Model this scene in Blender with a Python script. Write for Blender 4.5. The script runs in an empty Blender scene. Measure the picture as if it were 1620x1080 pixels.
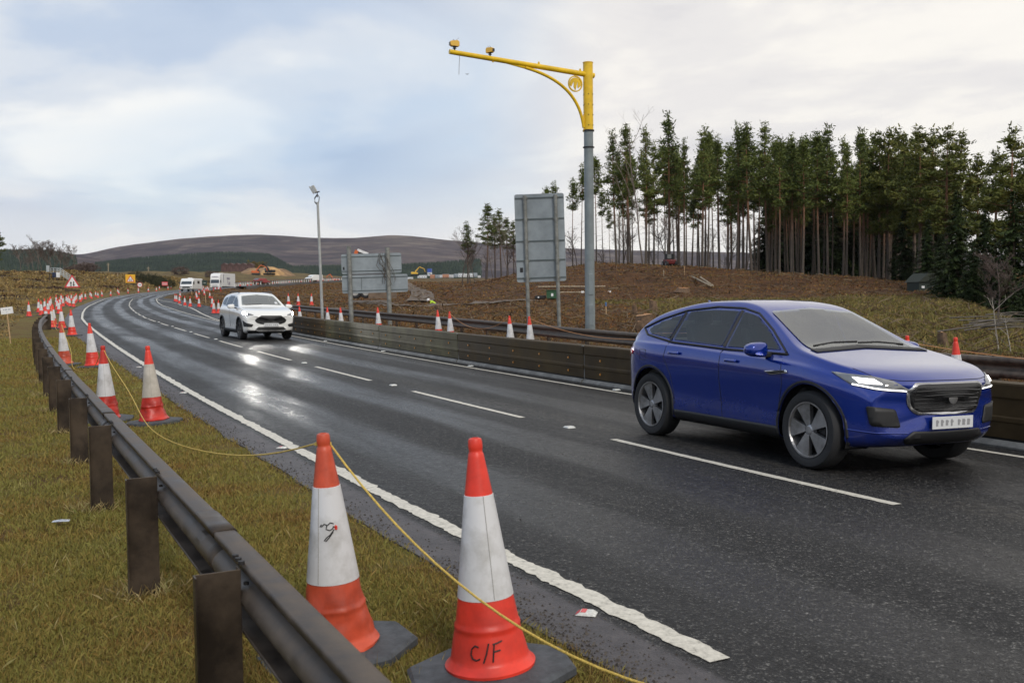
import bpy, bmesh, math, random
import numpy as np
from mathutils import Vector, Matrix, noise
from mathutils.bvhtree import BVHTree
from mathutils.geometry import delaunay_2d_cdt
R=math.radians
random.seed(7); rng=np.random.default_rng(7)
S=bpy.context.scene; COL=S.collection
# ---------------------------------------------------------------- camera
FPX=1575.0; ROLL=R(0.7); TILT=math.atan(72/FPX); EYE=1.6
cd=bpy.data.cameras.new('camera'); cam=bpy.data.objects.new('camera',cd); COL.objects.link(cam)
cd.sensor_width=36; cd.lens=36*FPX/1620; cd.clip_start=.05; cd.clip_end=20000
CR_,SR_,CTT,STT=math.cos(ROLL),math.sin(ROLL),math.cos(TILT),math.sin(TILT)
RT=Vector((CR_,-SR_*STT,-SR_*CTT)); UP=Vector((SR_,CR_*STT,CR_*CTT)); FW=Vector((0,CTT,-STT))
cam.matrix_world=Matrix(((RT.x,UP.x,-FW.x,0),(RT.y,UP.y,-FW.y,0),(RT.z,UP.z,-FW.z,EYE),(0,0,0,1)))
cd.dof.use_dof=True; cd.dof.focus_distance=12.5; cd.dof.aperture_fstop=6.3
S.camera=cam
# ---------------------------------------------------------------- world: daylight under broken cloud
SUN_EL,SUN_AZ=R(38),R(160)      # azimuth measured clockwise from +Y
W=bpy.data.worlds.new('World'); S.world=W; W.use_nodes=True
nt=W.node_tree; N=nt.nodes; Lk=nt.links; N.clear()
def nd(t,**k):
    n=N.new(t)
    for a,b in k.items(): setattr(n,a,b)
    return n
wo=nd('ShaderNodeOutputWorld'); bg=nd('ShaderNodeBackground'); bg.inputs[1].default_value=.10
sky=nd('ShaderNodeTexSky',sky_type='NISHITA',sun_disc=False,sun_elevation=SUN_EL,sun_rotation=SUN_AZ,altitude=300,air_density=1,dust_density=1.5)
tc=nd('ShaderNodeTexCoord'); sp=nd('ShaderNodeSeparateXYZ'); Lk.new(tc.outputs['Generated'],sp.inputs[0])
def mth(op,a,b=None):
    m=nd('ShaderNodeMath',operation=op)
    for i,v in enumerate((a,b)):
        if v is None: continue
        if isinstance(v,(int,float)): m.inputs[i].default_value=v
        else: Lk.new(v,m.inputs[i])
    return m.outputs[0]
den=mth('ADD',mth('MAXIMUM',sp.outputs[2],0),.16)
cx=mth('DIVIDE',sp.outputs[0],den); cy=mth('DIVIDE',sp.outputs[1],den)
cb=nd('ShaderNodeCombineXYZ'); Lk.new(cx,cb.inputs[0]); Lk.new(cy,cb.inputs[1])
def wnoise(scale,detail,rough,off,dist=0.3):
    mp=nd('ShaderNodeMapping'); mp.inputs[1].default_value=off; Lk.new(cb.outputs[0],mp.inputs[0])
    n=nd('ShaderNodeTexNoise'); n.inputs['Scale'].default_value=scale; n.inputs['Detail'].default_value=detail
    n.inputs['Roughness'].default_value=rough; n.inputs['Distortion'].default_value=dist; Lk.new(mp.outputs[0],n.inputs[0]); return n.outputs[0]
n1=wnoise(.75,6,.5,(3.1,1.2,0)); n2=wnoise(.42,5,.45,(8,2.3,0)); n3=wnoise(.9,7,.55,(1.5,7,2))
def ramp(src,stops,interp='EASE'):
    r=nd('ShaderNodeValToRGB'); r.color_ramp.interpolation=interp
    els=r.color_ramp.elements
    while len(els)<len(stops): els.new(.5)
    for e,(p,c) in zip(els,stops): e.position=p; e.color=(*c,1)
    Lk.new(src,r.inputs[0]); return r.outputs[0]
def mix(f,a,b,bt='MIX'):
    m=nd('ShaderNodeMix',data_type='RGBA',blend_type=bt)
    for i,v in ((0,f),(6,a),(7,b)):
        if isinstance(v,(int,float)): m.inputs[i].default_value=v
        elif isinstance(v,tuple): m.inputs[i].default_value=(*v,1)
        else: Lk.new(v,m.inputs[i])
    return m.outputs[2]
# cloud bodies: bluish grey undersides to warm white, creamier to the right and at the horizon
right=ramp(mth('ADD',mth('MULTIPLY',sp.outputs[0],1.1),.5),[(.30,(0,0,0)),(.62,(1,1,1))])
cool=ramp(n1,[(.42,(4.0,5.0,6.7)),(.50,(5.1,6.0,7.4)),(.56,(6.7,7.2,7.9)),(.65,(9.1,9.1,8.9))])
warm=ramp(n3,[(.36,(6.7,6.6,6.8)),(.46,(7.9,7.7,7.6)),(.55,(9.1,8.8,8.3)),(.68,(9.8,9.4,8.8))])
cloud=mix(right,cool,warm)
hor=ramp(mth('ABSOLUTE',sp.outputs[2]),[(.0,(1,1,1)),(.05,(.8,.8,.8)),(.14,(0,0,0))])
cloud=mix(mth('MULTIPLY',hor,.75),cloud,(9.3,9.0,8.5))
clear=mix(1.0,sky.outputs[0],(1.0,1.0,1.0),'MULTIPLY')
gapm=ramp(n2,[(.47,(1,1,1)),(.66,(.35,.35,.35))])
fin=mix(mth('MAXIMUM',gapm,right),mix(.55,clear,(5.9,7.4,9.2)),cloud)
Lk.new(fin,bg.inputs[0]); Lk.new(bg.outputs[0],wo.inputs[0])
sl=bpy.data.lights.new('sun','SUN'); sl.energy=1.5; sl.angle=R(14); sl.color=(1,.95,.88)
so=bpy.data.objects.new('sun',sl); COL.objects.link(so)
sd=Vector((math.sin(SUN_AZ)*math.cos(SUN_EL),math.cos(SUN_AZ)*math.cos(SUN_EL),math.sin(SUN_EL)))
so.rotation_euler=sd.to_track_quat('Z','Y').to_euler()
S.view_settings.view_transform='Standard'; S.view_settings.look='None'; S.view_settings.exposure=.12; S.view_settings.gamma=1
# ---------------------------------------------------------------- materials
MATS={}
def mat(name,col,rough=.6,metal=0,var=.0,scale=8,col2=None,bump=0,bscale=None,spec=None,coat=0,emit=None,estr=0,obj=True,detail=5,pos=(.35,.65),rvar=0):
    if name in MATS: return MATS[name]
    m=bpy.data.materials.new(name); m.use_nodes=True; t=m.node_tree; b=t.nodes['Principled BSDF']
    b.inputs['Base Color'].default_value=(*col,1); b.inputs['Roughness'].default_value=rough; b.inputs['Metallic'].default_value=metal
    if spec is not None: b.inputs['Specular IOR Level'].default_value=spec
    if coat: b.inputs['Coat Weight'].default_value=coat; b.inputs['Coat Roughness'].default_value=.04
    if emit: b.inputs['Emission Color'].default_value=(*emit,1); b.inputs['Emission Strength'].default_value=estr
    co=t.nodes.new('ShaderNodeTexCoord')
    def nz(sc,dt):
        n=t.nodes.new('ShaderNodeTexNoise'); n.inputs['Scale'].default_value=sc; n.inputs['Detail'].default_value=dt; n.inputs['Roughness'].default_value=.62
        t.links.new(co.outputs['Object'],n.inputs['Vector']); return n
    if var or col2:
        n=nz(scale,detail); r=t.nodes.new('ShaderNodeValToRGB'); r.color_ramp.elements[0].position=pos[0]; r.color_ramp.elements[1].position=pos[1]
        a=col2 if col2 else tuple(c*(1-var) for c in col); bb=col if col2 else tuple(min(1,c*(1+var)) for c in col)
        r.color_ramp.elements[0].color=(*a,1); r.color_ramp.elements[1].color=(*bb,1)
        t.links.new(n.outputs[0],r.inputs[0]); t.links.new(r.outputs[0],b.inputs['Base Color'])
        if rvar:
            mr=t.nodes.new('ShaderNodeMapRange'); mr.inputs[1].default_value=.3; mr.inputs[2].default_value=.7; mr.inputs[3].default_value=max(0,rough-rvar); mr.inputs[4].default_value=min(1,rough+rvar)
            t.links.new(n.outputs[0],mr.inputs[0]); t.links.new(mr.outputs[0],b.inputs['Roughness'])
    if bump:
        n=nz(bscale or scale*3,6); bp=t.nodes.new('ShaderNodeBump'); bp.inputs['Strength'].default_value=bump; bp.inputs['Distance'].default_value=.01
        t.links.new(n.outputs[0],bp.inputs['Height']); t.links.new(bp.outputs[0],b.inputs['Normal'])
    MATS[name]=m; return m
def foliage(name,stops,rough=.75,scale=.9,rw=.42):
    """leaf / blade material: colour by a per-face random attribute plus broad clumps"""
    m=bpy.data.materials.new(name); m.use_nodes=True; t=m.node_tree; b=t.nodes['Principled BSDF']; b.inputs['Roughness'].default_value=rough
    b.inputs['Specular IOR Level'].default_value=.25
    at=t.nodes.new('ShaderNodeAttribute'); at.attribute_name='rnd'
    co=t.nodes.new('ShaderNodeTexCoord'); n=t.nodes.new('ShaderNodeTexNoise'); n.inputs['Scale'].default_value=scale; n.inputs['Detail'].default_value=4
    t.links.new(co.outputs['Object'],n.inputs['Vector'])
    oi=t.nodes.new('ShaderNodeObjectInfo')
    a1=t.nodes.new('ShaderNodeMath'); a1.operation='MULTIPLY_ADD'; a1.inputs[1].default_value=rw; t.links.new(at.outputs['Fac'],a1.inputs[0])
    a2=t.nodes.new('ShaderNodeMath'); a2.operation='MULTIPLY_ADD'; a2.inputs[1].default_value=.75; a2.inputs[2].default_value=-.16; t.links.new(n.outputs[0],a2.inputs[0]); 
    a3=t.nodes.new('ShaderNodeMath'); a3.operation='MULTIPLY_ADD'; a3.inputs[1].default_value=.18; t.links.new(oi.outputs['Random'],a3.inputs[0]); t.links.new(a2.outputs[0],a3.inputs[2])
    t.links.new(a3.outputs[0],a1.inputs[2])
    r=t.nodes.new('ShaderNodeValToRGB'); e=r.color_ramp.elements
    while len(e)<len(stops): e.new(.5)
    for x,(p,c) in zip(e,stops): x.position=p; x.color=(*c,1)
    t.links.new(a1.outputs[0],r.inputs[0]); t.links.new(r.outputs[0],b.inputs['Base Color'])
    MATS[name]=m; return m
# ---------------------------------------------------------------- mesh builder
class MB:
    def __init__(s): s.v=[]; s.f=[]; s.m=[]; s.cur=0
    def add(s,vs,fs,mi=None):
        o=len(s.v); s.v+= [tuple(v) for v in vs]; s.f+=[tuple(i+o for i in f) for f in fs]; s.m+=[s.cur if mi is None else mi]*len(fs); return s
    def box(s,c,d,rz=0,mi=None,rx=0,ry=0):
        M=Matrix.Translation(c)@Matrix.Rotation(rz,4,'Z')@Matrix.Rotation(ry,4,'Y')@Matrix.Rotation(rx,4,'X')
        x,y,z=[q/2 for q in d]
        vs=[M@Vector(p) for p in ((-x,-y,-z),(x,-y,-z),(x,y,-z),(-x,y,-z),(-x,-y,z),(x,-y,z),(x,y,z),(-x,y,z))]
        return s.add(vs,[(0,3,2,1),(4,5,6,7),(0,1,5,4),(1,2,6,5),(2,3,7,6),(3,0,4,7)],mi)
    def tube(s,pts,r,n=8,mi=None,cap=True):
        pts=[Vector(p) for p in pts]; rs=r if isinstance(r,(list,tuple)) else [r]*len(pts)
        vs=[];fs=[]; ref=Vector((0,0,1))
        for i,p in enumerate(pts):
            d=(pts[min(i+1,len(pts)-1)]-pts[max(i-1,0)]).normalized()
            rf=ref if abs(d.dot(ref))<.95 else Vector((1,0,0))
            a=d.cross(rf).normalized(); b=d.cross(a)
            for k in range(n):
                t=2*math.pi*k/n; vs.append(p+rs[i]*(a*math.cos(t)+b*math.sin(t)))
        for i in range(len(pts)-1):
            for k in range(n):
                q=(k+1)%n; fs.append((i*n+k,i*n+q,(i+1)*n+q,(i+1)*n+k))
        if cap: fs+= [tuple(range(n)),tuple(range((len(pts)-1)*n,len(pts)*n))[::-1]]
        return s.add(vs,fs,mi)
    def lathe(s,prof,n=24,axis='Z',c=(0,0,0),mi=None,fn=None):
        vs=[];fs=[]
        for (r,h) in prof:
            for k in range(n):
                t=2*math.pi*k/n; a,b=r*math.cos(t),r*math.sin(t)
                p={'Z':(a,b,h),'Y':(a,h,b),'X':(h,a,b)}[axis]
                if fn: p=fn(p,t)
                vs.append((p[0]+c[0],p[1]+c[1],p[2]+c[2]))
        for i in range(len(prof)-1):
            for k in range(n):
                q=(k+1)%n; f=(i*n+k,i*n+q,(i+1)*n+q,(i+1)*n+k); fs.append(f if axis!='Y' else f[::-1])
        return s.add(vs,fs,mi)
    def prism(s,poly,d0,d1,plane='XZ',mi=None,M=None):
        n=len(poly); f3={'XZ':lambda a,b,d:(a,d,b),'XY':lambda a,b,d:(a,b,d),'YZ':lambda a,b,d:(d,a,b)}[plane]
        vs=[f3(a,b,d0) for a,b in poly]+[f3(a,b,d1) for a,b in poly]
        if M is not None: vs=[M@Vector(v) for v in vs]
        fs=[tuple(range(n))[::-1],tuple(range(n,2*n))]+[(i,(i+1)%n,n+(i+1)%n,n+i) for i in range(n)]
        return s.add(vs,fs,mi)
    def build(s,name,mats,parent=None,smooth=False,loc=None,bevel=0):
        me=bpy.data.meshes.new(name); me.from_pydata(s.v,[],s.f)
        mats=mats if isinstance(mats,(list,tuple)) else [mats]
        for m in mats: me.materials.append(m)
        if any(s.m): me.polygons.foreach_set('material_index',s.m)
        bm=bmesh.new(); bm.from_mesh(me); bmesh.ops.recalc_face_normals(bm,faces=bm.faces); bm.to_mesh(me); bm.free()
        if smooth:
            me.polygons.foreach_set('use_smooth',[True]*len(me.polygons)); me.set_sharp_from_angle(angle=R(38))
        o=bpy.data.objects.new(name,me); COL.objects.link(o)
        if parent: o.parent=parent
        if loc: o.location=loc
        if bevel:
            b=o.modifiers.new('bevel','BEVEL'); b.width=bevel; b.segments=2; b.limit_method='ANGLE'
        return o
def tag(o,label=None,cat=None,group=None,kind=None):
    if label: o['label']=label
    if cat: o['category']=cat
    if group: o['group']=group
    if kind: o['kind']=kind
    return o
def empty(name,loc,rz=0,label=None,cat=None,group=None,tilt=(0,0)):
    o=bpy.data.objects.new(name,None); COL.objects.link(o); o.location=loc; o.rotation_euler=(tilt[0],tilt[1],rz); o.empty_display_size=.2
    return tag(o,label,cat,group)
def copy_tree(o,parent=None):
    c=o.copy(); COL.objects.link(c); c.parent=parent
    for ch in list(KIDS(o)): copy_tree(ch,c)
    return c
def KIDS(o): return [x for x in COL.objects if x.parent==o]
def smooth01(a,b,x):
    t=min(1,max(0,(x-a)/(b-a))); return t*t*(3-2*t)
# ---------------------------------------------------------------- the lie of the land
_T=[(-400,0),(12,0),(25,.13),(35,.25),(50,.48),(65,.68),(100,1.15),(158,2.1),(218,3.6),(316,6.2),(500,10.6),(620,12.6),(700,12),(900,2),(2000,-10)]
_ys=np.arange(-400,2001.0); _zs=np.interp(_ys,*zip(*_T)); _k=np.ones(9)/9
_zs=np.convolve(np.pad(_zs,4,mode='edge'),_k,mode='valid')
def base(y): 
    y=min(max(y,-399),1999); i=int(y+400); f=y+400-i; return float(_zs[i]*(1-f)+_zs[min(i+1,2400)]*f)
_L=[(6.8,-6),(4.6,-2),(2.55,1.3),(1.55,3.0),(.87,4.29),(.37,5.18),(-.08,6.07),(-.77,7.41),(-1.62,9.1),(-2.83,11.55),(-4.09,14.03),(-5.57,16.97),(-8.45,22.84),(-11.77,29.7),(-16.11,38.8),(-20.6,48.3),(-24.86,57.6),(-30.4,70.6),(-35.3,82.4),(-42.2,99.5),(-49.7,119.2),(-58,142),(-65.5,166.5),(-71,190),(-75,218),(-77,250),(-77,320),(-77,700)]
_ly=np.arange(-60,701,.5); _lx=np.interp(_ly,[p[1] for p in _L],[p[0] for p in _L]); 
_lx[_ly<-6]=6.8+(-6-_ly[_ly<-6])*.55
_k=np.hanning(15); _k/=_k.sum(); _lx=np.convolve(np.pad(_lx,7,mode='reflect',reflect_type='odd'),_k,mode='valid')
def LX(y):
    y=min(max(y,-59),699); f=(y+60)*2; i=int(f); f-=i; j=min(i+1,len(_lx)-1); return float(_lx[i]*(1-f)+_lx[j]*f)
def LD(y):
    d=Vector((LX(y+.8)-LX(y-.8),1.6)); return d.normalized()
def sof(x,y): return (x-LX(y))*LD(y).y
def PT(s,y):
    """point at offset s from the left edge line, at the line's station y"""
    d=LD(y); return Vector((LX(y)+s*d.y, y-s*d.x))
def edge_x(y): return float(np.interp(y,[-60,0,22,39,60,90,135,200],[48,22,12,18.5,27,39,60,90]))
_MX=[-60,-25,-10,0,12,21,40,53,62,75,100]; _MZ=[0,-.3,.5,2.5,4.0,3.6,2.0,.9,.2,0,0]
def soft(x,y,noisy=True):
    s=sof(x,y); z=base(y)
    # cross-fall of the bend
    z+= -.025*min(max(s,0),8)*(1-smooth01(9,12,s))*(1-smooth01(60,140,y))
    if y>40 and s<-2.5:
        z+=min(4.6,.09*(-s-2.5))*smooth01(42,115,y)
    if y>60 and x>-80:
        z+=float(np.interp(x,_MX,_MZ))*smooth01(84,131,y)*(1-smooth01(165,230,y))
    if 78<y<92: z-=.85*math.exp(-(((x+6.55)/1.5)**2+((y-85)/1.6)**2)**2)
    e=edge_x(y)
    if x>e: z-=3.2*smooth01(0,9,x-e)*(1-smooth01(140,220,y))
    if noisy:
        a=0
        if s<-1.2: a=smooth01(1.2,4,-s)*(.05+.5*smooth01(45,120,y))
        elif s>8.6: a=smooth01(11,14,s)*(.10+.35*smooth01(30,110,y))
        if a>0:
            q=Vector((x*.12,y*.12,0)); z+=a*(noise.noise(q)*1.0+.5*noise.noise(q*2.7)+.28*noise.noise(q*7.1))
            if y<60: z+=min(a*4,1)*.02*noise.noise(Vector((x*1.7,y*1.7,3)))
    return z
def road_right(y): return 7.55+ (0 if y<45 else 3.2*smooth01(45,75,y)*(1-smooth01(125,150,y)))
def LEFT_E(y): return -.47-.45*smooth01(18,42,y)
def ground(x,y):
    z=soft(x,y); s=sof(x,y); rr=road_right(y)
    if y<340 and y>-40 and s>LEFT_E(y) and s<rr:
        d=min(s-LEFT_E(y),rr-s); z-=.14*smooth01(0,.6,d)
    return z
def roadz(x,y): return soft(x,y,False)+.012
def at(px,py,off=0,lo=2,hi=700):
    """where the line of sight of a pixel of the photograph meets the land"""
    u=px-810; v=-(py-540); u2=CR_*u+SR_*v; v2=-SR_*u+CR_*v
    r=Vector((u2,FPX*CTT+v2*STT,-FPX*STT+v2*CTT))/FPX; t=lo
    while t<hi:
        p=r*t
        if EYE+p.z<=soft(p.x,p.y)+off: break
        t+=max(.01,t*.002)
    return Vector((p.x,p.y,EYE+p.z-off))
def W3(px,py,y):
    """point at depth y on a pixel's line of sight (used only to read real positions off the photograph)"""
    u=px-810; v=-(py-540); u2=CR_*u+SR_*v; v2=-SR_*u+CR_*v
    t=y/(FPX*CTT+v2*STT); return Vector((u2*t,y,EYE+(-FPX*STT+v2*CTT)*t))
# ================================================================ SETTING
def nodes(m): return m.node_tree.nodes,m.node_tree.links
def newmat(name):
    m=bpy.data.materials.new(name); m.use_nodes=True; MATS[name]=m; return m,m.node_tree.nodes,m.node_tree.links,m.node_tree.nodes['Principled BSDF']
class G:
    """tiny node helper"""
    def __init__(s,m): s.n=m.node_tree.nodes; s.l=m.node_tree.links
    def set(s,i,v):
        if isinstance(v,(int,float)): i.default_value=v
        elif isinstance(v,tuple): i.default_value=(*v,1) if len(v)==3 and i.type=='RGBA' else v
        else: s.l.new(v,i)
    def noise(s,vec,scale,detail=5,rough=.6,dist=0):
        n=s.n.new('ShaderNodeTexNoise'); n.inputs['Scale'].default_value=scale; n.inputs['Detail'].default_value=detail; n.inputs['Roughness'].default_value=rough; n.inputs['Distortion'].default_value=dist
        s.l.new(vec,n.inputs['Vector']); return n.outputs[0]
    def mapv(s,vec,sc):
        n=s.n.new('ShaderNodeMapping'); n.inputs[3].default_value=sc; s.l.new(vec,n.inputs[0]); return n.outputs[0]
    def math(s,op,a,b=0,c=0):
        n=s.n.new('ShaderNodeMath'); n.operation=op; s.set(n.inputs[0],a); s.set(n.inputs[1],b); s.set(n.inputs[2],c); return n.outputs[0]
    def rng(s,v,a,b,c=0,d=1):
        n=s.n.new('ShaderNodeMapRange'); n.interpolation_type='SMOOTHSTEP'; s.set(n.inputs[0],v)
        for i,x in zip((1,2,3,4),(a,b,c,d)): s.set(n.inputs[i],x)
        return n.outputs[0]
    def ramp(s,v,stops):
        r=s.n.new('ShaderNodeValToRGB'); e=r.color_ramp.elements
        while len(e)<len(stops): e.new(.5)
        for x,(p,c) in zip(e,stops): x.position=p; x.color=(*c,1)
        s.l.new(v,r.inputs[0]); return r.outputs[0]
    def mix(s,f,a,b,bt='MIX'):
        n=s.n.new('ShaderNodeMix'); n.data_type='RGBA'; n.blend_type=bt; s.set(n.inputs[0],f); s.set(n.inputs[6],a); s.set(n.inputs[7],b); return n.outputs[2]
    def bump(s,h,st,dist,nrm=None):
        n=s.n.new('ShaderNodeBump'); n.inputs['Strength'].default_value=st; n.inputs['Distance'].default_value=dist; s.l.new(h,n.inputs['Height'])
        if nrm is not None: s.l.new(nrm,n.inputs['Normal'])
        return n.outputs[0]
    def tc(s,o='Object'):
        n=s.n.new('ShaderNodeTexCoord'); return n.outputs[o]
    def attr(s,name,o='Fac'):
        n=s.n.new('ShaderNodeAttribute'); n.attribute_name=name; return n.outputs[o]
    def sep(s,v):
        n=s.n.new('ShaderNodeSeparateXYZ'); s.l.new(v,n.inputs[0]); return n.outputs
# ---- terrain material
m,_n,_l,b=newmat('moorland'); g=G(m); o=g.tc(); zone=g.n.new('ShaderNodeAttribute'); zone.attribute_name='zone'; zs=g.sep(zone.outputs['Vector'])
lawn=g.ramp(g.noise(o,1.1,8,.7),[(.30,(.06,.032,.012)),(.44,(.14,.085,.024)),(.55,(.15,.118,.028)),(.72,(.125,.125,.028))])
moor=g.ramp(g.noise(g.mapv(o,(.22,.5,.5)),1.0,9,.72,.6),[(.32,(.028,.016,.009)),(.43,(.075,.045,.018)),(.52,(.12,.088,.028)),(.62,(.20,.145,.052)),(.75,(.11,.085,.025))])
dirt=g.ramp(g.noise(g.mapv(o,(.35,.8,.8)),1.3,10,.75,.4),[(.30,(.014,.008,.005)),(.45,(.055,.026,.012)),(.56,(.105,.047,.017)),(.68,(.085,.062,.022)),(.8,(.16,.10,.045))])
col=g.mix(zs[0],moor,lawn); col=g.mix(zs[1],col,dirt)
_l.new(col,b.inputs['Base Color']); b.inputs['Roughness'].default_value=.85; b.inputs['Specular IOR Level'].default_value=.2
hh=g.math('ADD',g.noise(o,3.2,8,.7),g.math('MULTIPLY',g.noise(o,24,5,.7),.35))
_l.new(g.bump(hh,.9,.12),b.inputs['Normal'])
# ---- terrain mesh: one sheet of rings round the viewpoint out to the plateau edge
angs=list(np.arange(-62,62.01,.42)); angs=[a for a in np.arange(-180,-62,6)]+angs+[a for a in np.arange(66,180,6)]
rs=[.0]; r=.5
while r<900: rs.append(r); r*=1.0175 if r>2 else 1.15
vs=[(0,0,ground(0,0))]; zn=[(1,0,0)]
def zonef(x,y):
    s=sof(x,y); w=noise.noise(Vector((x*.25,y*.25,9)))*1.5
    la=1-smooth01(11,15,-s+w) if s<0 else 0
    if s<0: la*=1-smooth01(46,70,y)*smooth01(2.5,4.5,-s)
    di=0
    if s>8:
        di=1-.0*w
        e=edge_x(y)
        # grassy bank to the right, in front of the spruces
        gb=smooth01(16,19,s+w)*smooth01(6.5,9,x)*(1-smooth01(66,84,y+w*4-.25*max(0,x-26)))
        di*=1-gb*.95; la=max(la,gb*(.55+.3*w/1.5))
        gs=smooth01(4,9,x)*smooth01(76,80,y+w)*(1-smooth01(86,91,y+w)); di*=1-gs*.85; la=max(la,gs*.35)
        if y>300: di*=1-smooth01(300,330,y)*.55
    if x<-16 and y>60 and s>8: di*=.75+.3*w
    return (max(0,min(1,la)),max(0,min(1,di)),0)
na=len(angs); fs=[]
for r in rs[1:]:
    for a in angs:
        x=r*math.sin(R(a)); y=r*math.cos(R(a)); vs.append((x,y,ground(x,y))); zn.append(zonef(x,y))
for k in range(na): fs.append((0,1+(k+1)%na,1+k))
for i in range(len(rs)-2):
    for k in range(na):
        q=(k+1)%na; fs.append((1+i*na+k,1+i*na+q,1+(i+1)*na+q,1+(i+1)*na+k))
me=bpy.data.meshes.new('ground'); me.from_pydata(vs,[],fs); me.materials.append(m)
at_=me.attributes.new('zone','FLOAT_VECTOR','POINT'); at_.data.foreach_set('vector',np.array(zn,dtype=np.float32).ravel())
me.polygons.foreach_set('use_smooth',[True]*len(me.polygons)); 
go=bpy.data.objects.new('ground',me); COL.objects.link(go); tag(go,kind='structure')
# ---- ribbon helper: strip between offsets s0(y), s1(y) from the edge line
def ribbon(name,ys,s0,s1,mat_,dz=0.0,nx=1,skirt=0,attr=True,zf=None,kind='structure'):
    vs=[];uv=[];fs=[]; along=0; last=None; s0=s0 if callable(s0) else (lambda y,q=s0:q); s1=s1 if callable(s1) else (lambda y,q=s1:q)
    w=nx+1+(2 if skirt else 0)
    for y in ys:
        p0=PT(0,y); along+= (p0-last).length if last else 0; last=p0
        ss=[s0(y)+(s1(y)-s0(y))*k/nx for k in range(nx+1)]; row=[]
        for q in ss:
            p=PT(q,y); z=(roadz(p.x,p.y) if zf is None else zf(p.x,p.y))+dz; row.append((p.x,p.y,z,q))
        if skirt: row=[(row[0][0],row[0][1],row[0][2]-skirt,row[0][3])]+row+[(row[-1][0],row[-1][1],row[-1][2]-skirt,row[-1][3])]
        for x,yy,z,q in row: vs.append((x,yy,z)); uv.append((q,along,0))
    for i in range(len(ys)-1):
        for k in range(w-1): fs.append((i*w+k,i*w+k+1,(i+1)*w+k+1,(i+1)*w+k))
    me=bpy.data.meshes.new(name); me.from_pydata(vs,[],fs); me.materials.append(mat_)
    a=me.attributes.new('suv','FLOAT_VECTOR','POINT'); a.data.foreach_set('vector',np.array(uv,dtype=np.float32).ravel())
    o=bpy.data.objects.new(name,me); COL.objects.link(o); tag(o,kind=kind); return o
# ---- wet asphalt
m,_n,_l,b=newmat('wet_asphalt'); g=G(m); o=g.tc(); suv=g.attr('suv','Vector'); ss=g.sep(suv)
agg=g.math('ADD',g.math('MULTIPLY',g.noise(o,72,2,.7),.55),g.math('MULTIPLY',g.noise(o,27,3,.8),.45)); mid=g.noise(o,13,5,.65); big=g.noise(g.mapv(suv,(.9,.16,1)),1.0,6,.6,.4)
colr=g.ramp(agg,[(.37,(.002,.002,.002)),(.48,(.008,.008,.009)),(.56,(.026,.025,.025)),(.66,(.27,.26,.24))])
colr=g.mix(g.rng(big,.35,.7,0,.35),colr,(.018,.017,.016))
crack=g.rng(g.math('ABSOLUTE',g.math('SUBTRACT',g.noise(g.mapv(suv,(1.3,.35,1)),2.2,8,.75),.5)),.0,.006,1,0)
colr=g.mix(g.math('MULTIPLY',crack,g.rng(g.noise(o,.5,2),.5,.62,0,.7)),colr,(.006,.006,.006))
patch=g.rng(g.noise(g.mapv(suv,(1.1,.5,1)),1.5,7,.8),.60,.70); colr=g.mix(g.math('MULTIPLY',patch,.35),colr,(.11,.105,.095))
# worn centre joint with brown and pale chippings
joint=g.math('MULTIPLY',g.rng(g.math('ABSOLUTE',g.math('SUBTRACT',ss[0],4.0)),.06,.42,1,0),g.rng(mid,.42,.62))
colr=g.mix(g.math('MULTIPLY',joint,.55),colr,g.ramp(agg,[(.40,(.03,.026,.022)),(.6,(.10,.09,.075)),(.68,(.26,.25,.23))]))
# the paved strip outside the edge line is smoother, paler, purplish grey
lay=g.rng(ss[0],-.17,-.10,1,0)
lcol=g.ramp(g.math('ADD',g.math('MULTIPLY',g.noise(o,4,6,.7),.6),g.math('MULTIPLY',agg,.4)),[(.36,(.055,.05,.052)),(.5,(.082,.076,.080)),(.66,(.12,.108,.108))])
colr=g.mix(lay,colr,lcol)
chip=g.rng(g.noise(o,140,2,.5),.70,.74); colr=g.mix(g.math('MULTIPLY',chip,.5),colr,(.30,.29,.27))
_l.new(colr,b.inputs['Base Color'])
def band(c,w): return g.rng(g.math('ABSOLUTE',g.math('SUBTRACT',ss[0],c)),w*.35,w,1,0)
tracks=g.math('MAXIMUM',g.math('MAXIMUM',band(.95,.55),band(2.6,.55)),g.math('MAXIMUM',band(4.9,.5),band(6.35,.5)))
wet=g.math('ADD',g.math('MULTIPLY',tracks,.16),g.math('MULTIPLY',big,.55)); wet=g.math('ADD',wet,g.math('MULTIPLY',mid,.25))
ro=g.rng(wet,.28,.72,.66,.20); ro=g.math('MAXIMUM',ro,g.math('MULTIPLY',lay,.55)); _l.new(ro,b.inputs['Roughness'])
b.inputs['Specular IOR Level'].default_value=.24
n0=g.bump(agg,1.0,.016); n1_=g.bump(g.noise(o,9,4,.7),.3,.012,n0); _l.new(n1_,b.inputs['Normal'])
RY=list(np.arange(-30,4,.5))+list(np.arange(4,40,.4))+list(np.arange(40,330,1.0))
ribbon('road',RY,lambda y:LEFT_E(y)+.06*noise.noise(Vector((y*.9,0,0)))+.05*noise.noise(Vector((y*4.1,3,0))),road_right,m,0,20,.25)
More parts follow.
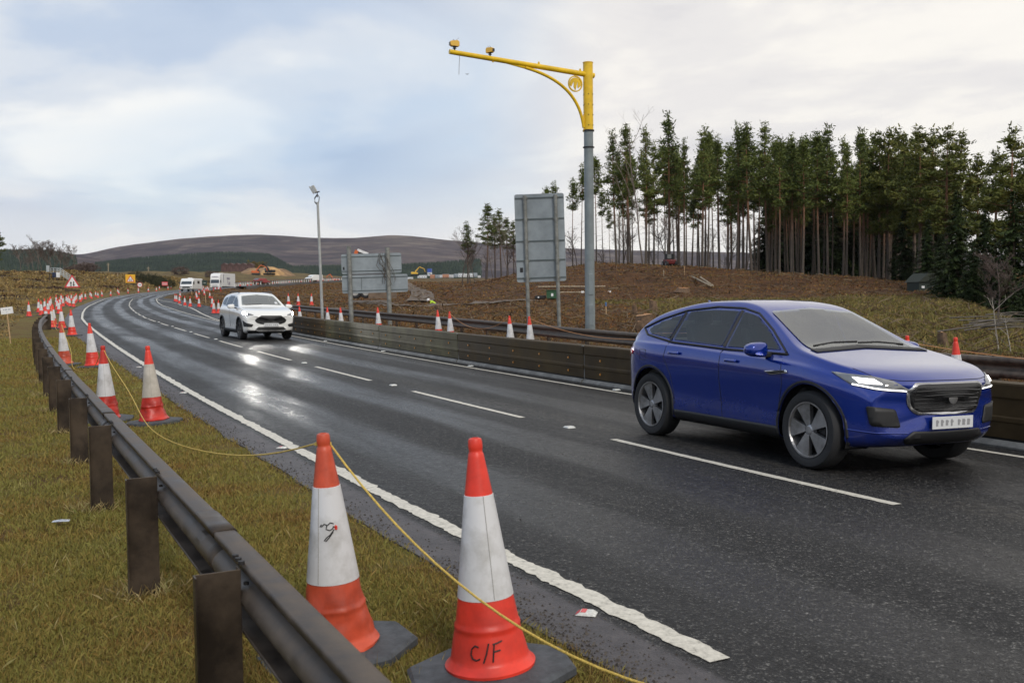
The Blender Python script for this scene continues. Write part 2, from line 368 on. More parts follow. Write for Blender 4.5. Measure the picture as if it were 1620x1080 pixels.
# second carriageway far off to the right of the bend, with the parapet rail beside it
# ---- paint
m,_n,_l,b=newmat('road_paint'); g=G(m); o=g.tc()
pc=g.ramp(g.noise(o,26,6,.75),[(.30,(.16,.145,.12)),(.42,(.50,.47,.40)),(.6,(.66,.62,.53)),(.8,(.72,.69,.62))]); _l.new(pc,b.inputs['Base Color']); b.inputs['Roughness'].default_value=.55
_l.new(g.bump(g.noise(o,60,4,.7),.25,.003),b.inputs['Normal'])
PAINT=m
def rag(seed,amp,f=7):
    return lambda y: amp*(noise.noise(Vector((y*f,seed,0)))+.7*noise.noise(Vector((y*f*3.3,seed,5)))+.35*(1 if noise.noise(Vector((y*f*.8,seed,9)))>.28 else 0))
def line(name,c,w,y0,y1,amp=.012,step=None,seed=0,dz=.004):
    cc=c if callable(c) else (lambda y:c); a=rag(seed,amp); bb=rag(seed+4.4,amp); ys=[];y=y0
    while y<y1: ys.append(y); y+= (step or max(.035,.0045*abs(y)))
    ys.append(y1)
    return ribbon(name,ys,lambda y:cc(y)-w/2+a(y),lambda y:cc(y)+w/2+bb(y),PAINT,dz)
line('edge_line',lambda y:0,.125,4.25,300,.026,seed=1)
# centre line: every dash on its own
def cl(y): return 3.52+.25*smooth01(60,110,y)
def dashset(name):
    vs=[];fs=[];k=0;y=6.14-5.76
    i=0
    while y<250:
        L_=3.72 if y<80 else 5.0
        a=rag(i*3.1,.008); bb=rag(i*3.1+7,.008); yy=y; o=len(vs); n=0
        while yy<=y+L_+1e-6:
            for e,f in ((-.05,a),(.05,bb)):
                p=PT(cl(yy)+e+f(yy),yy); vs.append((p.x,p.y,roadz(p.x,p.y)+.004))
            n+=1; yy+=max(.06,.006*yy)
        for q in range(n-1): fs.append((o+2*q,o+2*q+1,o+2*q+3,o+2*q+2))
        y+=5.76; i+=1
    me=bpy.data.meshes.new(name); me.from_pydata(vs,[],fs); me.materials.append(PAINT); ob=bpy.data.objects.new(name,me); COL.objects.link(ob); tag(ob,kind='structure')
dashset('centre_line_dashes')
line('right_edge_line',lambda y:6.78+.15*smooth01(40,60,y),.10,-10,300,.008,seed=8)
line('hatch_outer_line',lambda y:6.93+1.9*smooth01(42,95,y)-1.75*smooth01(108,140,y),.12,43,140,.006,seed=12)
# pale texture patch where the old mark was burnt off is left to the asphalt itself
# ---- loose stones along the verge
def scatter_mesh(name,tris_v,mat_,rnd,kind='stuff',per=3):
    """tris_v: (n,per,3) array -> one mesh of n loose faces"""
    n=len(tris_v); me=bpy.data.meshes.new(name); me.vertices.add(n*per); me.vertices.foreach_set('co',tris_v.astype(np.float32).ravel())
    me.loops.add(n*per); me.loops.foreach_set('vertex_index',np.arange(n*per,dtype=np.int32)); me.polygons.add(n)
    me.polygons.foreach_set('loop_start',np.arange(0,n*per,per,dtype=np.int32)); me.polygons.foreach_set('loop_total',np.full(n,per,dtype=np.int32))
    me.materials.append(mat_); a=me.attributes.new('rnd','FLOAT','FACE'); a.data.foreach_set('value',rnd.astype(np.float32)); me.update(calc_edges=True)
    o=bpy.data.objects.new(name,me); COL.objects.link(o)
    if kind: tag(o,kind=kind)
    return o
def blades(P,h,w,lean,curve=True):
    """P (n,3) roots; returns quads tapering to a tip, leaning at random"""
    n=len(P); a=rng.uniform(0,2*np.pi,n); d=np.stack([np.cos(a),np.sin(a),np.zeros(n)],1); a2=rng.uniform(0,2*np.pi,n); l=np.stack([np.cos(a2),np.sin(a2),np.zeros(n)],1)
    up=np.array([0,0,1.0]); h=h[:,None]; w=w[:,None]; le=(lean*rng.uniform(.2,1,n))[:,None]
    root1=P-d*w; root2=P+d*w; tip=P+up*h*np.sqrt(np.maximum(.05,1-le**2))+l*h*le
    midp=P+(tip-P)*.55+up*h*.10+d*w*.8
    return np.stack([root1,root2,midp,tip],1)
POSTS_Y=[1.2,3.50,5.38,7.6,9.75,12.0,14.2,16.4,18.7,21]
# ---- short lawn grass
def polar(n,r0,r1,a0,a1,p=0):
    u=rng.uniform(0,1,n); r=r0*(r1/r0)**u if p==0 else (r0**p+u*(r1**p-r0**p))**(1/p); a=np.radians(rng.uniform(a0,a1,n)); return r*np.sin(a),r*np.cos(a),r
foliage('lawn_grass',[(.15,(.085,.042,.016)),(.28,(.21,.122,.036)),(.40,(.26,.195,.052)),(.53,(.185,.170,.038)),(.67,(.22,.205,.055)),(.86,(.46,.38,.15))],scale=1.0,rw=.26)
X,Y,Rr=polar(950000,1.7,40,-44,10)
P=[];hh=[];ww=[]
for x,y,r in zip(X,Y,Rr):
    s=sof(x,y); j=.06*noise.noise(Vector((y*.9,0,0)))
    if s>LEFT_E(y)+.01+j or s<-15 or y>60: continue
    if s>LEFT_E(y)-.22 and random.random()<.35: continue
    cl_=noise.noise(Vector((x*2.3,y*2.3,0)))+.5*noise.noise(Vector((x*7,y*7,1)))
    if cl_<-.35 and random.random()<.6: continue
    P.append((x,y,ground(x,y)-.004)); hh.append((.020+.026*random.random()**2+.012*max(0,cl_)+ (.03 if random.random()<.02 else 0))*(1+.028*r)); ww.append(.0008+.00020*r*random.random()+.00020*r)
P=np.array(P); T_=blades(P,np.array(hh),np.array(ww),.93); scatter_mesh('grass',T_,MATS['lawn_grass'],rng.uniform(0,1,len(P)),per=4)
X2,Y2,R2=polar(5200,2,22,-44,6)
TU=[]
for x,y,r in zip(X2,Y2,R2):
    s=sof(x,y)
    if s>LEFT_E(y)-.05 or s<-13: continue
    if noise.noise(Vector((x*1.3,y*1.3,6)))>.12 or random.random()<.12: TU.append((x,y,ground(x,y)))
# rougher tufts where the mower misses, close round the posts
for yy in POSTS_Y:
    px_=float(np.interp(yy,[0,2.4,3.45,5.4,6.6,9.55,13.4,16.1,22,28.6,36.6],[.75,-.33,-.92,-1.93,-2.62,-4.1,-6.05,-7.5,-10.3,-13.4,-17.2]))-.10
    for k in range(260):
        a_=random.uniform(0,6.28); q_=random.uniform(.06,.22); x=px_+q_*math.cos(a_); y=yy+q_*math.sin(a_); TU.append((x,y,ground(x,y)))
TU=np.array(TU); foliage('dead_stalks',[(.15,(.10,.06,.025)),(.45,(.26,.19,.08)),(.7,(.42,.33,.16)),(.95,(.20,.21,.06))],scale=2,rw=.6)
scatter_mesh('long_grass',blades(TU,rng.uniform(.04,.115,len(TU)),rng.uniform(.0009,.0022,len(TU)),.9),MATS['dead_stalks'],rng.uniform(0,1,len(TU)),per=4)
print('grass',len(P))
# ---- gravel crumbs
mat('gravel_stone',(.16,.14,.12),.8,var=.6,scale=40,col2=(.03,.025,.022))
gv=[]
for k in range(5200):
    y=float(rng.uniform(2.2,6) if k<1500 else 3+30*rng.uniform(0,1)**1.7); s=LEFT_E(y)+abs(rng.normal(0,.11))-.03
    if k%9==0: s=rng.uniform(-.47,-.12)
    if k%60==0: s=rng.uniform(.1,7)
    p=PT(s,y); z=roadz(p.x,p.y); a=rng.uniform(0,6.28); q=rng.uniform(.0022,.0075)*(1.6 if k%19==0 else 1)*(1+.02*y)
    b4=[Vector((p.x+q*math.cos(a+t)*(1+.3*((i*7+k)%3)),p.y+q*math.sin(a+t),z)) for i,t in enumerate((0,2.1,4.2))]; top=Vector((p.x,p.y,z+q*1.1))
    for i in range(3): gv.append((b4[i],b4[(i+1)%3],top))
gv=np.array([[tuple(v) for v in t] for t in gv]); foliage('gravel_bits',[(.1,(.012,.010,.009)),(.4,(.05,.042,.036)),(.7,(.12,.105,.09)),(.95,(.30,.28,.25))],scale=30)
scatter_mesh('gravel',gv,MATS['gravel_bits'],rng.uniform(0,1,len(gv)))
# ---- rough moor grass, heather and forestry brash
foliage('moor_grass',[(.16,(.035,.020,.010)),(.3,(.11,.062,.024)),(.42,(.27,.175,.065)),(.53,(.13,.10,.030)),(.66,(.36,.25,.10)),(.84,(.20,.16,.05))],scale=.13,rw=.34)
foliage('heather',[(.15,(.016,.008,.007)),(.4,(.045,.022,.017)),(.6,(.075,.042,.026)),(.85,(.12,.10,.05))],scale=.5)
foliage('brash',[(.20,(.020,.011,.007)),(.30,(.078,.036,.015)),(.38,(.21,.088,.028)),(.45,(.085,.044,.018)),(.52,(.15,.11,.035)),(.60,(.26,.125,.042)),(.70,(.10,.08,.03)),(.90,(.46,.36,.24))],scale=.11,rw=.34)
foliage('bank_grass',[(.14,(.045,.028,.012)),(.32,(.12,.070,.024)),(.48,(.16,.13,.036)),(.62,(.12,.12,.032)),(.78,(.26,.18,.06)),(.95,(.32,.20,.08))],scale=.25)
P=[];h=[];w=[];mt=[]
X,Y,Rr=polar(150000,38,330,-34,-8,.6)
for x,y,r in zip(X,Y,Rr):
    s=sof(x,y)
    if s>-3.2-1.5*(y>120): continue
    q=noise.noise(Vector((x*.11,y*.11,0)))+.6*noise.noise(Vector((x*.4,y*.4,2)))
    P.append((x,y,ground(x,y)-.03)); k=1 if (q<-.32 or (x<-.40*y and y<75 and s<-13)) else 0; mt.append(k)
    h.append((.10+.24*random.random())*(1+.004*r)*(1.5 if k else 1)*(.35 if s>-5 else 1)*(.5+.8*max(0,q+.4))); w.append(.008+.0011*r*random.random())
P=np.array(P);h=np.array(h);w=np.array(w);mt=np.array(mt)
for k,nm,mm in ((0,'moor_grass','moor_grass'),(1,'heather','heather')):
    I=mt==k; T_=blades(P[I],h[I],w[I],.95); scatter_mesh(nm,T_,MATS[mm],rng.uniform(0,1,I.sum()),per=4)
# right hand side: brash on the felled mound and the cutting; grassy bank
P=[];h=[];w=[];mt=[]; EXTRA=[]
X,Y,Rr=polar(520000,11,330,-24,34,.25)
for x,y,r in zip(X,Y,Rr):
    s=sof(x,y)
    if s<10.2: continue
    zf=zonef(x,y); z=ground(x,y)
    if y>300 and random.random()<.5: continue
    if zf[1]<.45 and x>2: k=1; hh_=.07+.16*random.random()
    else: k=0; hh_=.035+.11*random.random()**1.5
    P.append((x,y,z-.02)); mt.append(k); h.append(hh_*(1+.006*r)); w.append((.003+.00055*r*random.random())*(1.5 if k==0 else 1.3))
P=np.array(P);h=np.array(h);w=np.array(w);mt=np.array(mt)
for k,nm,mm in ((0,'forestry_brash','brash'),(1,'bank_grass','bank_grass')):
    I=mt==k; T_=blades(P[I],h[I],w[I],.985); scatter_mesh(nm,T_,MATS[mm],rng.uniform(0,1,I.sum()),per=4)
# ---- twigs lying on the felled ground
tb=[];X,Y,Rr=polar(9000,16,150,-20,36,.4)
for x,y,r in zip(X,Y,Rr):
    if sof(x,y)<11: continue
    z=ground(x,y); L_=rng.uniform(.1,.8)*(1+.006*r); a=rng.uniform(0,6.28); e=rng.uniform(-.1,.45); t=(.006+.00035*r)*rng.uniform(.6,1.6)
    d=Vector((math.cos(a)*math.cos(e),math.sin(a)*math.cos(e),math.sin(e))); p=Vector((x,y,z+.03)); q=p+d*L_; n=Vector((-d.y,d.x,0))*t; u=Vector((0,0,t))
    tb.append((p-n,p+n,q+n*.5,q-n*.5)); tb.append((p-u,p+u,q+u*.5,q-u*.5))
tb=np.array([[tuple(v) for v in t] for t in tb]); foliage('twig_bits',[(.15,(.05,.03,.018)),(.45,(.13,.085,.05)),(.75,(.27,.21,.14)),(.97,(.5,.42,.3))],scale=2)
scatter_mesh('fallen_twigs',tb,MATS['twig_bits'],rng.uniform(0,1,len(tb)),per=4)
# ================================================================ HILLS
m,_n,_l,b=newmat('heather_hill'); g=G(m); o=g.tc()
hn=g.noise(g.mapv(o,(.0012,.0012,.010)),1.0,9,.66,.8); hn2=g.noise(g.mapv(o,(.006,.006,.03)),1.0,8,.7,.5)
hc=g.ramp(hn,[(.34,(.022,.016,.024)),(.44,(.045,.033,.043)),(.53,(.078,.058,.060)),(.64,(.15,.12,.10))])
hc=g.mix(.5,hc,g.ramp(hn2,[(.38,(.022,.016,.022)),(.5,(.07,.05,.05)),(.6,(.20,.16,.13))]))
_l.new(hc,b.inputs['Base Color']); b.inputs['Roughness'].default_value=.95; b.inputs['Specular IOR Level'].default_value=.1
def hill(name,D,sil,depth,foot,mat_,rows=26):
    """sil: (px, py) skyline read off the photograph; the slope runs from foot distance up to the crest at distance D and down behind"""
    xs=np.arange(sil[0][0],sil[-1][0]+1,7.0); ys=np.interp(xs,[p[0] for p in sil],[p[1] for p in sil]); k=np.hanning(9);k/=k.sum(); ys=np.convolve(np.pad(ys,4,mode='edge'),k,mode='valid')
    vs=[];fs=[];n=rows+8
    for i,(px,py) in enumerate(zip(xs,ys)):
        c=W3(px,py,D); dx=c.x/D
        for j in range(n):
            t=j/rows
            if t<=1: y=foot+(D-foot)*t; e=t**1.15*(1-.18*math.sin(t*math.pi)); z=4+(c.z-4)*e
            else: y=D+(t-1)*D*.5; z=c.z-(t-1)**1.5*260
            x=dx*y; q=Vector((x/900,y/900,D*.01)); 
            z+=(noise.noise(q*1.7)*22+noise.noise(q*5)*7)*math.sin(min(t,1)*math.pi)*(D/4500)+noise.noise(Vector((x/60,y/60,1)))*1.2*(D/4500)
            vs.append((x,y,z))
    for i in range(len(xs)-1):
        for j in range(n-1): fs.append((i*n+j,(i+1)*n+j,(i+1)*n+j+1,i*n+j+1))
    me=bpy.data.meshes.new(name); me.from_pydata(vs,[],fs); me.materials.append(mat_); me.polygons.foreach_set('use_smooth',[True]*len(fs))
    ob=bpy.data.objects.new(name,me); COL.objects.link(ob); tag(ob,kind='structure'); return ob
hill('hills',4600,[(-700,400),(-200,404),(60,401),(130,403),(165,395),(200,388),(290,377),(350,373),(400,371),(440,372),(500,376.5),(560,376.5),(600,373),(625,371.5),(660,374),(700,379),(760,384),(800,387),(900,393),(1000,396),(1200,400),(1500,402),(2200,405)],900,1500,m)
hill('hills',2600,[(-900,386),(-300,390),(0,395),(40,394),(60,394),(90,396),(120,403),(160,410),(220,420),(300,432)],500,900,m,16)
MATS['conifer_far']=None
foliage('conifer_far',[(.2,(.016,.028,.024)),(.5,(.032,.050,.038)),(.8,(.06,.08,.05))],scale=.02)
def far_forest(name,strips,n,hh_,label=None):
    """one mass of little spires on the hillside"""
    v=[];
    for k in range(n):
        (px0,px1,d0,d1,t0,t1)=strips[k%len(strips)]; u=rng.uniform(); px=px0+(px1-px0)*rng.uniform(0,1)
        py=np.interp(px,[a for a,_ in t0],[b_ for _,b_ in t0]); pb=np.interp(px,[a for a,_ in t1],[b_ for _,b_ in t1])
        D=d0+(d1-d0)*u**.8; yy=pb+(py-pb)*((D-d0)/(d1-d0))
        c=W3(px,yy,D); H_=hh_*rng.uniform(.6,1.15)*(D/1500)**.35; r=H_*.2; a=rng.uniform(0,1)
        t=Vector((c.x,c.y,c.z)); bs=[Vector((c.x+r*math.cos(a+q),c.y+r*math.sin(a+q),c.z-H_)) for q in (0,2.1,4.2)]
        for i in range(3): v.append((bs[i],bs[(i+1)%3],t))
    v=np.array([[tuple(q) for q in t] for t in v]); return scatter_mesh(name,v,MATS['conifer_far'],np.repeat(rng.uniform(0,1,n),3)[:len(v)])
far_forest('hillside_forest',[(150,470,1300,1900,[(150,413),(220,405),(300,399),(360,396),(425,399),(450,412),(470,424)],[(150,436),(470,438)])],16000,14)
far_forest('hillside_forest',[(440,760,1200,1500,[(440,420),(470,418),(540,417),(640,415),(700,412),(760,406)],[(440,446),(760,440)])],10000,12)
far_forest('hillside_forest',[(-60,120,1000,1500,[(-60,391),(20,392),(60,390),(90,394),(120,402)],[(-60,425),(120,428)])],2600,12)
# ================================================================ CONES AND ROPES
def conemat(name,c,dirt,pos=(.30,.62),rough=.42,bump=.12): return mat(name,c,rough,col2=dirt,scale=5,detail=8,pos=pos,bump=bump,bscale=30)
RED_A=conemat('cone_red',(.80,.045,.022),(.45,.028,.016)); RED_B=conemat('cone_faded_orange',(.62,.085,.035),(.30,.04,.018)); RED_C=conemat('cone_dull_red',(.58,.030,.016),(.28,.018,.011))
SLV=conemat('cone_sleeve',(.62,.62,.63),(.36,.35,.33),(.3,.55),.5,.1); SLV_D=conemat('cone_sleeve_dirty',(.50,.46,.40),(.30,.27,.22),(.3,.6),.55,.1)
RUB=mat('cone_base_rubber',(.055,.060,.068),.7,var=.35,scale=14,bump=.3); MARK=mat('black_marker',(.012,.01,.01),.6); SEAM=mat('sleeve_seam',(.30,.29,.27),.6)
def cone_r(z): # outer radius of the plastic at height z (0.05 .. 1.0)
    return float(np.interp(z,[.05,.09,.225,.235,.34,.77,.93,1.0],[.176,.164,.135,.134,.1155,.058,.0325,.022]))
def make_cone(loc,rz=0,tilt=(0,0),top=None,low=None,sleeve=None,detail=1,crumple=0,label='',group=None,writing=False,scuff=False,seed=0,n=None,smallbase=False):
    top=top or RED_A; low=low or RED_A; sleeve=sleeve or SLV; n=n or (40 if detail else 12)
    r=empty('traffic_cone',loc,rz,label,'traffic cone',group,tilt)
    b=MB(); k=8; pr=[]
    for i in range(k):
        a=2*math.pi*i/k+.39; q=.30 if smallbase else .335; pr.append((q*math.cos(a)*1.1,q*math.sin(a)*.92))
    sc=lambda f,z:[(x*f,y*f,z) for x,y in pr]
    vs=sc(.97,-.01)+sc(1,.0)+sc(1,.028)+sc(.95,.042)+sc(.5,.052); fs=[tuple(range(k))[::-1],tuple(range(4*k,5*k))]
    for j in range(4):
        for i in range(k): fs.append((j*k+i,j*k+(i+1)%k,(j+1)*k+(i+1)%k,(j+1)*k+i))
    b.add(vs,fs); b.build('base',RUB,r)
    def dent(amp,lo,hi):
        def f(p,t):
            z=p[2]; 
            if not amp or z>hi: return p
            w=min(1,(hi-z)/.12)*amp; q=Vector((math.cos(t)*1.6,math.sin(t)*1.6,z*9+seed))
            d=1+w*(noise.noise(q)*1.2-.5*abs(noise.noise(q*2.2)))
            return (p[0]*d,p[1]*d,p[2]+w*.06*noise.noise(q*1.3))
        return f
    st_=.013 if detail else .1
    def prof(z0,z1,extra=0):
        m_=max(2,int((z1-z0)/st_)); return [(cone_r(z0+(z1-z0)*i/m_)+extra,z0+(z1-z0)*i/m_) for i in range(m_+1)]
    b=MB(); pf=[(.150,.048),(.188,.05),(.190,.062),(.178,.072),(.166,.088)]+prof(.09,.215)+[(cone_r(.222)+.004,.222),(cone_r(.23)+.004,.232)]+prof(.24,.345)
    b.lathe(pf,n,fn=dent(crumple,.05,.36)); b.build('lower_body',low,r,True)
    b=MB(); pf=[(cone_r(.345)-.004,.343)]+prof(.345,.765,.0025)+[(cone_r(.768)-.004,.768)]; b.lathe(pf,n,fn=dent(crumple*.08,.3,.7)); sl_=b.build('reflective_sleeve',sleeve,r,True)
    b=MB(); pf=prof(.766,.935)+[(.0285,.940),(.0275,.950),(.0295,.956),(.0300,.970),(.0290,.988),(.026,.997),(.018,1.0),(.015,.998),(.013,.97)]; b.lathe(pf,n); b.build('top',top,r,True)
    if detail:
        def wrap(strokes,rad,name,m_,facing,parent):
            b=MB()
            for s_ in strokes:
                pts=[]
                for (u,z) in s_:
                    a=facing+u/cone_r(z); rr=cone_r(z)+.0035; pts.append((rr*math.cos(a),rr*math.sin(a),z))
                # densify
                q=[]
                for i in range(len(pts)-1):
                    for t in (0,.33,.66): q.append(Vector(pts[i]).lerp(Vector(pts[i+1]),t))
                q.append(Vector(pts[-1])); b.tube(q,rad,6)
            b.build(name,m_,parent)
        fac=-math.pi/2-rz
        wrap([[(.012,.35),(.010,.5),(.007,.65),(.005,.765)]],.0013,'seam',SEAM,fac+(.25 if not scuff else -.5),sl_)
        if writing:
            wrap([[(-.035,.172),(-.05,.178),(-.064,.165),(-.069,.145),(-.062,.127),(-.047,.122),(-.032,.128)],
                  [(-.018,.112),(-.004,.148),(.006,.186)],
                  [(.020,.114),(.024,.15),(.028,.182)],[(.022,.181),(.040,.184),(.060,.190)],[(.024,.152),(.052,.156)]],.0031,'handwriting',MARK,fac,r)
        if scuff:
            wrap([[(-.03,.60),(-.018,.612),(-.004,.606),(.008,.616),(.022,.610)],[(-.006,.605),(-.012,.59),(.004,.583),(.016,.589),(.022,.60)],[(.022,.585),(.006,.565),(-.012,.552),(-.022,.54)],[(.018,.575),(.0,.552),(-.016,.537)],[(-.03,.61),(-.036,.60)]],.0026,'scuff_mark',MARK,fac+.15,r)
            wrap([[(.026,.60),(.033,.594),(.030,.584)]],.0065,'scuff_patch',RED_A,fac+.15,r)
    return r
def gz(x,y): 
    s=sof(x,y); return roadz(x,y) if -.95<s<road_right(y) else soft(x,y)
LEAN=R(-3.0)
def put(x,y,**k):
    t=k.pop('lean',LEAN); return make_cone((x,y,gz(x,y)+.004),tilt=(R(random.uniform(-1,1)),t),**k)
CN={}
CN['A']=put(-.80,4.42,rz=.5,top=RED_B,low=RED_B,crumple=.10,scuff=True,seed=3,label='faded orange cone with a black scuff on its white sleeve, rope tied round its top')
CN['B']=put(-.105,4.10,rz=.2,top=RED_A,low=RED_A,sleeve=SLV,crumple=.015,writing=True,seed=8,label='bright red traffic cone marked C/F in black handwriting, nearest the camera')
CN['C']=put(-5.32,13.0,rz=1.1,top=RED_C,low=RED_C,crumple=.14,seed=5,label='crumpled red cone nearest the guard rail in the second pair, rope on its tip')
CN['D']=put(-4.62,12.75,rz=.1,top=RED_A,low=RED_C,sleeve=SLV_D,crumple=.16,seed=11,label='crumpled red cone with a dirty beige sleeve beside the paved strip')
CN['E']=put(-10.35,23.0,rz=.7,top=RED_B,low=RED_B,crumple=.05,seed=2,label='faded orange cone behind the rail with rope running from its top')
CN['F']=put(-9.45,22.4,rz=.3,crumple=.03,seed=6,label='red and white cone standing close to the white line in the third pair')
# farther cones on the left: (tip x, tip y) read off the photograph, one metre tall
far_l=[(113,489.6),(82,484),(93,473.9),(65,475.7),(72.5,484),(84,482),(97,484.5),(79,470),(89,467),(99.5,467),(105,466),(110,468.5),(116,469),(120,464),(127,465),(129.5,463)]
names=['red cone on the verge in front of the paved strip, left of the third pair','dull cone standing behind the orange one by the rail end','tall looking cone alone at the far verge behind the cluster','lone cone nearest the end of the guard rail']
def tipput(px,py,**k):
    p=at(px,py,1.0,lo=8); return put(p.x,p.y,**k)
FARC=[]
for i,(px,py) in enumerate(far_l):
    d=i<3
    FARC.append(tipput(px,py,detail=0,n=20,low=RED_B if i in (5,7) else RED_A,lean=R(-1.5),seed=i,label=(['red and white cone behind the orange roped one, nearest the bend of the white line','red and white cone between the rail end and the third pair','narrow looking red and white cone standing farther back in the bunched cones','red and white cone nearest the end of the guard rail'][i] if i<4 else 'red and white cone in the bunched line behind the rail end'),group=None if i<4 else 'bunched cones behind the rail end'))
# the long thin line of cones following the verge round the bend
tail=[(138.5,463),(143.5,462.5),(148.5,463),(155.5,462.5),(160.3,462),(165,462),(168.5,461.5),(174.5,461.3),(179.3,461),(184,461),(188,460.5),(193,460.3),(197,460),(201.5,459.5),(209.5,459),(213.5,458.7),(218.5,458.3),(222.5,458),(228.5,457.6),(232.5,457.3),(238,456.8),(242,456.6),(246.5,456),(250,455.8)]
proto=None
def lowcone(loc,label,group,sc=1):
    global proto
    if proto is None:
        proto=make_cone(loc,detail=0,n=10,label=label,group=group); return proto
    c=copy_tree(proto); c.location=loc; tag(c,label,'traffic cone',group); c.rotation_euler=(0,0,random.uniform(0,6)); return c
LB='tiny red and white cone in the long line following the left verge round the bend'
for k in range(46):
    y=66+ (k**1.12)*2.65
    if y>262: break
    s=-1.95-.5*random.random() if k%2 else -2.8-.4*random.random()
    p=PT(s,y+random.uniform(-.6,.6)); lowcone((p.x,p.y,gz(p.x,p.y)),LB,'cones along the far left verge')
# cones on the nose of the verge right of the bend: (x, base y)
nose=[(277,477,'first of the tight pair where the double white lines start'),(279.5,477.8,'second of the tight pair where the double white lines start'),(284,480.4,'just right of the tight pair at the nose of the verge'),(292.5,483.5,'fourth along the edge of the far right verge'),(301,485.5,'fifth along the far right verge edge, left of the stake'),(315,486,'just left of the tall wooden stake on the verge'),(336,486.5,'beside the white car, just left of the doubled cones'),(338.5,496.5,'of the close pair beside the white car, left one'),(346,496.5,'of the close pair beside the white car, right one')]
for px,py,l in nose:
    p=at(px,py); lowcone((p.x,p.y,gz(p.x,p.y)),'red and white cone '+l,None)
for px,py in [(285,471),(310.5,471),(311.5,474),(315,466),(332,472),(323,465),(329.5,461),(326,460.5),(320,461),(305,457.5),(308.5,457),(314.5,457),(322,458),(323.5,467.5),(328,458.5)]:
    p=at(px,py); lowcone((p.x,p.y,gz(p.x,p.y)),'small red and white cone scattered on the far verge before the lorry','cones scattered before the lorry')
# cones in the gap between the low panel barrier and the steel rail
RC={}
for n_,px,py,l in [('a',475,485,'first cone in the gap behind the barrier, just right of the white car'),('a1',519,486,'cone behind the barrier just right of the slim lamp pole'),('b',540,486.5,'cone behind the barrier in front of the left post of the double board sign'),('c',599,486.5,'cone behind the barrier in front of the right post of the double board sign'),('d',694,491,'left of the two cones behind the barrier, left of the tall sign back'),('e',713,493,'right of the two cones behind the barrier, left of the tall sign back'),('f',808,500,'left of the two cones behind the barrier under the tall sign back'),('g',839.5,501,'right of the two cones behind the barrier under the tall sign back'),('h',1440,532,'cone behind the blue car bonnet, the farther of the two'),('i',1517,535,'cone behind the blue car bonnet, nearest the front edge of the picture')]:
    p=at(px,py,.99,lo=8); z=soft(p.x,p.y)
    RC[n_]=put(p.x,p.y,detail=1 if n_ in 'hi' else 0,n=24,top=RED_A,label=l,lean=R(-2.5)); RC[n_].location.z=z
    if n_ in 'hi': RC[n_].location.x*=.935; RC[n_].location.y*=.935; RC[n_].scale=(1,1,1.05)
for px,py in [(456.5,468),(472,468),(493,468)]:
    p=at(px,py+15.5); lowcone((p.x,p.y,gz(p.x,p.y)),['red and white cone on the bare ground left, just right of the white car roof','red and white cone on the bare ground between two others behind the rail','red and white cone on the bare ground just left of the slim pole'][[456.5,472,493].index(px)],None)
# ---- ropes
ROPE=mat('yellow_rope',(.62,.43,.09),.7,var=.25,scale=120,bump=.6,bscale=160); ROPE_O=mat('orange_rope',(.55,.26,.10),.7)
def tip(c,z=.95):
    return Vector(c.location)+Vector((math.sin(c.rotation_euler[1])*z,0,z*math.cos(c.rotation_euler[1])))
def rope(a,b_,sag,label,r=.0042,m_=None,ground_clip=True,wob=.0,loop=None,group=None):
    pts=[]; n=28
    for i in range(n+1):
        t=i/n; p=a.lerp(b_,t); p.z-=4*sag*t*(1-t); p.x+=wob*math.sin(t*9)*t*(1-t)
        if ground_clip: p.z=max(p.z,gz(p.x,p.y)+.012)
        pts.append(p)
    if loop is not None:
        L=[]
        for k in range(15):
            t=2*math.pi*k/14*1.6; L.append(loop+Vector((.0335*math.cos(t),.0335*math.sin(t),.004*math.sin(k))))
        pts=L+pts
    b=MB(); b.tube(pts,r,7); o=b.build('rope',m_ or ROPE,None,True); tag(o,label,'rope',group); return o
A=tip(CN['A']); 
rope(A+Vector((.03,0,0)),Vector((1.55,1.95,.95)),.60,'yellow rope sagging from the scuffed orange cone across the front of the C/F cone',loop=A,r=.0048)
rope(tip(CN['C'])+Vector((.03,0,0)),A-Vector((.03,0,0)),.50,'yellow rope running from the crumpled second pair to the scuffed orange cone',wob=.25)
rope(tip(CN['E'],.97),tip(CN['C'],.94),.62,'yellow rope hanging between the orange cone behind the rail and the crumpled second pair',wob=.3,r=.005)
rope(tip(FARC[1],.96),tip(CN['E'],.97),.5,'yellow rope between the far bunched cones and the orange cone',r=.006)
rope(tip(RC['e']),tip(RC['f']),.42,'orange rope sagging over the steel rail left of the tall sign back',m_=ROPE_O,r=.007,ground_clip=False)
rope(tip(RC['g']),Vector((3.3,21.2,.66)),.22,'orange rope drooping from the cone under the tall sign back toward the blue car',m_=ROPE_O,r=.007,ground_clip=False)
rope(tip(RC['h']),Vector((7.9,12.3,.60)),.05,'orange rope from the far cone behind the bonnet down along the steel rail',m_=ROPE_O,r=.006,ground_clip=False)
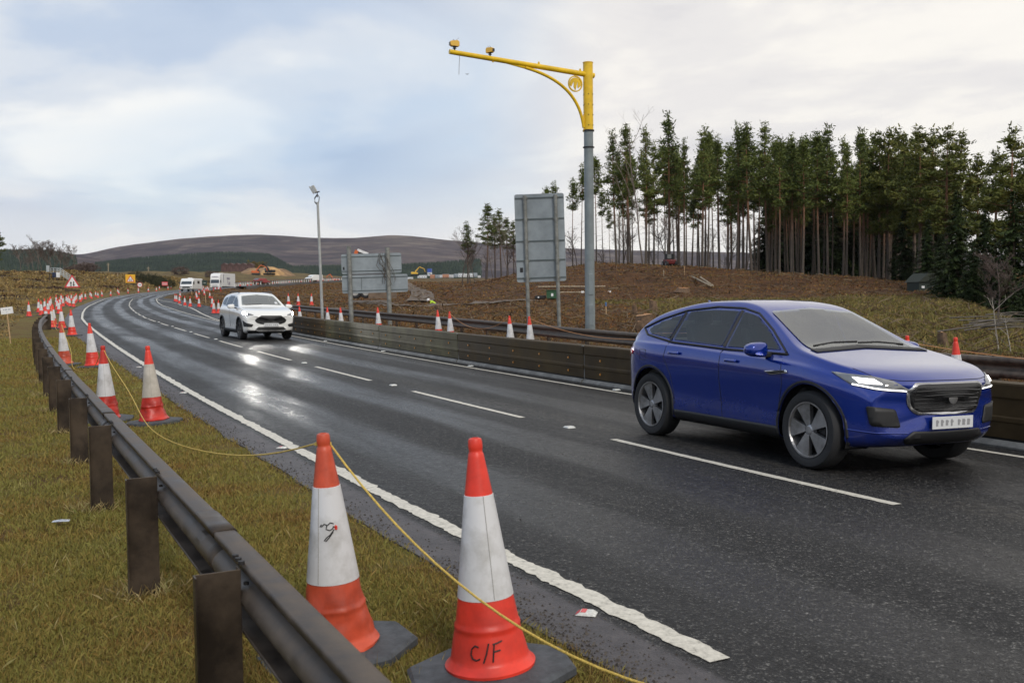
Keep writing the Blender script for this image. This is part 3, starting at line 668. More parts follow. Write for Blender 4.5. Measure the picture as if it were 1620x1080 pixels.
# ================================================================ GUARD RAILS
STEEL=mat('weathered_steel',(.135,.105,.080),.56,.35,col2=(.050,.038,.030),scale=6,detail=8,bump=.10,bscale=40,rvar=.14)
STEEL_P=mat('brown_stained_steel',(.10,.074,.052),.46,.6,col2=(.035,.027,.022),scale=4,detail=8,bump=.12,bscale=30,rvar=.12)
BOLT=mat('bolt_steel',(.28,.26,.24),.4,.8); 
def beam_section(top):
    # open box beam: folded lip, top flange, ribbed web, bottom flange, lip (offset toward road, height)
    return [(-.022,-.03),(-.024,-.006),(-.018,0),(.055,0),(.066,-.008),(.070,-.045),(.045,-.070),(.0,-.085),(-.022,-.105),(-.030,-.13),(-.022,-.155),(.0,-.178),(.045,-.19),(.060,-.205),(.060,-.24),(.050,-.255),(-.022,-.262),(-.026,-.245)]
def wave_section(top):
    return [(.0,.0),(.03,-.006),(.05,-.025),(.055,-.06),(.045,-.085),(.0,-.115),(-.012,-.135),(-.012,-.165),(0,-.185),(.045,-.215),(.055,-.24),(.05,-.275),(.03,-.298),(0,-.305)]
def rail(path,topz,sec,name,matl,parent,th=.004,side=1):
    vs=[];fs=[];n=len(sec)
    for i,(x,y) in enumerate(path):
        d=(Vector(path[min(i+1,len(path)-1)])-Vector(path[max(i-1,0)])).normalized(); nn=Vector((-d.y,d.x))*side; z=topz(x,y)
        for o_,h_ in sec: vs.append((x+nn.x*o_,y+nn.y*o_,z+h_))
    for i in range(len(path)-1):
        for k in range(n-1): fs.append((i*n+k,i*n+k+1,(i+1)*n+k+1,(i+1)*n+k))
    me=bpy.data.meshes.new(name); me.from_pydata(vs,[],fs); me.materials.append(matl)
    me.polygons.foreach_set('use_smooth',[True]*len(me.polygons)); me.set_sharp_from_angle(angle=R(50))
    o=bpy.data.objects.new(name,me); COL.objects.link(o); o.parent=parent; md=o.modifiers.new('s','SOLIDIFY'); md.thickness=th; return o
def resample(P,step):
    P=[Vector(p) for p in P]; out=[P[0]]; acc=0; 
    dense=[]
    for i in range(len(P)-1):
        p0=P[max(i-1,0)];p1=P[i];p2=P[i+1];p3=P[min(i+2,len(P)-1)]
        for k in range(24):
            t=k/24; dense.append(.5*((2*p1)+(p2-p0)*t+(2*p0-5*p1+4*p2-p3)*t*t+(3*p1-p0-3*p2+p3)*t**3))
    dense.append(P[-1])
    for a,b_ in zip(dense,dense[1:]):
        l=(b_-a).length
        while acc+l>=step:
            t=(step-acc)/l; a=a.lerp(b_,t); l=(b_-a).length; out.append(a.copy()); acc=0
        acc+=l
    return out
# left rail (seen from behind): the beam is on the road side of Z-section posts
LP=[(1.3,-1.0),(.62,.45),(.05,1.7),(-.33,2.4),(-.54,2.77),(-.92,3.45),(-1.44,4.51),(-1.93,5.37),(-2.62,6.61),(-4.10,9.55),(-6.05,13.4),(-7.50,16.15),(-10.3,22.0),(-13.4,28.6),(-17.2,36.6),(-20.4,43.3)]
lr=empty('crash_barrier',(0,0,0),0,'dark weathered steel guard rail along the grass in the left foreground','crash barrier')
_a=np.array(LP); _c=np.polyfit(_a[:,1],_a[:,0],3,w=1/(1+.15*np.abs(_a[:,1]))); pl=resample([(float(np.polyval(_c,y)),y) for y in np.linspace(-1,43.3,24)],.4)
rail(pl,lambda x,y:soft(x,y)+.665,beam_section(0),'beam',STEEL,lr,.005,-1)
POST_Y=[1.2,3.50,5.38,7.6,9.75,12.0,14.2,16.4,18.7,21,23.3,25.6,28,30.4,32.8,35.2,37.6,40.2]
for j,py in enumerate(POST_Y):
    i=min(range(1,len(pl)),key=lambda k:abs(pl[k].y-py)); d=(pl[min(i+1,len(pl)-1)]-pl[i-1]).normalized(); p=pl[i]+d*((py-pl[i].y)/d.y); a=math.atan2(d.y,d.x)
    nn=Vector((d.y,-d.x)); q=p-nn*.115; z=soft(q.x,q.y); b=MB()
    # face plate square to the rail, with a short return flange at each edge (Z section)
    M=Matrix.Translation((q.x,q.y,z))@Matrix.Rotation(a-math.pi/2,4,'Z')
    hx=.082
    sec=[(-hx,-.045),(-hx+.006,-.045),(-hx+.006,-.003),(hx,-.003),(hx,.05),(hx-.006,.05),(hx-.006,.003),(-hx,.003)]
    b.prism(sec,-.3,.648 if j%3 else .652,'XY',M=M); po=b.build('post',STEEL_P,lr,bevel=.0015)
    b=MB(); 
    for dz,dd in ((-.03,.0),(-.03,.1),(-.10,.05)): b.lathe([(0,0),(.012,0),(.012,.012),(0,.012)],8,c=(p.x-nn.x*.03+d.x*dd,p.y-nn.y*.03+d.y*dd,z+.665))
    b.lathe([(0,-.01),(.010,-.01),(.010,.0),(0,.0)],8,c=(q.x+nn.x*.1,q.y+nn.y*.1,z+.60)); b.build('bolt',MARK,lr)
b=MB()
for k in range(2,len(pl)-1,1):
    p=pl[k]; d=(pl[k+1]-p).normalized(); nn=Vector((d.y,-d.x)); b.box((p.x-nn.x*.0315,p.y-nn.y*.0315,soft(p.x,p.y)+.665-.13),(.030,.004,.010),math.atan2(d.y,d.x))
b.build('slots',mat('slot_pale',(.30,.27,.24),.5),lr)['kind']='stuff'
for k0 in (4,14,26,40,56,76):
    if k0+2>=len(pl): continue
    seg=[(pl[k0]+(pl[k0+1]-pl[k0])*t) for t in (0,.33,.66,1.0)]; sec_=[(o_+(.003 if o_>0 else -.003),h_+.003 if h_>-.05 else h_) for o_,h_ in beam_section(0)]
    rail(seg,lambda x,y:soft(x,y)+.666,sec_,'lap_joint',STEEL_P,lr,.004,-1)
b=MB(); e=pl[-1]; b.box((e.x,e.y,soft(e.x,e.y)+.2),(.36,.10,1.0),math.atan2(-20.4+17.2,-(43.3-36.6))); b.build('end_post',STEEL_P,lr,bevel=.01)
# right rail behind the low barrier
RP=[(14.5,2.2),(11.2,6.9),(8.95,10.4),(6.99,13.57),(6.14,15.18),(2.82,21.88),(1.58,24.79),(-.25,29.36),(-2.8,35.44),(-5.55,41.4),(-9.15,49.2),(-12.69,57.5),(-15.5,64)]
rr_=empty('crash_barrier',(0,0,0),0,'brown galvanised steel rail running behind the low panel barrier','crash barrier')
pr_=[q+Vector((.36,.16)) for q in resample(RP,.8)]
rail(pr_,lambda x,y:base(y)+.615,wave_section(0),'beam',STEEL,rr_,.004,1)
for k in range(0,len(pr_),3):
    p=pr_[k]; d=(pr_[min(k+1,len(pr_)-1)]-pr_[max(k-1,0)]).normalized(); a=math.atan2(d.y,d.x); nn=Vector((-d.y,d.x)); q=p-nn*.09; b=MB()
    M=Matrix.Translation((q.x,q.y,soft(q.x,q.y)))@Matrix.Rotation(a,4,'Z'); b.prism([(-.05,-.03),(-.044,-.03),(-.044,.03),(.05,.03),(.05,-.03),(.056,-.03),(.056,.036),(-.05,.036)],-.3,base(q.y)-soft(q.x,q.y)+.565,'XY',M=M); b.build('post',STEEL_P,rr_)
b=MB()
for k in range(2,len(pr_),4):
    p=pr_[k]
    for dd in (0,.12): b.lathe([(0,0),(.014,0),(.014,.012),(0,.012)],7,c=(p.x,p.y+dd,base(p.y)+.617))
o_=b.build('bolt',MARK,rr_); o_['kind']='stuff'
# low panel barrier, green-brown steel units linked end to end
PAN=mat('barrier_panel_steel',(.078,.054,.026),.6,0,spec=.15,col2=(.030,.020,.010),scale=1.1,detail=9,bump=.12,bscale=6,rvar=.14)
PAN_LIT=mat('barrier_panel_headlit',(.105,.094,.045),.6,0,spec=.2,col2=(.05,.04,.022),scale=1.6,detail=8,bump=.10,bscale=10)  # paler panels: the white car's headlamp light is put into their colour
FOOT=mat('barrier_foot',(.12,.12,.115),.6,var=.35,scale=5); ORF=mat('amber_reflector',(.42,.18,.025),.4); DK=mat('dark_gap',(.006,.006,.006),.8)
def unit(y0,y1,label,m_):
    ss0=7.24; p0=PT(ss0,y0); p1=PT(ss0,y1); d=(p1-p0); L_=d.length; a=math.atan2(d.y,d.x)
    z=(roadz(p0.x,p0.y)+roadz(p1.x,p1.y))/2
    r=empty('barrier_unit',(p0.x,p0.y,roadz(p0.x,p0.y)),a,label,'road barrier','low barrier units along the right lane')
    dz=roadz(p1.x,p1.y)-roadz(p0.x,p0.y); r.rotation_euler=(0,-math.atan2(dz,L_),a)
    # local: +X along, road side is +Y (left of travel away)
    b=MB(); g_=.02
    H_=.80; sec=[(.0,.10),(.010,.27),(.018,.29),(.018,.33),(.010,.35),(.010,.535),(.022,.56),(.022,.70),(.014,.72),(-.24,.72),(-.25,.70),(-.25,.10)]
    b.add([(x,y,zz) for x in (g_,L_-g_) for y,zz in sec],[tuple(range(12)),tuple(range(12,24))[::-1]]+[(i,(i+1)%12,12+(i+1)%12,12+i) for i in range(12)])
    b.build('panel',m_,r,bevel=.003)
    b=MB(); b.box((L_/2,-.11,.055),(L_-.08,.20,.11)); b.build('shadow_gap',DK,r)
    b=MB(); b.prism([(.07,.0),(.07,.02),(.045,.05),(.02,.075),(.0,.075),(.0,.0)],.03,L_-.03,'YZ'); b.build('foot_rail',FOOT,r)
    b=MB(); b.box((L_-.0,-.10,.38),(.035,.20,.66)); b.box((L_,.030,.715),(.05,.04,.025)); b.build('joint',FOOT,r)
    for k in range(5):
        x=L_*(k+.5)/5
        for zz in (.205,.46):
            b=MB(); b.add([(x-.020,.014,zz-.021),(x-.020,.014,zz+.021),(x+.022,.014,zz),(x-.020,.030,zz-.021),(x-.020,.030,zz+.021),(x+.022,.02,zz)],[(0,1,2),(3,5,4),(0,3,4,1),(1,4,5,2),(2,5,3,0)]); b.build('reflector',ORF,r)
JY=[-.2,5.4,11.0,16.0]
px_=[(1001.0,552),(922,545.5),(725,524.5),(601,514),(516,508),(463,503)]
ST=[1.5,6.5,11.8,16.4]
# stations (along the edge line) of the joints
ST=[-4.2,1.6,7.2,12.6,17.9,23.3,28.2,33.0,37.5,42.0,46.5]
def station_of_px(px):
    best=None
    for k in range(0,600):
        y=-5+k*.1; p=PT(7.24,y)
        if p.y<1: continue
        q=810+FPX*(p.x/p.y)
        if best is None or abs(q-px)<best[0]: best=(abs(q-px),y)
    return best[1]
s9,s7,s6,s5=[station_of_px(v) for v in (922,725,601,516)]
st_list=[s9-3*5.3,s9-2*5.3,s9-5.3,s9,s7,s6,s5,s5+4.6,s5+9.2]
lab=['low dark steel barrier unit at the right edge ahead of the blue car','low dark steel barrier unit hidden mostly behind the blue car front','low dark steel barrier unit passing behind the blue car','longest visible brown barrier unit between two joints left of the blue car','pale green barrier unit in the middle of the row, headlamp light in its colour','shorter barrier unit with headlamp light painted over it in pale green','small far barrier unit right of the white car','last far barrier unit beside the white car']
for k in range(8): unit(st_list[k],st_list[k+1],lab[k],PAN_LIT if k in (4,5) else PAN)
# ================================================================ ROAD STUDS AND LITTER
WH=mat('stud_white',(.62,.62,.58),.35,var=.2,scale=60); SR=mat('stud_red',(.65,.04,.05),.25)
def stud(x,y,a,kind,label,group=None,sc=1):
    r=empty('road_stud',(x,y,roadz(x,y)+.003),a,label,'road stud',group)
    b=MB(); w,l,h=.05*sc,.062*sc,.018*sc
    b.add([(-l,-w,0),(l,-w,0),(l,w,0),(-l,w,0),(-l*.55,-w*.8,h),(l*.55,-w*.8,h),(l*.55,w*.8,h),(-l*.55,w*.8,h)],[(3,2,1,0),(4,5,6,7),(0,1,5,4),(1,2,6,5),(2,3,7,6),(3,0,4,7)])
    b.build('housing',WH,r,bevel=.004)
    if kind=='red':
        b=MB(); b.add([(-.0,-w*.7,h+.0015),(l*.5,-w*.7,h+.0015),(l*.5,w*.7,h+.0015),(0,w*.7,h+.0015)],[(0,1,2,3)]); b.add([(l*.6,-w*.7,h*.95),(l*1.0,-w*.7,h*.1),(l*1.0,w*.7,h*.1),(l*.6,w*.7,h*.95)],[(0,1,2,3)]); b.build('reflector',SR,r)
for i,(px,py,l) in enumerate([(928,976,'red reflector road stud outside the white line, nearest the C/F cone'),(446,711,'red reflector road stud outside the white line beyond the scuffed orange cone'),(290,623,'small red reflector stud outside the white line near the crumpled cones'),(220,582,'tiny red reflector stud outside the line behind the crumpled cones')]):
    p=at(px,py,.0); stud(p.x,p.y,math.radians(165),'red',l,sc=.85)
y=6.14-1.05
for k in range(14):
    p=PT(cl(y)+.05,y); stud(p.x,p.y,math.radians(118),'white',['white road stud on the bare tarmac below the blue car, nearest the camera','white road stud just left of the long dash in front of the blue car','white road stud between the second and third centre dashes'][k] if k<3 else 'small white road stud set in the gap between two far centre line dashes',None if k<3 else 'white studs between the centre dashes',1.15); y+=5.76
for y in (9.6,14.6,20.4,26.2,32):
    p=PT(6.98,y); stud(p.x,p.y,math.radians(118),'white','small white road stud between the right edge line and the barrier','white studs beside the right edge line',1.1)
TIN=mat('crushed_metal',(.5,.52,.55),.3,.7,var=.3,scale=50)
p=at(97,834); b=MB(); b.add([(-.06,-.02,.012),(.0,-.035,.02),(.06,-.01,.015),(.055,.025,.022),(-.01,.03,.012),(-.062,.012,.018),(0,0,.03)],[(0,1,6),(1,2,6),(2,3,6),(3,4,6),(4,5,6),(5,0,6),(5,4,3,2,1,0)]); o=b.build('flattened_can',TIN,loc=(p.x,p.y,p.z+.03)); tag(o,'small crushed silver scrap lying in the grass left of the guard rail','litter')
# ================================================================ GANTRY WITH THE CAMERAS
YEL=mat('yellow_paint',(.72,.46,.010),.35,var=.16,scale=3,bump=.04); GRY=mat('grey_pole_paint',(.175,.205,.215),.42,var=.14,scale=3); DKM=mat('dark_metal',(.03,.03,.032),.45,.5); CAMY=mat('camera_housing_yellow',(.72,.43,.06),.4,var=.06,scale=3); GLS=mat('lens_glass',(.01,.01,.012),.05)
gx,gy=2.33,29.6; z0=soft(gx,gy); gp=empty('speed_camera_gantry',(gx,gy,z0),0,'tall grey pole with yellow cantilever arm carrying two yellow cameras','camera gantry')
top=8.42-z0; ysz=6.45-z0
b=MB(); b.lathe([(.152,-.5),(.152,.0),(.150,1.0),(.142,3),(.138,5.9),(.138,ysz+.02)],28); b.build('pole',GRY,gp,True)
b=MB(); 
for zz in (.55,1.45): 
    b.box((.02,-.152,zz+.28),(.13,.02,.62))
b.build('access_door',GRY,gp,bevel=.012)
b=MB(); b.lathe([(.142,ysz-.52),(.17,ysz-.52),(.17,ysz-.49),(.142,ysz-.49)],24); b.lathe([(.142,ysz-.04),(.172,ysz-.04),(.172,ysz),(.142,ysz)],24); b.build('collar',DKM,gp,True)
b=MB(); b.lathe([(.145,ysz),(.145,top-.02),(.155,top-.02),(.155,top),(0,top)],28); b.build('sleeve',YEL,gp,True)
b=MB()
for zz in (ysz+.12,ysz+.42,ysz+.72,ysz+1.02):
    for k in range(6): a=k*math.pi/3+.5; b.lathe([(0,0),(.014,0),(.014,.02),(0,.02)],6,c=(.155*math.cos(a),.155*math.sin(a),zz))
b.build('bolt',DKM,gp)
u=Vector((-.905,-.425,0)); a0=Vector((0,0,8.06-z0)); a1=a0+u*4.37+Vector((0,0,.27))
def AP(t): return a0.lerp(a1,t)
b=MB(); b.tube([AP(-.045),AP(0),AP(.5),AP(1)],[.078,.078,.072,.066],20); b.build('arm',YEL,gp,True)
# curved brace
br=[]
P0=u*.16+Vector((0,0,ysz+.06)); P3=AP(.47)-Vector((0,0,.09)); P1=P0+Vector((0,0,1.0))+u*.12; P2=P3-(a1-a0).normalized()*1.0-Vector((0,0,.12))
for k in range(25):
    t=k/24; br.append(P0*(1-t)**3+3*P1*t*(1-t)**2+3*P2*t*t*(1-t)+P3*t**3)
b=MB(); b.tube(br,.045,14); b.tube([P3+(a1-a0).normalized()*.02,AP(.62)-Vector((0,0,.055))],[.04,.012],8); b.box(tuple(u*.15+Vector((0,0,ysz+.2))),(.04,.04,.5)); b.build('brace',YEL,gp,True)
# round emblem with two white peaks cut out
ec=u*.43+Vector((0,0,7.765-z0)); an=math.atan2(-u.y,-u.x); M=Matrix.Translation(ec)@Matrix.Rotation(math.atan2(u.y,u.x)+math.pi,4,'Z')
b=MB()
def ringp(r0,r1,a_,b_,n=40):
    P=[]
    for k in range(n+1): t=a_+(b_-a_)*k/n; P.append((r1*math.cos(t),r1*math.sin(t)))
    for k in range(n,-1,-1): t=a_+(b_-a_)*k/n; P.append((r0*math.cos(t),r0*math.sin(t)))
    return P
def ringmesh(r0,r1,n=48,th=.02):
    vs=[]
    for k in range(n):
        t=2*math.pi*k/n
        for (r,y) in ((r0,-th),(r1,-th),(r1,th),(r0,th)): vs.append(M@Vector((r*math.cos(t),y,r*math.sin(t))))
    fs=[]
    for k in range(n):
        q=(k+1)%n
        for j in range(4): fs.append((4*k+j,4*q+j,4*q+(j+1)%4,4*k+(j+1)%4))
    b.add(vs,fs)
ringmesh(.200,.235)
dome=[(.18*math.cos(t),.18*math.sin(t)) for t in np.linspace(R(-18),R(198),30)]
teeth=[(-.135,-.09),(-.06,.05),(-.045,.05),(-.052,-.10),(-.03,-.12),(-.01,-.185),(.012,-.17),(.07,.055),(.085,.055),(.075,-.09),(.10,-.125)]
b.prism(dome+teeth,-.015,.015,'XZ',M=M); b.box(tuple(ec+Vector((0,0,.23))),(.06,.03,.06)); b.build('emblem',YEL,gp)
def cambox(t,yaw,pitch,name):
    p=AP(t)+Vector((0,0,.07)); r=empty(name,tuple(p),yaw); r.parent=gp
    b=MB(); b.lathe([(0,0),(.035,0),(.035,.05),(.085,.06),(.085,.075),(.05,.08),(.05,.11),(.075,.12),(.07,.16),(0,.16)],16)
    h=[(-.20,.17),(-.16,.135),(.14,.150),(.20,.18),(.205,.33),(.16,.36),(-.13,.40),(-.20,.33)]
    b.build('mount',DKM,r,True)
    b=MB(); b.prism(h,-.095,.095,'XZ'); hs=b.build('housing',CAMY,r,bevel=.02)
    b=MB(); b.box((.212,0,.25),(.02,.15,.13)); b.box((.0,0,.148),(.26,.17,.02)); b.build('lens_window',GLS,r)
    b=MB(); b.tube([(-.05,.02,.38),(-.18,.05,.50)],.006,5); b.tube([(.10,-.02,.37),(.0,-.05,.46)],.006,5); b.tube([(-.02,.03,.39),(.06,-.04,.40)],.012,6); b.build('bird_spike',DKM,r)
    return r
cambox(.965,R(200),0,'traffic_camera').scale=(.66,)*3; cambox(.72,R(-38),0,'traffic_camera').scale=(.60,)*3
b=MB(); q=AP(.935)-Vector((0,0,.06)); b.tube([q+Vector((0,0,.1)),q+Vector((.015,0,-.1)),q+Vector((0,0,-.25)),q+Vector((-.01,0,-.52))],.008,5); b.build('loose_cable',mat('cable_grey',(.3,.3,.3),.6),gp)
for t in (.06,.37,.70):
    b=MB(); q=AP(t)+Vector((0,0,.07 if t<.6 else -.09)); b.lathe([(0,0),(.03,0),(.03,.05),(.015,.07),(0,.07)],8,c=tuple(q)); b.build('lug',YEL,gp)
b=MB(); q=W3(739,118,26); b.add([q+Vector(v) for v in ((-.06,0,.03),(0,0,-.01),(.0,0,.012),(.06,0,.03),(0,-.06,-.01),(0,.05,.0))],[(0,1,2),(3,2,1),(4,1,2),(5,2,1)]); o=b.build('flying_bird',mat('bird_grey',(.10,.10,.11),.7)); tag(o,'tiny grey bird flying below the yellow arm','bird')
# ================================================================ SLIM POLE
x,y=W3(510,488,49).x,49; z0=soft(x,y); sp_=empty('lamp_pole',(x,y,z0),0,'slim pale grey pole with small floodlights on its top beyond the rail','lamp pole')
SILV=mat('galvanised_pole',(.36,.37,.36),.5,.3,var=.12,scale=4)
b=MB(); b.lathe([(.085,-.3),(.08,.5),(.062,6.1),(.06,6.35),(0,6.35)],16); b.build('pole',SILV,sp_,True); sp_.rotation_euler=(0,R(-1.2),0); sp_.scale=(.95,.95,.935)
b=MB(); b.tube([(-.02,0,6.2),(-.14,0,6.35),(-.14,0,6.55),(.0,0,6.75)],.03,8); b.tube([(.05,0,6.3),(.10,0,6.6),(0,0,6.75)],.02,8); b.tube([(0,0,6.6),(.0,0,6.85),(.12,0,6.9)],.035,8); b.build('bracket',DKM,sp_)
b=MB(); b.box((-.14,0,7.02),(.16,.22,.40),0,ry=R(-28)); b.box((-.28,.0,6.98),(.06,.2,.42),0,ry=R(-28)); b.build('floodlight',SILV,sp_,bevel=.015)
# ================================================================ SIGN BACKS
SB=mat('sign_back_grey',(.27,.305,.325),.45,.3,var=.14,scale=2); SBP=mat('sign_post_grey',(.20,.205,.19),.6,.2,var=.3,scale=6,bump=.1); SBR=mat('sign_channel',(.11,.135,.14),.5,.3)
def rrect(w,h,r,n=5):
    P=[]
    for cx_,cy_,a in ((w/2-r,h/2-r,0),(-w/2+r,h/2-r,90),(-w/2+r,-h/2+r,180),(w/2-r,-h/2+r,270)):
        for k in range(n+1): t=R(a+90*k/n); P.append((cx_+r*math.cos(t),cy_+r*math.sin(t)))
    return P
def signback(x0,x1,y,pxt,pxb,posts,yaw,label,ptop,pw,ribs_list,panels):
    pass
# tall portrait sign
Y_=33.0; pc=W3(858,376,Y_); z0=soft(pc.x,Y_); r=empty('road_sign',(pc.x,Y_,z0),R(-2),'tall portrait sign seen from behind on two grey posts beside the gantry','road sign'); r.rotation_euler=(0,R(-1.2),R(-2))
k_=Y_/FPX; w_,h_=78*k_,138*k_; zc=pc.z-z0
b=MB(); b.prism(rrect(w_,h_,.07),.02,.028,'XZ',M=Matrix.Translation((0,0,zc))); pn=b.build('panel',SB,r)
b=MB()
for f in (.455,.215,-.035,-.255,-.455): b.box((0,.008,zc+h_*f),(w_-.02,.03,.045)); b.box((0,-.008,zc+h_*f+.0),(w_-.02,.004,.012))
b.build('channel',SBR,pn)
for dx in (-22.5*k_,25.5*k_):
    b=MB(); b.lathe([(.062,-.4),(.062,zc+h_*.48),(0,zc+h_*.48)],16,c=(dx,-.085,0)); b.build('post',SBP,r,True)
b=MB(); b.box((-w_*.40,.012,zc-h_*.36),(.10,.02,.15)); b.build('label_plate',DKM,r)
b=MB()
for dx in (-22.5*k_,25.5*k_):
    for f in (.455,.215,-.035,-.255,-.455): b.box((dx,-.03,zc+h_*f),(.19,.05,.05))
b.build('clamp',SBP,r)
# double landscape sign
Y_=44.0; k_=Y_/FPX; pc=W3(587,495,Y_); z0=soft(pc.x,Y_); r=empty('road_sign',(pc.x,Y_,z0),R(3),'two wide grey boards seen from behind on two thick posts','road sign'); r.rotation_euler=(0,R(-1),R(2))
def LX_(px,py): q=W3(px,py,Y_); return q.x-pc.x,q.z-z0
for nm,(xa,xb,ya,yb),bars,vb in (('upper_panel',(542,636.5,401,432.5),(.36,-.36),()),('lower_panel',(542.5,646,434.5,463),(.36,-.36),(-.29,))):
    xl,zt_=LX_((xa+xb)/2,(ya+yb)/2); w_,h_=(xb-xa)*k_,(yb-ya)*k_; b=MB(); b.prism(rrect(w_,h_,.08),.02,.03,'XZ',M=Matrix.Translation((xl,0,zt_))); pn=b.build(nm,SB,r)
    b=MB()
    for f in bars: b.box((xl,.008,zt_+h_*f),(w_-.02,.03,.03))
    for f in vb: b.box((xl+w_*f*.7,.01,zt_),(.02,.02,h_*.7))
    b.build('channel',SBR,pn)
for px in (555.5,616): 
    xl,_q=LX_(px,440); _q,zt_=LX_(px,389 if px<600 else 392); b=MB(); b.lathe([(.098,-.4),(.098,zt_),(0,zt_)],16,c=(xl,-.11,0)); b.build('post',SBP,r,True)
xl,zt_=LX_(545.5,424); b=MB(); b.box((xl,.012,zt_),(.07,.02,.13)); b.build('label_plate',DKM,r)
# dead creeper hanging on the boards
b=MB(); rd=random.Random(4)
tw=mat('dead_creeper',(.07,.055,.04),.8)
for k in range(10):
    x0,zz=LX_(604+rd.uniform(-2,10),402+rd.uniform(-2,6)); pts=[]; xx=x0; z_=zz
    for q in range(7): pts.append((xx,-.24-.01*k,z_)); xx+=rd.uniform(-.10,.16); z_-=rd.uniform(.08,.3)
    b.tube(pts,.009,4)
o=b.build('dead_creeper',tw); o.location=r.location; o.rotation_euler=r.rotation_euler; tag(o,'dry dead creeper hanging over the two wide sign boards','plant')
# ================================================================ CARS
BLK=mat('black_plastic',(.012,.012,.013),.55); TYRE=mat('tyre_rubber',(.016,.016,.017),.75,bump=.2,bscale=60); RIM=mat('alloy_rim',(.42,.42,.43),.32,.75,col2=(.20,.195,.19),scale=5); RIMD=mat('dark_alloy',(.05,.05,.052),.35,.6)
GLASS=bpy.data.materials.new('car_glass'); GLASS.use_nodes=True; _t=GLASS.node_tree; _t.nodes.clear(); _o=_t.nodes.new('ShaderNodeOutputMaterial'); _m=_t.nodes.new('ShaderNodeMixShader'); _a=_t.nodes.new('ShaderNodeBsdfTransparent'); _a.inputs[0].default_value=(.62,.68,.65,1); _b=_t.nodes.new('ShaderNodeBsdfGlossy'); _b.inputs['Roughness'].default_value=.03; _b.inputs[0].default_value=(.95,.97,.97,1)
_f=_t.nodes.new('ShaderNodeLayerWeight'); _f.inputs[0].default_value=.66; _t.links.new(_f.outputs['Fresnel'],_m.inputs[0]); _t.links.new(_a.outputs[0],_m.inputs[1]); _t.links.new(_b.outputs[0],_m.inputs[2]); _t.links.new(_m.outputs[0],_o.inputs[0])
SGLASS=GLASS.copy(); SGLASS.name='side_glass'; SGLASS.node_tree.nodes['Layer Weight'].inputs[0].default_value=.37; SGLASS.node_tree.nodes['Transparent BSDF'].inputs[0].default_value=(.80,.85,.82,1)
DGLASS=mat('dark_glass',(.022,.028,.030),.06,spec=.9,coat=1.0); GRILLE=mat('grille_mesh',(.010,.010,.011),.35,bump=.8,bscale=70); CHR=mat('satin_chrome',(.62,.62,.63),.22,.95); PLATE=mat('number_plate',(.62,.63,.64),.35); PCH=mat('plate_characters',(.27,.27,.28),.5)
LENS=mat('headlamp_lens',(.14,.145,.15),.07,coat=1.0,spec=.8); LAMP=mat('headlamp_lit',(.9,.9,.9),.2,emit=(1,.97,.92),estr=3.0); LAMPH=mat('headlamp_beam',(.9,.9,.9),.2,emit=(1,.96,.88),estr=150); DRL=mat('running_light',(.9,.9,.9),.2,emit=(1,.98,.95),estr=1.6)
TAIL=mat('tail_lamp',(.45,.02,.02),.15,coat=1); SEATM=mat('car_interior',(.055,.055,.058),.8)
def cat(P,x):
    """smooth monotone-ish interpolation of (x,value) pairs"""
    xs=[p[0] for p in P]; ys=[p[1] for p in P]
    if x<=xs[0]: return ys[0]
    if x>=xs[-1]: return ys[-1]
    i=max(k for k in range(len(xs)) if xs[k]<=x); i=min(i,len(xs)-2); h=xs[i+1]-xs[i]; t=(x-xs[i])/h
    def sl(k):
        if k==0: return (ys[1]-ys[0])/(xs[1]-xs[0])
        if k==len(xs)-1: return (ys[-1]-ys[-2])/(xs[-1]-xs[-2])
        a=(ys[k]-ys[k-1])/(xs[k]-xs[k-1]); b_=(ys[k+1]-ys[k])/(xs[k+1]-xs[k]); 
        return 0 if a*b_<=0 else 2*a*b_/(a+b_)
    m0,m1=sl(i)*h,sl(i+1)*h; return (2*t**3-3*t*t+1)*ys[i]+(t**3-2*t*t+t)*m0+(-2*t**3+3*t*t)*ys[i+1]+(t**3-t*t)*m1
def crspline(P,n):
    P=[Vector(p) for p in P]; P=[P[0]*2-P[1]]+P+[P[-1]*2-P[-2]]; out=[]
    for i in range(1,len(P)-2):
        for k in range(n):
            t=k/n; a,b_,c,d=P[i-1:i+3]
            # centripetal-like tension: damp the tangents
            m0=(c-a)*.5; m1=(d-b_)*.5; l=(c-b_).length; m0=m0.normalized()*min(m0.length,l) if m0.length>1e-9 else m0; m1=m1.normalized()*min(m1.length,l) if m1.length>1e-9 else m1
            out.append((2*t**3-3*t*t+1)*b_+(t**3-2*t*t+t)*m0+(-2*t**3+3*t*t)*c+(t**3-t*t)*m1)
    out.append(P[-2]); return out
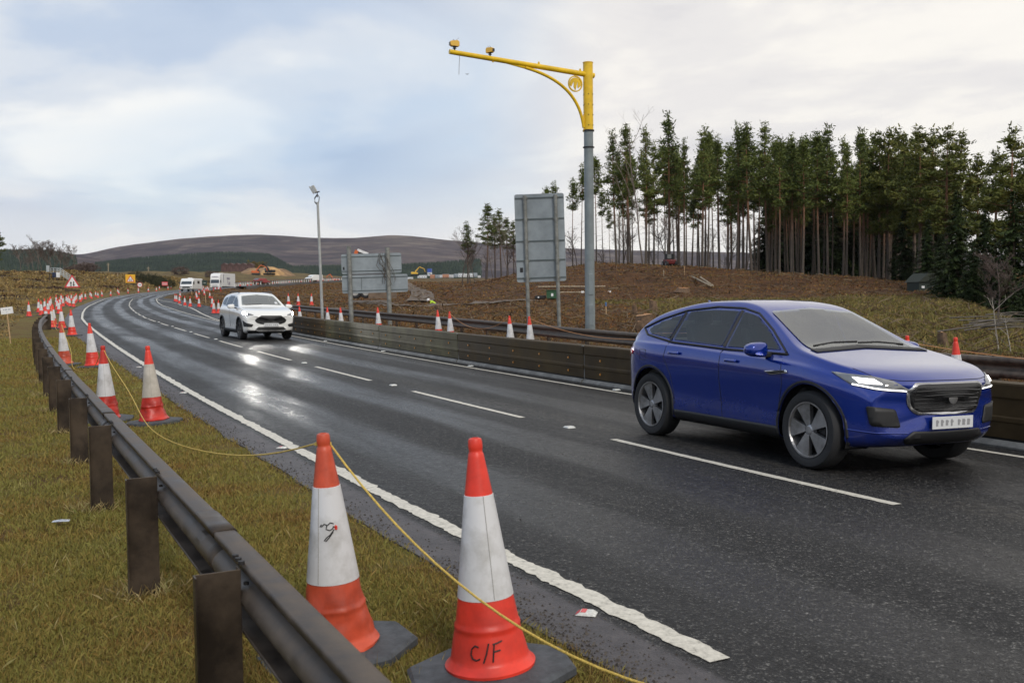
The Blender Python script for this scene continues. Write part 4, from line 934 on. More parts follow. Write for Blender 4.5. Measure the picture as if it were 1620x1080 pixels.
def car(spec,loc,rz,label,paint,name='parked_car'):
    r=empty(name,loc,rz,label,'car')
    xs=[]; x0,x1=spec['tail'],spec['nose']; n=96
    for k in range(n+1):
        t=k/n; xs.append(x0+(x1-x0)*(.5-.5*math.cos(math.pi*t))*.35+(x1-x0)*t*.65)
    vs=[];fs=[]; NS=7
    for x in xs:
        zt=cat(spec['top'],x); zs=cat(spec['belt'],x); w=cat(spec['w'],x); zb=cat(spec['bottom'],x); zs=min(zs,zt-.012)
        mid=zb+(zs-zb)*.42
        hg=zt-zs; z6=zs+hg*.86; y6=max(.3*w,w-.045-hg*spec['tumble'])
        pts=[(0,zb),(w*.80,zb),(w-.035,zb+.06),(w-.02,mid-.02),(w+.004,zs-.20*(zs-zb)),(w-.012,zs-.035),(w-.05,zs+.005),((w-.05+y6)/2,(zs+z6)/2),(y6,z6),(y6*.93,zs+hg*.945),(y6*.6,zs+hg*.985),(0,zt)]
        sec=crspline([(a,b_,0) for a,b_ in pts],NS)
        row=[(x,-p.x,p.y) for p in sec]+[(x,p.x,p.y) for p in sec[::-1][1:-1]]
        vs+=row; m_=len(row)
    for i in range(len(xs)-1):
        for k in range(m_): fs.append((i*m_+k,i*m_+(k+1)%m_,(i+1)*m_+(k+1)%m_,(i+1)*m_+k))
    fs+=[tuple(range(m_)),tuple(range((len(xs)-1)*m_,len(xs)*m_))[::-1]]
    # round the front and rear in plan
    nv=[]
    for x,y,z in vs:
        f=spec.get('round',.26)
        if x>spec['nose']-.9: x-= f*(abs(y)/.9)**2.6*((x-(spec['nose']-.9))/.9)**1.5
        if x<spec['tail']+.8: x+= f*.75*(abs(y)/.9)**2.6*(((spec['tail']+.8)-x)/.8)**1.5
        if spec.get('nosecurve') and x>spec['nose']-.6: 
            x-=spec['nosecurve']*max(0,abs(z-.62)-.12)**1.3*((x-spec['nose']+.6)/.6)**2
        nv.append((x,y,z))
    nr=len(xs); A_=np.array(nv).reshape(nr,m_,3)
    for it in range(spec.get('smooth',5)):
        B_=A_.copy(); B_[1:-1]=.5*A_[1:-1]+.25*(A_[:-2]+A_[2:])
        wgt=np.clip((np.abs(A_[:,:,0:1]-(spec['nose']-.25))<.45)*1.0,0,1); C_=.5*B_+.25*(np.roll(B_,1,1)+np.roll(B_,-1,1)); A_=B_*(1-wgt)+C_*wgt
    # domed ends
    def dome(ring,sgn):
        c=ring.mean(0); out=[]
        for f_,dx in ((.975,.018),(.90,.036),(.70,.050),(.35,.056)):
            q=c+(ring-c)*f_; q[:,0]=ring[:,0]*f_+ (ring[:,0].max() if sgn>0 else ring[:,0].min())*(1-f_)+sgn*dx*.6; out.append(q)
        return out
    front_=dome(A_[-1],1); back_=dome(A_[0],-1)[::-1]
    A_=np.concatenate([np.array(back_),A_,np.array(front_)]); nr=len(A_); nv=[tuple(v) for v in A_.reshape(-1,3)]; fs=[]
    for i in range(nr-1):
        for k in range(m_): fs.append((i*m_+k,i*m_+(k+1)%m_,(i+1)*m_+(k+1)%m_,(i+1)*m_+k))
    fs+=[tuple(range(m_)),tuple(range((nr-1)*m_,nr*m_))[::-1]]
    wr=spec['wr']; RW=wr+.055; full_v=list(nv); full_f=list(fs)
    # open the wheel arches: drop the faces inside each circle, pull the rim of the hole onto the circle
    V_=[list(v) for v in nv]; keep=[]
    def axd(v):
        if abs(v[1])<.56 or v[2]>.95: return 9,0
        return min((math.hypot(v[0]-a_,v[2]-wr-.01),a_) for a_ in (spec['ax'],-spec['ax2']))
    D_=[axd(v) for v in nv]
    for f in fs:
        ins=[D_[i][0]<RW for i in f]
        if all(ins) and len(f)<20: continue
        keep.append(f)
        if any(ins) and len(f)<20:
            for i in f:
                d_,a_=D_[i]
                if d_<RW and d_>.02:
                    dz_=nv[i][2]-wr-.01
                    if dz_<.02: V_[i][0]=a_+math.copysign(math.sqrt(max(1e-6,RW*RW-dz_*dz_)),nv[i][0]-a_)
                    else: k_=RW/d_; V_[i][0]=a_+(nv[i][0]-a_)*k_; V_[i][2]=wr+.01+dz_*k_
    def inpoly(x,y,P):
        c=False; j=len(P)-1
        for i in range(len(P)):
            if (P[i][1]>y)!=(P[j][1]>y) and x<(P[j][0]-P[i][0])*(y-P[i][1])/(P[j][1]-P[i][1])+P[i][0]: c=not c
            j=i
        return c
    def shrunk(P,k):
        cx_=sum(p[0] for p in P)/len(P); cy_=sum(p[1] for p in P)/len(P); return [(cx_+(p[0]-cx_)*k,cy_+(p[1]-cy_)*k) for p in P]
    wins=[(a,shrunk(P,.93)) for a,P in spec['win']]; k2=[]
    for f in keep:
        if len(f)<20:
            c=[sum(V_[i][q] for i in f)/len(f) for q in range(3)]
            if c[2]>1.08:
                hit_=False
                for a,P in wins:
                    if a=='s' and abs(c[1])>.45 and inpoly(c[0],c[2],P): hit_=True
                    if a=='f' and c[0]>.15 and inpoly(c[1],c[2],P): hit_=True
                    if a=='r' and c[0]<-1.5 and inpoly(c[1],c[2],P): hit_=True
                if hit_: continue
        k2.append(f)
    keep=k2
    b=MB(); b.add(V_,keep); body=b.build('body',[paint,BLK],r,True)
    b=MB(); b.box((-.38,0,.66),(2.9,1.56,.56)); b.box((.86,0,.98),(.42,1.40,.16),ry=R(8)); b.build('cabin_floor',SEATM,r,bevel=.03)
    b=MB(); b.prism([(-1.35,1.0),(-1.95,1.0),(-1.9,1.15),(-1.4,1.13)],-.66,.66,'XZ'); b.build('parcel_shelf',SEATM,r)
    for sx,sy in ((.05,-.37),(.05,.37),(-.92,-.40),(-.92,.40),(-.92,0)):
        b=MB(); b.prism([(-.10,.85),(.10,.85),(-.08,1.32),(-.20,1.34)],-.24,.24,'XZ',M=Matrix.Translation((sx,sy,0))); st_=b.build('seat',SEATM,r,bevel=.03)
        b=MB(); b.box((sx-.16,sy,1.41),(.09,.24,.15),ry=R(-8)); b.build('headrest',SEATM,st_,bevel=.03)
    b=MB(); b.lathe([(.17,-.012),(.19,0),(.17,.012),(.155,0),(.17,-.012)],24,'X'); b.box((0,0,0),(.02,.30,.05)); sw=b.build('steering_wheel',SEATM,r,True,loc=(.55,-.37,1.10)); sw.rotation_euler=(0,R(-22),0)
    b=MB(); b.box((.42,0,1.43),(.03,.22,.06)); b.build('rear_view_mirror',SEATM,r,bevel=.01)
    for a_ in (spec['ax'],-spec['ax2']):
        for q_ in (-1,1):
            b=MB(); b.lathe([(0,q_*.57),(RW+.012,q_*.57),(RW+.012,q_*.86)],40,'Y',c=(a_,0,wr+.01)); 
            zb_=cat(spec['bottom'],a_)
            b.v=[(x,y,max(z,zb_)) for x,y,z in b.v]; b.build('wheel_well',BLK,r)
    nv=full_v; fs=full_f
    bt=BVHTree.FromPolygons(nv,fs)
    DIRS={'right':(Vector((0,-3,0)),Vector((1,0,0)),Vector((0,0,1)),Vector((0,1,0))),'left':(Vector((0,3,0)),Vector((1,0,0)),Vector((0,0,1)),Vector((0,-1,0))),
          'front':(Vector((5,0,0)),Vector((0,1,0)),Vector((0,0,1)),Vector((-1,0,0))),'rear':(Vector((-5,0,0)),Vector((0,1,0)),Vector((0,0,1)),Vector((1,0,0))),
          'top':(Vector((0,0,4)),Vector((1,0,0)),Vector((0,1,0)),Vector((0,0,-1)))}
    def cast(side,u,v):
        if side.startswith('corner'):
            s_=-1 if side.endswith('right') else 1; d=Vector((-1,-s_*1.0,0)).normalized(); ua=Vector((d.y,-d.x,0)); ua=ua if ua.y*s_>0 else -ua
            o=-d*5+ua*u+Vector((0,0,v))
        else:
            o,ua,va,d=DIRS[side]; o=o+ua*u+va*v
        h=bt.ray_cast(o,d)
        return (h[0],h[1] if h[1].dot(d)<0 else -h[1]) if h[0] is not None else (None,None)
    def panel(nm,side,poly,m_,off=.007,grid=.04,parent=None,smooth_=True,rnd=0):
        if rnd:
            q=[]
            for i in range(len(poly)):
                a,b_,c=Vector(poly[i-1]),Vector(poly[i]),Vector(poly[(i+1)%len(poly)])
                e1=b_+(a-b_).normalized()*min(rnd,(a-b_).length*.45); e2=b_+(c-b_).normalized()*min(rnd,(c-b_).length*.45)
                for t in (0,.25,.5,.75,1): q.append(e1*(1-t)**2+b_*2*t*(1-t)+e2*t*t)
            poly=[tuple(v) for v in q]
        P=[]
        for i in range(len(poly)):
            a,b_=Vector(poly[i]),Vector(poly[(i+1)%len(poly)]); k=max(1,int((b_-a).length/.03))
            for j in range(k): P.append(a.lerp(b_,j/k))
        nb=len(P); E_=[(i,(i+1)%nb) for i in range(nb)]
        us=[p.x for p in P]; vv=[p.y for p in P]
        def inside(x,y):
            c=False; j=nb-1
            for i in range(nb):
                if (P[i].y>y)!=(P[j].y>y) and x<(P[j].x-P[i].x)*(y-P[i].y)/(P[j].y-P[i].y)+P[i].x: c=not c
                j=i
            return c
        gx_=min(us)+grid/2
        while gx_<max(us):
            gy_=min(vv)+grid/2
            while gy_<max(vv):
                if inside(gx_,gy_) and min((Vector((gx_,gy_))-p).length for p in P)>.014: P.append(Vector((gx_,gy_)))
                gy_+=grid
            gx_+=grid
        v2,_e,f2,*_=delaunay_2d_cdt([Vector(p) for p in P],E_,[tuple(range(nb))],1,1e-5)
        V=[];ok=[]
        for p in v2:
            h,nn=cast(side,p.x,p.y)
            if h is None: V.append(Vector((0,0,0))); ok.append(False)
            else: V.append(h+nn*off); ok.append(True)
        F=[f for f in f2 if all(ok[i] for i in f)]
        if not F: print('panel miss',nm,side); return None
        b=MB(); b.add(V,F); o=b.build(nm,m_,parent or r,smooth_)
        if m_ in (GLASS,SGLASS): return o
        md=o.modifiers.new('s','SOLIDIFY'); md.thickness=off+.002; md.offset=0
        return o
    def strip(nm,side,pts,wd,m_,off=.003,parent=None):
        # a thin line following the surface
        b=MB(); q=[]
        for i in range(len(pts)-1):
            a,c=Vector(pts[i]),Vector(pts[i+1]); k=max(1,int((c-a).length/.04))
            for j in range(k): q.append(a.lerp(c,j/k))
        q.append(Vector(pts[-1])); W_=[]
        for p in q:
            h,nn=cast(side,p.x,p.y)
            if h is not None: W_.append(h+nn*off)
        if len(W_)>1: b.tube(W_,wd,5); return b.build(nm,m_,parent or r)
    # wheels
    for ax in (spec['ax'],-spec['ax2']):
        for s_ in (-1,1):
            yc=s_*(spec['track']/2); w_=empty('wheel',(ax,yc,wr),0); w_.parent=r
            hw=.118; b=MB()
            b.lathe([(wr*.70,-hw*.85),(wr*.80,-hw),(wr*.93,-hw*.95),(wr*.99,-hw*.72),(wr,-hw*.4),(wr,hw*.4),(wr*.99,hw*.72),(wr*.93,hw*.95),(wr*.80,hw),(wr*.70,hw*.85)],44,'Y'); b.build('tyre',TYRE,w_,True)
            b=MB(); f=s_*hw
            b.lathe([(wr*.705,f*.86),(wr*.715,f*.95),(wr*.68,f*.95),(wr*.655,f*.80),(wr*.62,f*.2),(wr*.60,-f*.5)],44,'Y')
            hub=wr*.15; b.lathe([(0,f*.80),(hub*.6,f*.80),(hub,f*.70),(hub*1.15,f*.4),(0,f*.4)],20,'Y')
            ns=spec.get('spokes',5)
            for k in range(ns):
                a0_=2*math.pi*k/ns+spec.get('wphase',.3)
                for da,wd in ((-.13,.040),(.13,.040)):
                    a_in=a0_+da*.35; a_out=a0_+da*1.5+.12
                    pi=Vector((math.cos(a_in)*hub*.9,0,math.sin(a_in)*hub*.9)); po=Vector((math.cos(a_out)*wr*.675,0,math.sin(a_out)*wr*.675)); d=(po-pi).normalized(); t_=Vector((-d.z,0,d.x))
                    Y0,Y1=f*.78,f*.86
                    q=[pi-t_*wd*.6+Vector((0,Y0,0)),pi+t_*wd*.6+Vector((0,Y0,0)),po+t_*wd*1.15+Vector((0,Y1,0)),po-t_*wd*1.15+Vector((0,Y1,0))]; dn=Vector((0,-f*.35,0))
                    b.add(q+[v+dn for v in q],[(0,1,2,3),(7,6,5,4),(0,4,5,1),(1,5,6,2),(2,6,7,3),(3,7,4,0)])
            b.build('rim',spec.get('rim',RIM),w_)
            b=MB(); b.lathe([(0,f*.05),(wr*.60,f*.05),(wr*.60,-f*.2),(0,-f*.2)],30,'Y'); b.lathe([(0,f*.30),(wr*.42,f*.30),(wr*.42,f*.18),(0,f*.18)],24,'Y'); b.build('brake_disc',RIMD,w_)
            # arch trim hugging the wheel opening
            pts=[]; 
            for k in range(25):
                a=R(-12)+R(204)*k/24; R_=wr+.075; pts.append((ax+R_*math.cos(a),wr+.01+R_*math.sin(a)))
            side='right' if s_<0 else 'left'
            strip('arch_trim',side,[p for p in pts if p[1]>.25],spec.get('archw',.016),spec.get('archm',BLK),.0)
    return r,panel,strip,cast
BLUE=mat('blue_car_paint',(.0003,.024,.25),.2,.45,coat=1.0,spec=.6); WHITE=mat('white_car_paint',(.78,.78,.76),.25,coat=.8)
for mm_ in (BLUE,WHITE):
    g=G(mm_); _b=mm_.node_tree.nodes['Principled BSDF']; o=g.tc(); z=g.sep(o)[2]; n=g.noise(o,7,7,.7)
    f=g.math('MULTIPLY',g.rng(g.math('SUBTRACT',z,g.math('MULTIPLY',n,.35)),.0,.50,1,0),g.rng(n,.30,.75,.15,.50))
    c0=tuple(_b.inputs['Base Color'].default_value)[:3]; g.l.new(g.mix(f,c0,(.075,.062,.050)),_b.inputs['Base Color']); g.l.new(g.math('ADD',g.math('MULTIPLY',f,.55),.22),_b.inputs['Roughness']); g.l.new(g.math('SUBTRACT',1.0,f),_b.inputs['Coat Weight'])
# ---- blue compact SUV
W1=dict(a=[(.80,1.115),(.50,1.305),(.20,1.455),(-.03,1.495),(-.06,1.11)],b=[(-.12,1.115),(-.09,1.50),(-.55,1.515),(-.98,1.475),(-1.03,1.155)],c=[(-1.09,1.165),(-1.04,1.46),(-1.35,1.375),(-1.62,1.27),(-1.52,1.215)],f=[(-.715,1.13),(-.64,1.33),(-.565,1.495),(0,1.535),(.565,1.495),(.64,1.33),(.715,1.13),(0,1.165)],r=[(-.58,1.20),(-.52,1.36),(0,1.38),(.52,1.36),(.58,1.20)])
sp1=dict(win=[('s',W1['a']),('s',W1['b']),('s',W1['c']),('f',W1['f']),('r',W1['r'])],nose=2.16,tail=-2.22,ax=1.30,ax2=1.385,wr=.375,track=1.64,tumble=.50,round=.30,nosecurve=.40,spokes=5,wphase=.5,archm=BLK,archw=.015,
 top=[(-2.22,.98),(-2.14,1.08),(-2.0,1.16),(-1.86,1.28),(-1.68,1.40),(-1.25,1.535),(-.7,1.622),(-.2,1.632),(.15,1.585),(.40,1.475),(.75,1.295),(1.02,1.155),(1.25,1.10),(1.6,1.035),(1.88,.99),(2.06,.935),(2.16,.86)],
 belt=[(-2.22,.90),(-2.12,1.04),(-1.9,1.13),(-1.2,1.12),(0,1.07),(.8,1.035),(1.15,1.01),(1.6,.95),(1.9,.90),(2.08,.84),(2.16,.76)],
 w=[(-2.22,.78),(-2.1,.86),(-1.8,.925),(-1.35,.95),(-.6,.925),(.3,.92),(1.0,.935),(1.35,.95),(1.75,.925),(2.0,.87),(2.16,.78)],
 bottom=[(-2.22,.44),(-2.0,.30),(-1.6,.23),(1.5,.23),(1.9,.26),(2.1,.30),(2.16,.36)])
FW_=Vector((1.18,-2.46)).normalized(); 
fa=Vector((2.89,9.42)); ra=Vector((1.71,11.88)); side=Vector((FW_.y,-FW_.x)) # points to the car's right
cen=(fa+ra)/2-side*(-0)  # contact patches of the near side
ctr=cen-side*.86-FW_*(-.0)
zc=roadz(ctr.x,ctr.y)
car1,P1,S1,_c=car(sp1,(ctr.x,ctr.y,zc),math.atan2(FW_.y,FW_.x),'shiny blue compact SUV driving past on the near right, number plate on its front',BLUE,'blue_car')
car1.rotation_euler=(R(-1.4),0,math.atan2(FW_.y,FW_.x))
for sd_ in ('right','left'):
    P1('side_window',sd_,W1['a'],SGLASS,.008,rnd=.03)
    P1('side_window',sd_,W1['b'],SGLASS,.008,rnd=.03)
    P1('rear_quarter_window',sd_,W1['c'],SGLASS,.008,rnd=.04)
    S1('window_trim',sd_,[(.93,1.075),(.0,1.085),(-1.0,1.125),(-1.58,1.20),(-1.72,1.275),(-1.40,1.39),(-1.0,1.495),(-.5,1.54),(-.05,1.527),(.22,1.475),(.55,1.31),(.90,1.09)],.013,BLK)
    S1('pillar_trim',sd_,[(-.09,1.11),(-.06,1.50)],.022,BLK,.0); S1('pillar_trim',sd_,[(-1.06,1.15),(-1.01,1.47)],.022,BLK,.0)
    S1('door_seam',sd_,[(-.08,1.09),(-.09,.75),(-.05,.42),(-.04,.36)],.0035,BLK,.001); S1('door_seam',sd_,[(.90,1.02),(.93,.8),(.85,.5),(.83,.40)],.0035,BLK,.001)
    S1('door_seam',sd_,[(-1.06,1.12),(-1.10,.95),(-.98,.75),(-.93,.55),(-.90,.42)],.0035,BLK,.001)
    P1('sill_cladding',sd_,[(.86,.235),(.86,.36),(-.90,.36),(-.92,.235)],BLK,.008)
    P1('door_handle',sd_,[(-.02+.24,.955),(.22,.985),(.04,.985),(.04,.955)],BLUE,.022,rnd=.01); P1('door_handle',sd_,[(-.80,.99),(-.80,1.02),(-.98,1.02),(-.98,.99)],BLUE,.022,rnd=.01)
    P1('wing_vent',sd_,[(.66,.90),(1.00,.93),(1.02,.90),(.76,.865)],CHR,.006)
    P1('wing_vent',sd_,[(.70,.897),(.97,.921),(.985,.904),(.77,.876)],BLK,.009)
    S1('fuel_flap',sd_,[(-1.48,1.02),(-1.62,1.02),(-1.62,.90),(-1.48,.90),(-1.48,1.02)],.003,BLK,.001) if sd_=='right' else None
    cs='corner_'+sd_
P1('windscreen','front',W1['f'],GLASS,.008,rnd=.03)
P1('rear_window','rear',W1['r'],SGLASS,.008)
P1('scuttle','front',[(-.74,1.105),(-.735,1.128),(0,1.163),(.735,1.128),(.74,1.105),(0,1.135)],BLK,.006)
# front face
 
P1('grille_surround','front',[(-.42,.865),(.42,.865),(.49,.79),(.45,.635),(.37,.575),(-.37,.575),(-.45,.635),(-.49,.79)],CHR,.006,rnd=.05)
P1('grille','front',[(-.395,.85),(.395,.85),(.455,.785),(.42,.65),(.35,.60),(-.35,.60),(-.42,.65),(-.455,.785)],GRILLE,.012,rnd=.05)
for q_ in (.64,.68,.72,.76,.80): S1('grille_bar','front',[(-.40,q_),(.40,q_)],.006,RIMD,.020)
h,nn=_c('front',0,.73); b=MB(); b.lathe([(0,0),(.05,0),(.058,.01),(.04,.016),(0,.016)],20,'X',c=(h.x+.030,0,.73)); b.build('badge',RIM,car1,True)
S1('bonnet_seam','front',[(-.80,.985),(-.70,.90),(-.5,.885),(.5,.885),(.70,.90),(.80,.985)],.003,BLK,.002)
P1('lower_grille','front',[(-.42,.43),(.42,.43),(.50,.36),(.44,.31),(-.44,.31),(-.50,.36)],BLK,.006,rnd=.02)
for s_,cn in ((-1,'corner_right'),(1,'corner_left')):
    P1('headlamp',cn,[(-.47,.945),(-.80,.925),(-1.02,.875),(-1.16,.805),(-1.14,.785),(-.86,.80),(-.66,.835)],LENS,.007,grid=.03,rnd=.015)
    P1('lit_lamp',cn,[(-.66,.905),(-.84,.895),(-.92,.85),(-.72,.855)],LAMP,.014,grid=.03)
    S1('running_light',cn,[(-.66,.845),(-.86,.812),(-1.12,.796)],.007,DRL,.012)
    P1('side_intake',cn,[(-.78,.66),(-1.03,.63),(-1.08,.46),(-.82,.48)],BLK,.007,rnd=.03)
    S1('bumper_crease',cn,[(-.62,.43),(-.85,.415),(-1.15,.41)],.007,BLUE,.002)
    P1('tail_lamp','rear',[(s_*.45,.98),(s_*.84,1.0),(s_*.83,.92),(s_*.5,.91)],TAIL,.006)
# wrap-round rear lamp as the near side shows it
P1('tail_lamp','right',[(-2.0,1.03),(-1.80,1.0),(-1.82,.955),(-2.02,.95)],TAIL,.006)
def plate(P_,parent,x,z,w_=.52,h_=.112,chars='blur'):
    h,nn=P_('front',0,z); b=MB(); xx=h.x+.012; b.box((xx,0,z),(.008,w_,h_)); o=b.build('number_plate',PLATE,parent,bevel=.003)
    b=MB(); rd=random.Random(3)
    for k in range(7):
        y=-.205+k*.062+(.03 if k>3 else 0); H_=.066
        b.box((xx+.005,y,z),(.003,.020+.014*rd.random(),H_*(.75+.2*rd.random()))); b.box((xx+.0052,y+.004,z+.01),(.003,.034,.018))
    b.build('plate_characters',PCH,o)['kind']='stuff'
plate(_c,car1,0,.505)
def mirror(parent,x,y,z,paint,s_,sc=1):
    b=MB(); rt=[]
    q=[(-.11,0),(-.10,.06),(-.04,.115),(.05,.12),(.10,.085),(.11,.0),(.08,-.07),(-.06,-.08)]
    m_=empty('door_mirror',(x,s_*y,0),0); m_.parent=parent
    b=MB(); k=14; V=[];F=[]
    for i in range(9):
        t=i/8; a=math.pi*t; rr_=math.sin(a)**.38
        for j in range(k):
            p=2*math.pi*j/k; V.append((.085*(-math.cos(a))*.9*sc+.01,s_*.118*rr_*math.copysign(abs(math.cos(p))**.65,math.cos(p))*sc+s_*.06,.072*rr_*math.copysign(abs(math.sin(p))**.6,math.sin(p))*sc*(1-.25*math.cos(p))))
    for i in range(8):
        for j in range(k): F.append((i*k+j,i*k+(j+1)%k,(i+1)*k+(j+1)%k,(i+1)*k+j))
    b.add([(q0,q1,q2+z) for q0,q1,q2 in V],F); b.build('shell',paint,m_,True)
    b=MB(); b.box((-.0,-s_*.06,z-.055),(.08,.16,.045)); b.build('arm',BLK,m_,bevel=.01)
for s_ in (-1,1): mirror(car1,.66,.99,1.115,BLUE,s_,1.05)
b=MB(); b.prism([(-.05,0),(.05,0),(-.06,.07)],-.012,.012,'XZ',M=Matrix.Translation((-1.45,0,1.555))); b.build('roof_fin',BLUE,car1)
# wiper blades
S1('wiper','front',[(-.62,1.155),(-.30,1.185),(.02,1.19)],.008,BLK,.012); S1('wiper','front',[(.02,1.18),(.30,1.185),(.60,1.16)],.008,BLK,.012)
# ---- white SUV
W2=dict(a=[(.88,1.16),(.45,1.40),(.18,1.51),(-.02,1.535),(-.05,1.16)],b=[(-.12,1.16),(-.09,1.545),(-.6,1.555),(-1.0,1.525),(-1.05,1.18)],c=[(-1.12,1.19),(-1.07,1.515),(-1.5,1.455),(-1.75,1.34),(-1.6,1.23)],f=[(-.72,1.22),(-.645,1.42),(-.585,1.55),(0,1.60),(.585,1.55),(.645,1.42),(.72,1.22),(0,1.245)])
sp2=dict(win=[('s',W2['a']),('s',W2['b']),('s',W2['c']),('f',W2['f'])],nose=2.27,tail=-2.30,ax=1.36,ax2=1.36,wr=.36,track=1.60,tumble=.36,round=.24,nosecurve=.25,spokes=5,rim=RIMD,archw=.03,
 top=[(-2.30,1.0),(-2.22,1.15),(-2.05,1.35),(-1.85,1.54),(-1.3,1.635),(-.6,1.685),(-.1,1.67),(.2,1.60),(.6,1.42),(.95,1.24),(1.12,1.17),(1.5,1.11),(1.95,1.03),(2.16,.96),(2.27,.86)],
 belt=[(-2.30,.92),(-2.15,1.08),(-1.2,1.13),(0,1.10),(.9,1.06),(1.2,1.05),(1.7,1.01),(2.0,.95),(2.2,.87),(2.27,.78)],
 w=[(-2.30,.78),(-2.1,.88),(-1.6,.93),(0,.925),(1.4,.93),(1.9,.915),(2.15,.87),(2.27,.81)],
 bottom=[(-2.30,.42),(-2.0,.28),(-1.6,.22),(1.6,.22),(2.1,.26),(2.27,.34)])
y2=35.9; fr=Vector((-8.92,35.9)); d2=(Vector((PT(5.1,34).x,PT(5.1,34).y))-Vector((PT(5.1,38).x,PT(5.1,38).y))).normalized(); a2=math.atan2(d2.y,d2.x)+R(3); d2=Vector((math.cos(a2),math.sin(a2))); c2=fr-d2*1.36
car2,P2,S2,_c2=car(sp2,(c2.x,c2.y,roadz(c2.x,c2.y)),a2,'white SUV with both headlamps lit coming round the bend',WHITE,'white_car'); car2.rotation_euler=(R(-1),R(.6),a2)
for sd_ in ('right','left'):
    P2('side_window',sd_,W2['a'],SGLASS,.008,rnd=.03); P2('side_window',sd_,W2['b'],SGLASS,.008,rnd=.03)
    P2('rear_quarter_window',sd_,W2['c'],SGLASS,.008,rnd=.04)
    P2('sill_cladding',sd_,[(.92,.225),(.92,.36),(-.92,.36),(-.92,.225)],BLK,.01); S2('door_seam',sd_,[(-.08,1.1),(-.07,.4)],.004,BLK,.001)
    s_=-1 if sd_=='right' else 1; b=MB(); b.tube([(.05,s_*.60,1.655),(-.1,s_*.62,1.70),(-1.2,s_*.60,1.70),(-1.45,s_*.60,1.65)],.016,8); b.build('roof_rail',BLK,car2)
P2('windscreen','front',W2['f'],GLASS,.008,rnd=.03)
P2('grille','front',[(-.36,.86),(.36,.86),(.52,.76),(.56,.69),(.50,.62),(.32,.565),(-.32,.565),(-.50,.62),(-.56,.69),(-.52,.76)],GRILLE,.01,rnd=.04)
P2('lower_grille','front',[(-.44,.47),(.44,.47),(.55,.37),(-.55,.37)],BLK,.008,rnd=.02)
P2('bumper_trim','front',[(-.80,.345),(.80,.345),(.74,.26),(-.74,.26)],BLK,.01)
S2('chin_strip','front',[(-.55,.365),(-.45,.335),(.45,.335),(.55,.365)],.012,CHR,.02)
h,nn=_c2('front',0,.735); b=MB(); b.lathe([(0,0),(.075,0),(.085,.012),(.06,.02),(0,.02)],20,'X',c=(h.x+.012,0,.735)); b.build('badge',RIMD,car2,True)
for s_,cn in ((-1,'corner_right'),(1,'corner_left')):
    P2('headlamp',cn,[(-.52,1.0),(-.84,.965),(-1.08,.90),(-1.10,.875),(-.86,.86),(-.62,.90)],LENS,.007,grid=.03)
    P2('lit_lamp',cn,[(-.60,.985),(-.84,.95),(-.88,.885),(-.66,.91)],LAMPH,.012,grid=.03)
    P2('side_intake',cn,[(-.66,.70),(-.84,.62),(-1.10,.56),(-1.06,.47),(-.72,.48)],BLK,.008,rnd=.03)
    mirror(car2,.72,1.00,1.17,WHITE,s_,1.1)
plate(_c2,car2,0,.545)
S2('wiper','front',[(-.6,1.225),(0,1.25)],.008,BLK,.012)
P2('paper_disc','front',[(.50,1.26),(.60,1.255),(.59,1.33),(.50,1.33)],PLATE,.008)
# beams of the two lit headlamps
for s_ in (-1,1):
    l=bpy.data.lights.new('headlamp_beam','SPOT'); l.energy=240; l.spot_size=R(38); l.spot_blend=.8; l.shadow_soft_size=.06; l.color=(1,.96,.88)
    o=bpy.data.objects.new('headlamp_beam',l); COL.objects.link(o); o.parent=car2; o.location=(2.35,s_*.70,.90); o.rotation_euler=Vector((-1,0,.07)).to_track_quat('Z','Y').to_euler()
# ================================================================ TREES
foliage('pine_needles',[(.15,(.020,.028,.007)),(.4,(.062,.085,.018)),(.62,(.12,.145,.030)),(.85,(.20,.20,.05))],scale=.55,rough=.7)
foliage('pine_needles_yellow',[(.15,(.020,.027,.006)),(.4,(.062,.078,.015)),(.62,(.115,.125,.025)),(.85,(.18,.165,.04))],scale=.5,rough=.7)
foliage('spruce_needles',[(.15,(.006,.011,.004)),(.45,(.018,.032,.009)),(.7,(.040,.060,.014)),(.9,(.065,.085,.022))],scale=.5,rough=.7)
foliage('bare_twigs',[(.1,(.05,.035,.032)),(.5,(.10,.072,.062)),(.9,(.17,.13,.11))],scale=1)
foliage('gorse_leaves',[(.15,(.012,.012,.006)),(.5,(.03,.033,.012)),(.9,(.065,.06,.02))],scale=.6)
def barkmat(name,low,high,z0,z1):
    m,_n,_l,b=newmat(name); g=G(m); o=g.tc(); z=g.sep(o)[2]; n=g.noise(g.mapv(o,(3,3,.8)),2.0,7,.7)
    f=g.rng(g.math('ADD',z,g.math('MULTIPLY',n,4.0)),z0+2,z1+2)
    a=g.ramp(n,[(.35,tuple(c*.5 for c in low)),(.6,low)]); h=g.ramp(n,[(.35,tuple(c*.55 for c in high)),(.6,high)])
    _l.new(g.mix(f,a,h),b.inputs['Base Color']); b.inputs['Roughness'].default_value=.85; return m
BARK=barkmat('pine_bark',(.10,.080,.064),(.24,.115,.058),4,11); BARKG=barkmat('grey_bark',(.13,.11,.085),(.19,.11,.06),5,12)
BIRCH=barkmat('birch_bark',(.13,.105,.09),(.21,.165,.14),1,4); TWG=mat('twig_brown',(.07,.05,.042),.8,var=.3)
def face_mesh(name,V,mat_,rnd,parent,per=4):
    o=scatter_mesh(name,V,mat_,rnd,None,per); o.parent=parent; return o
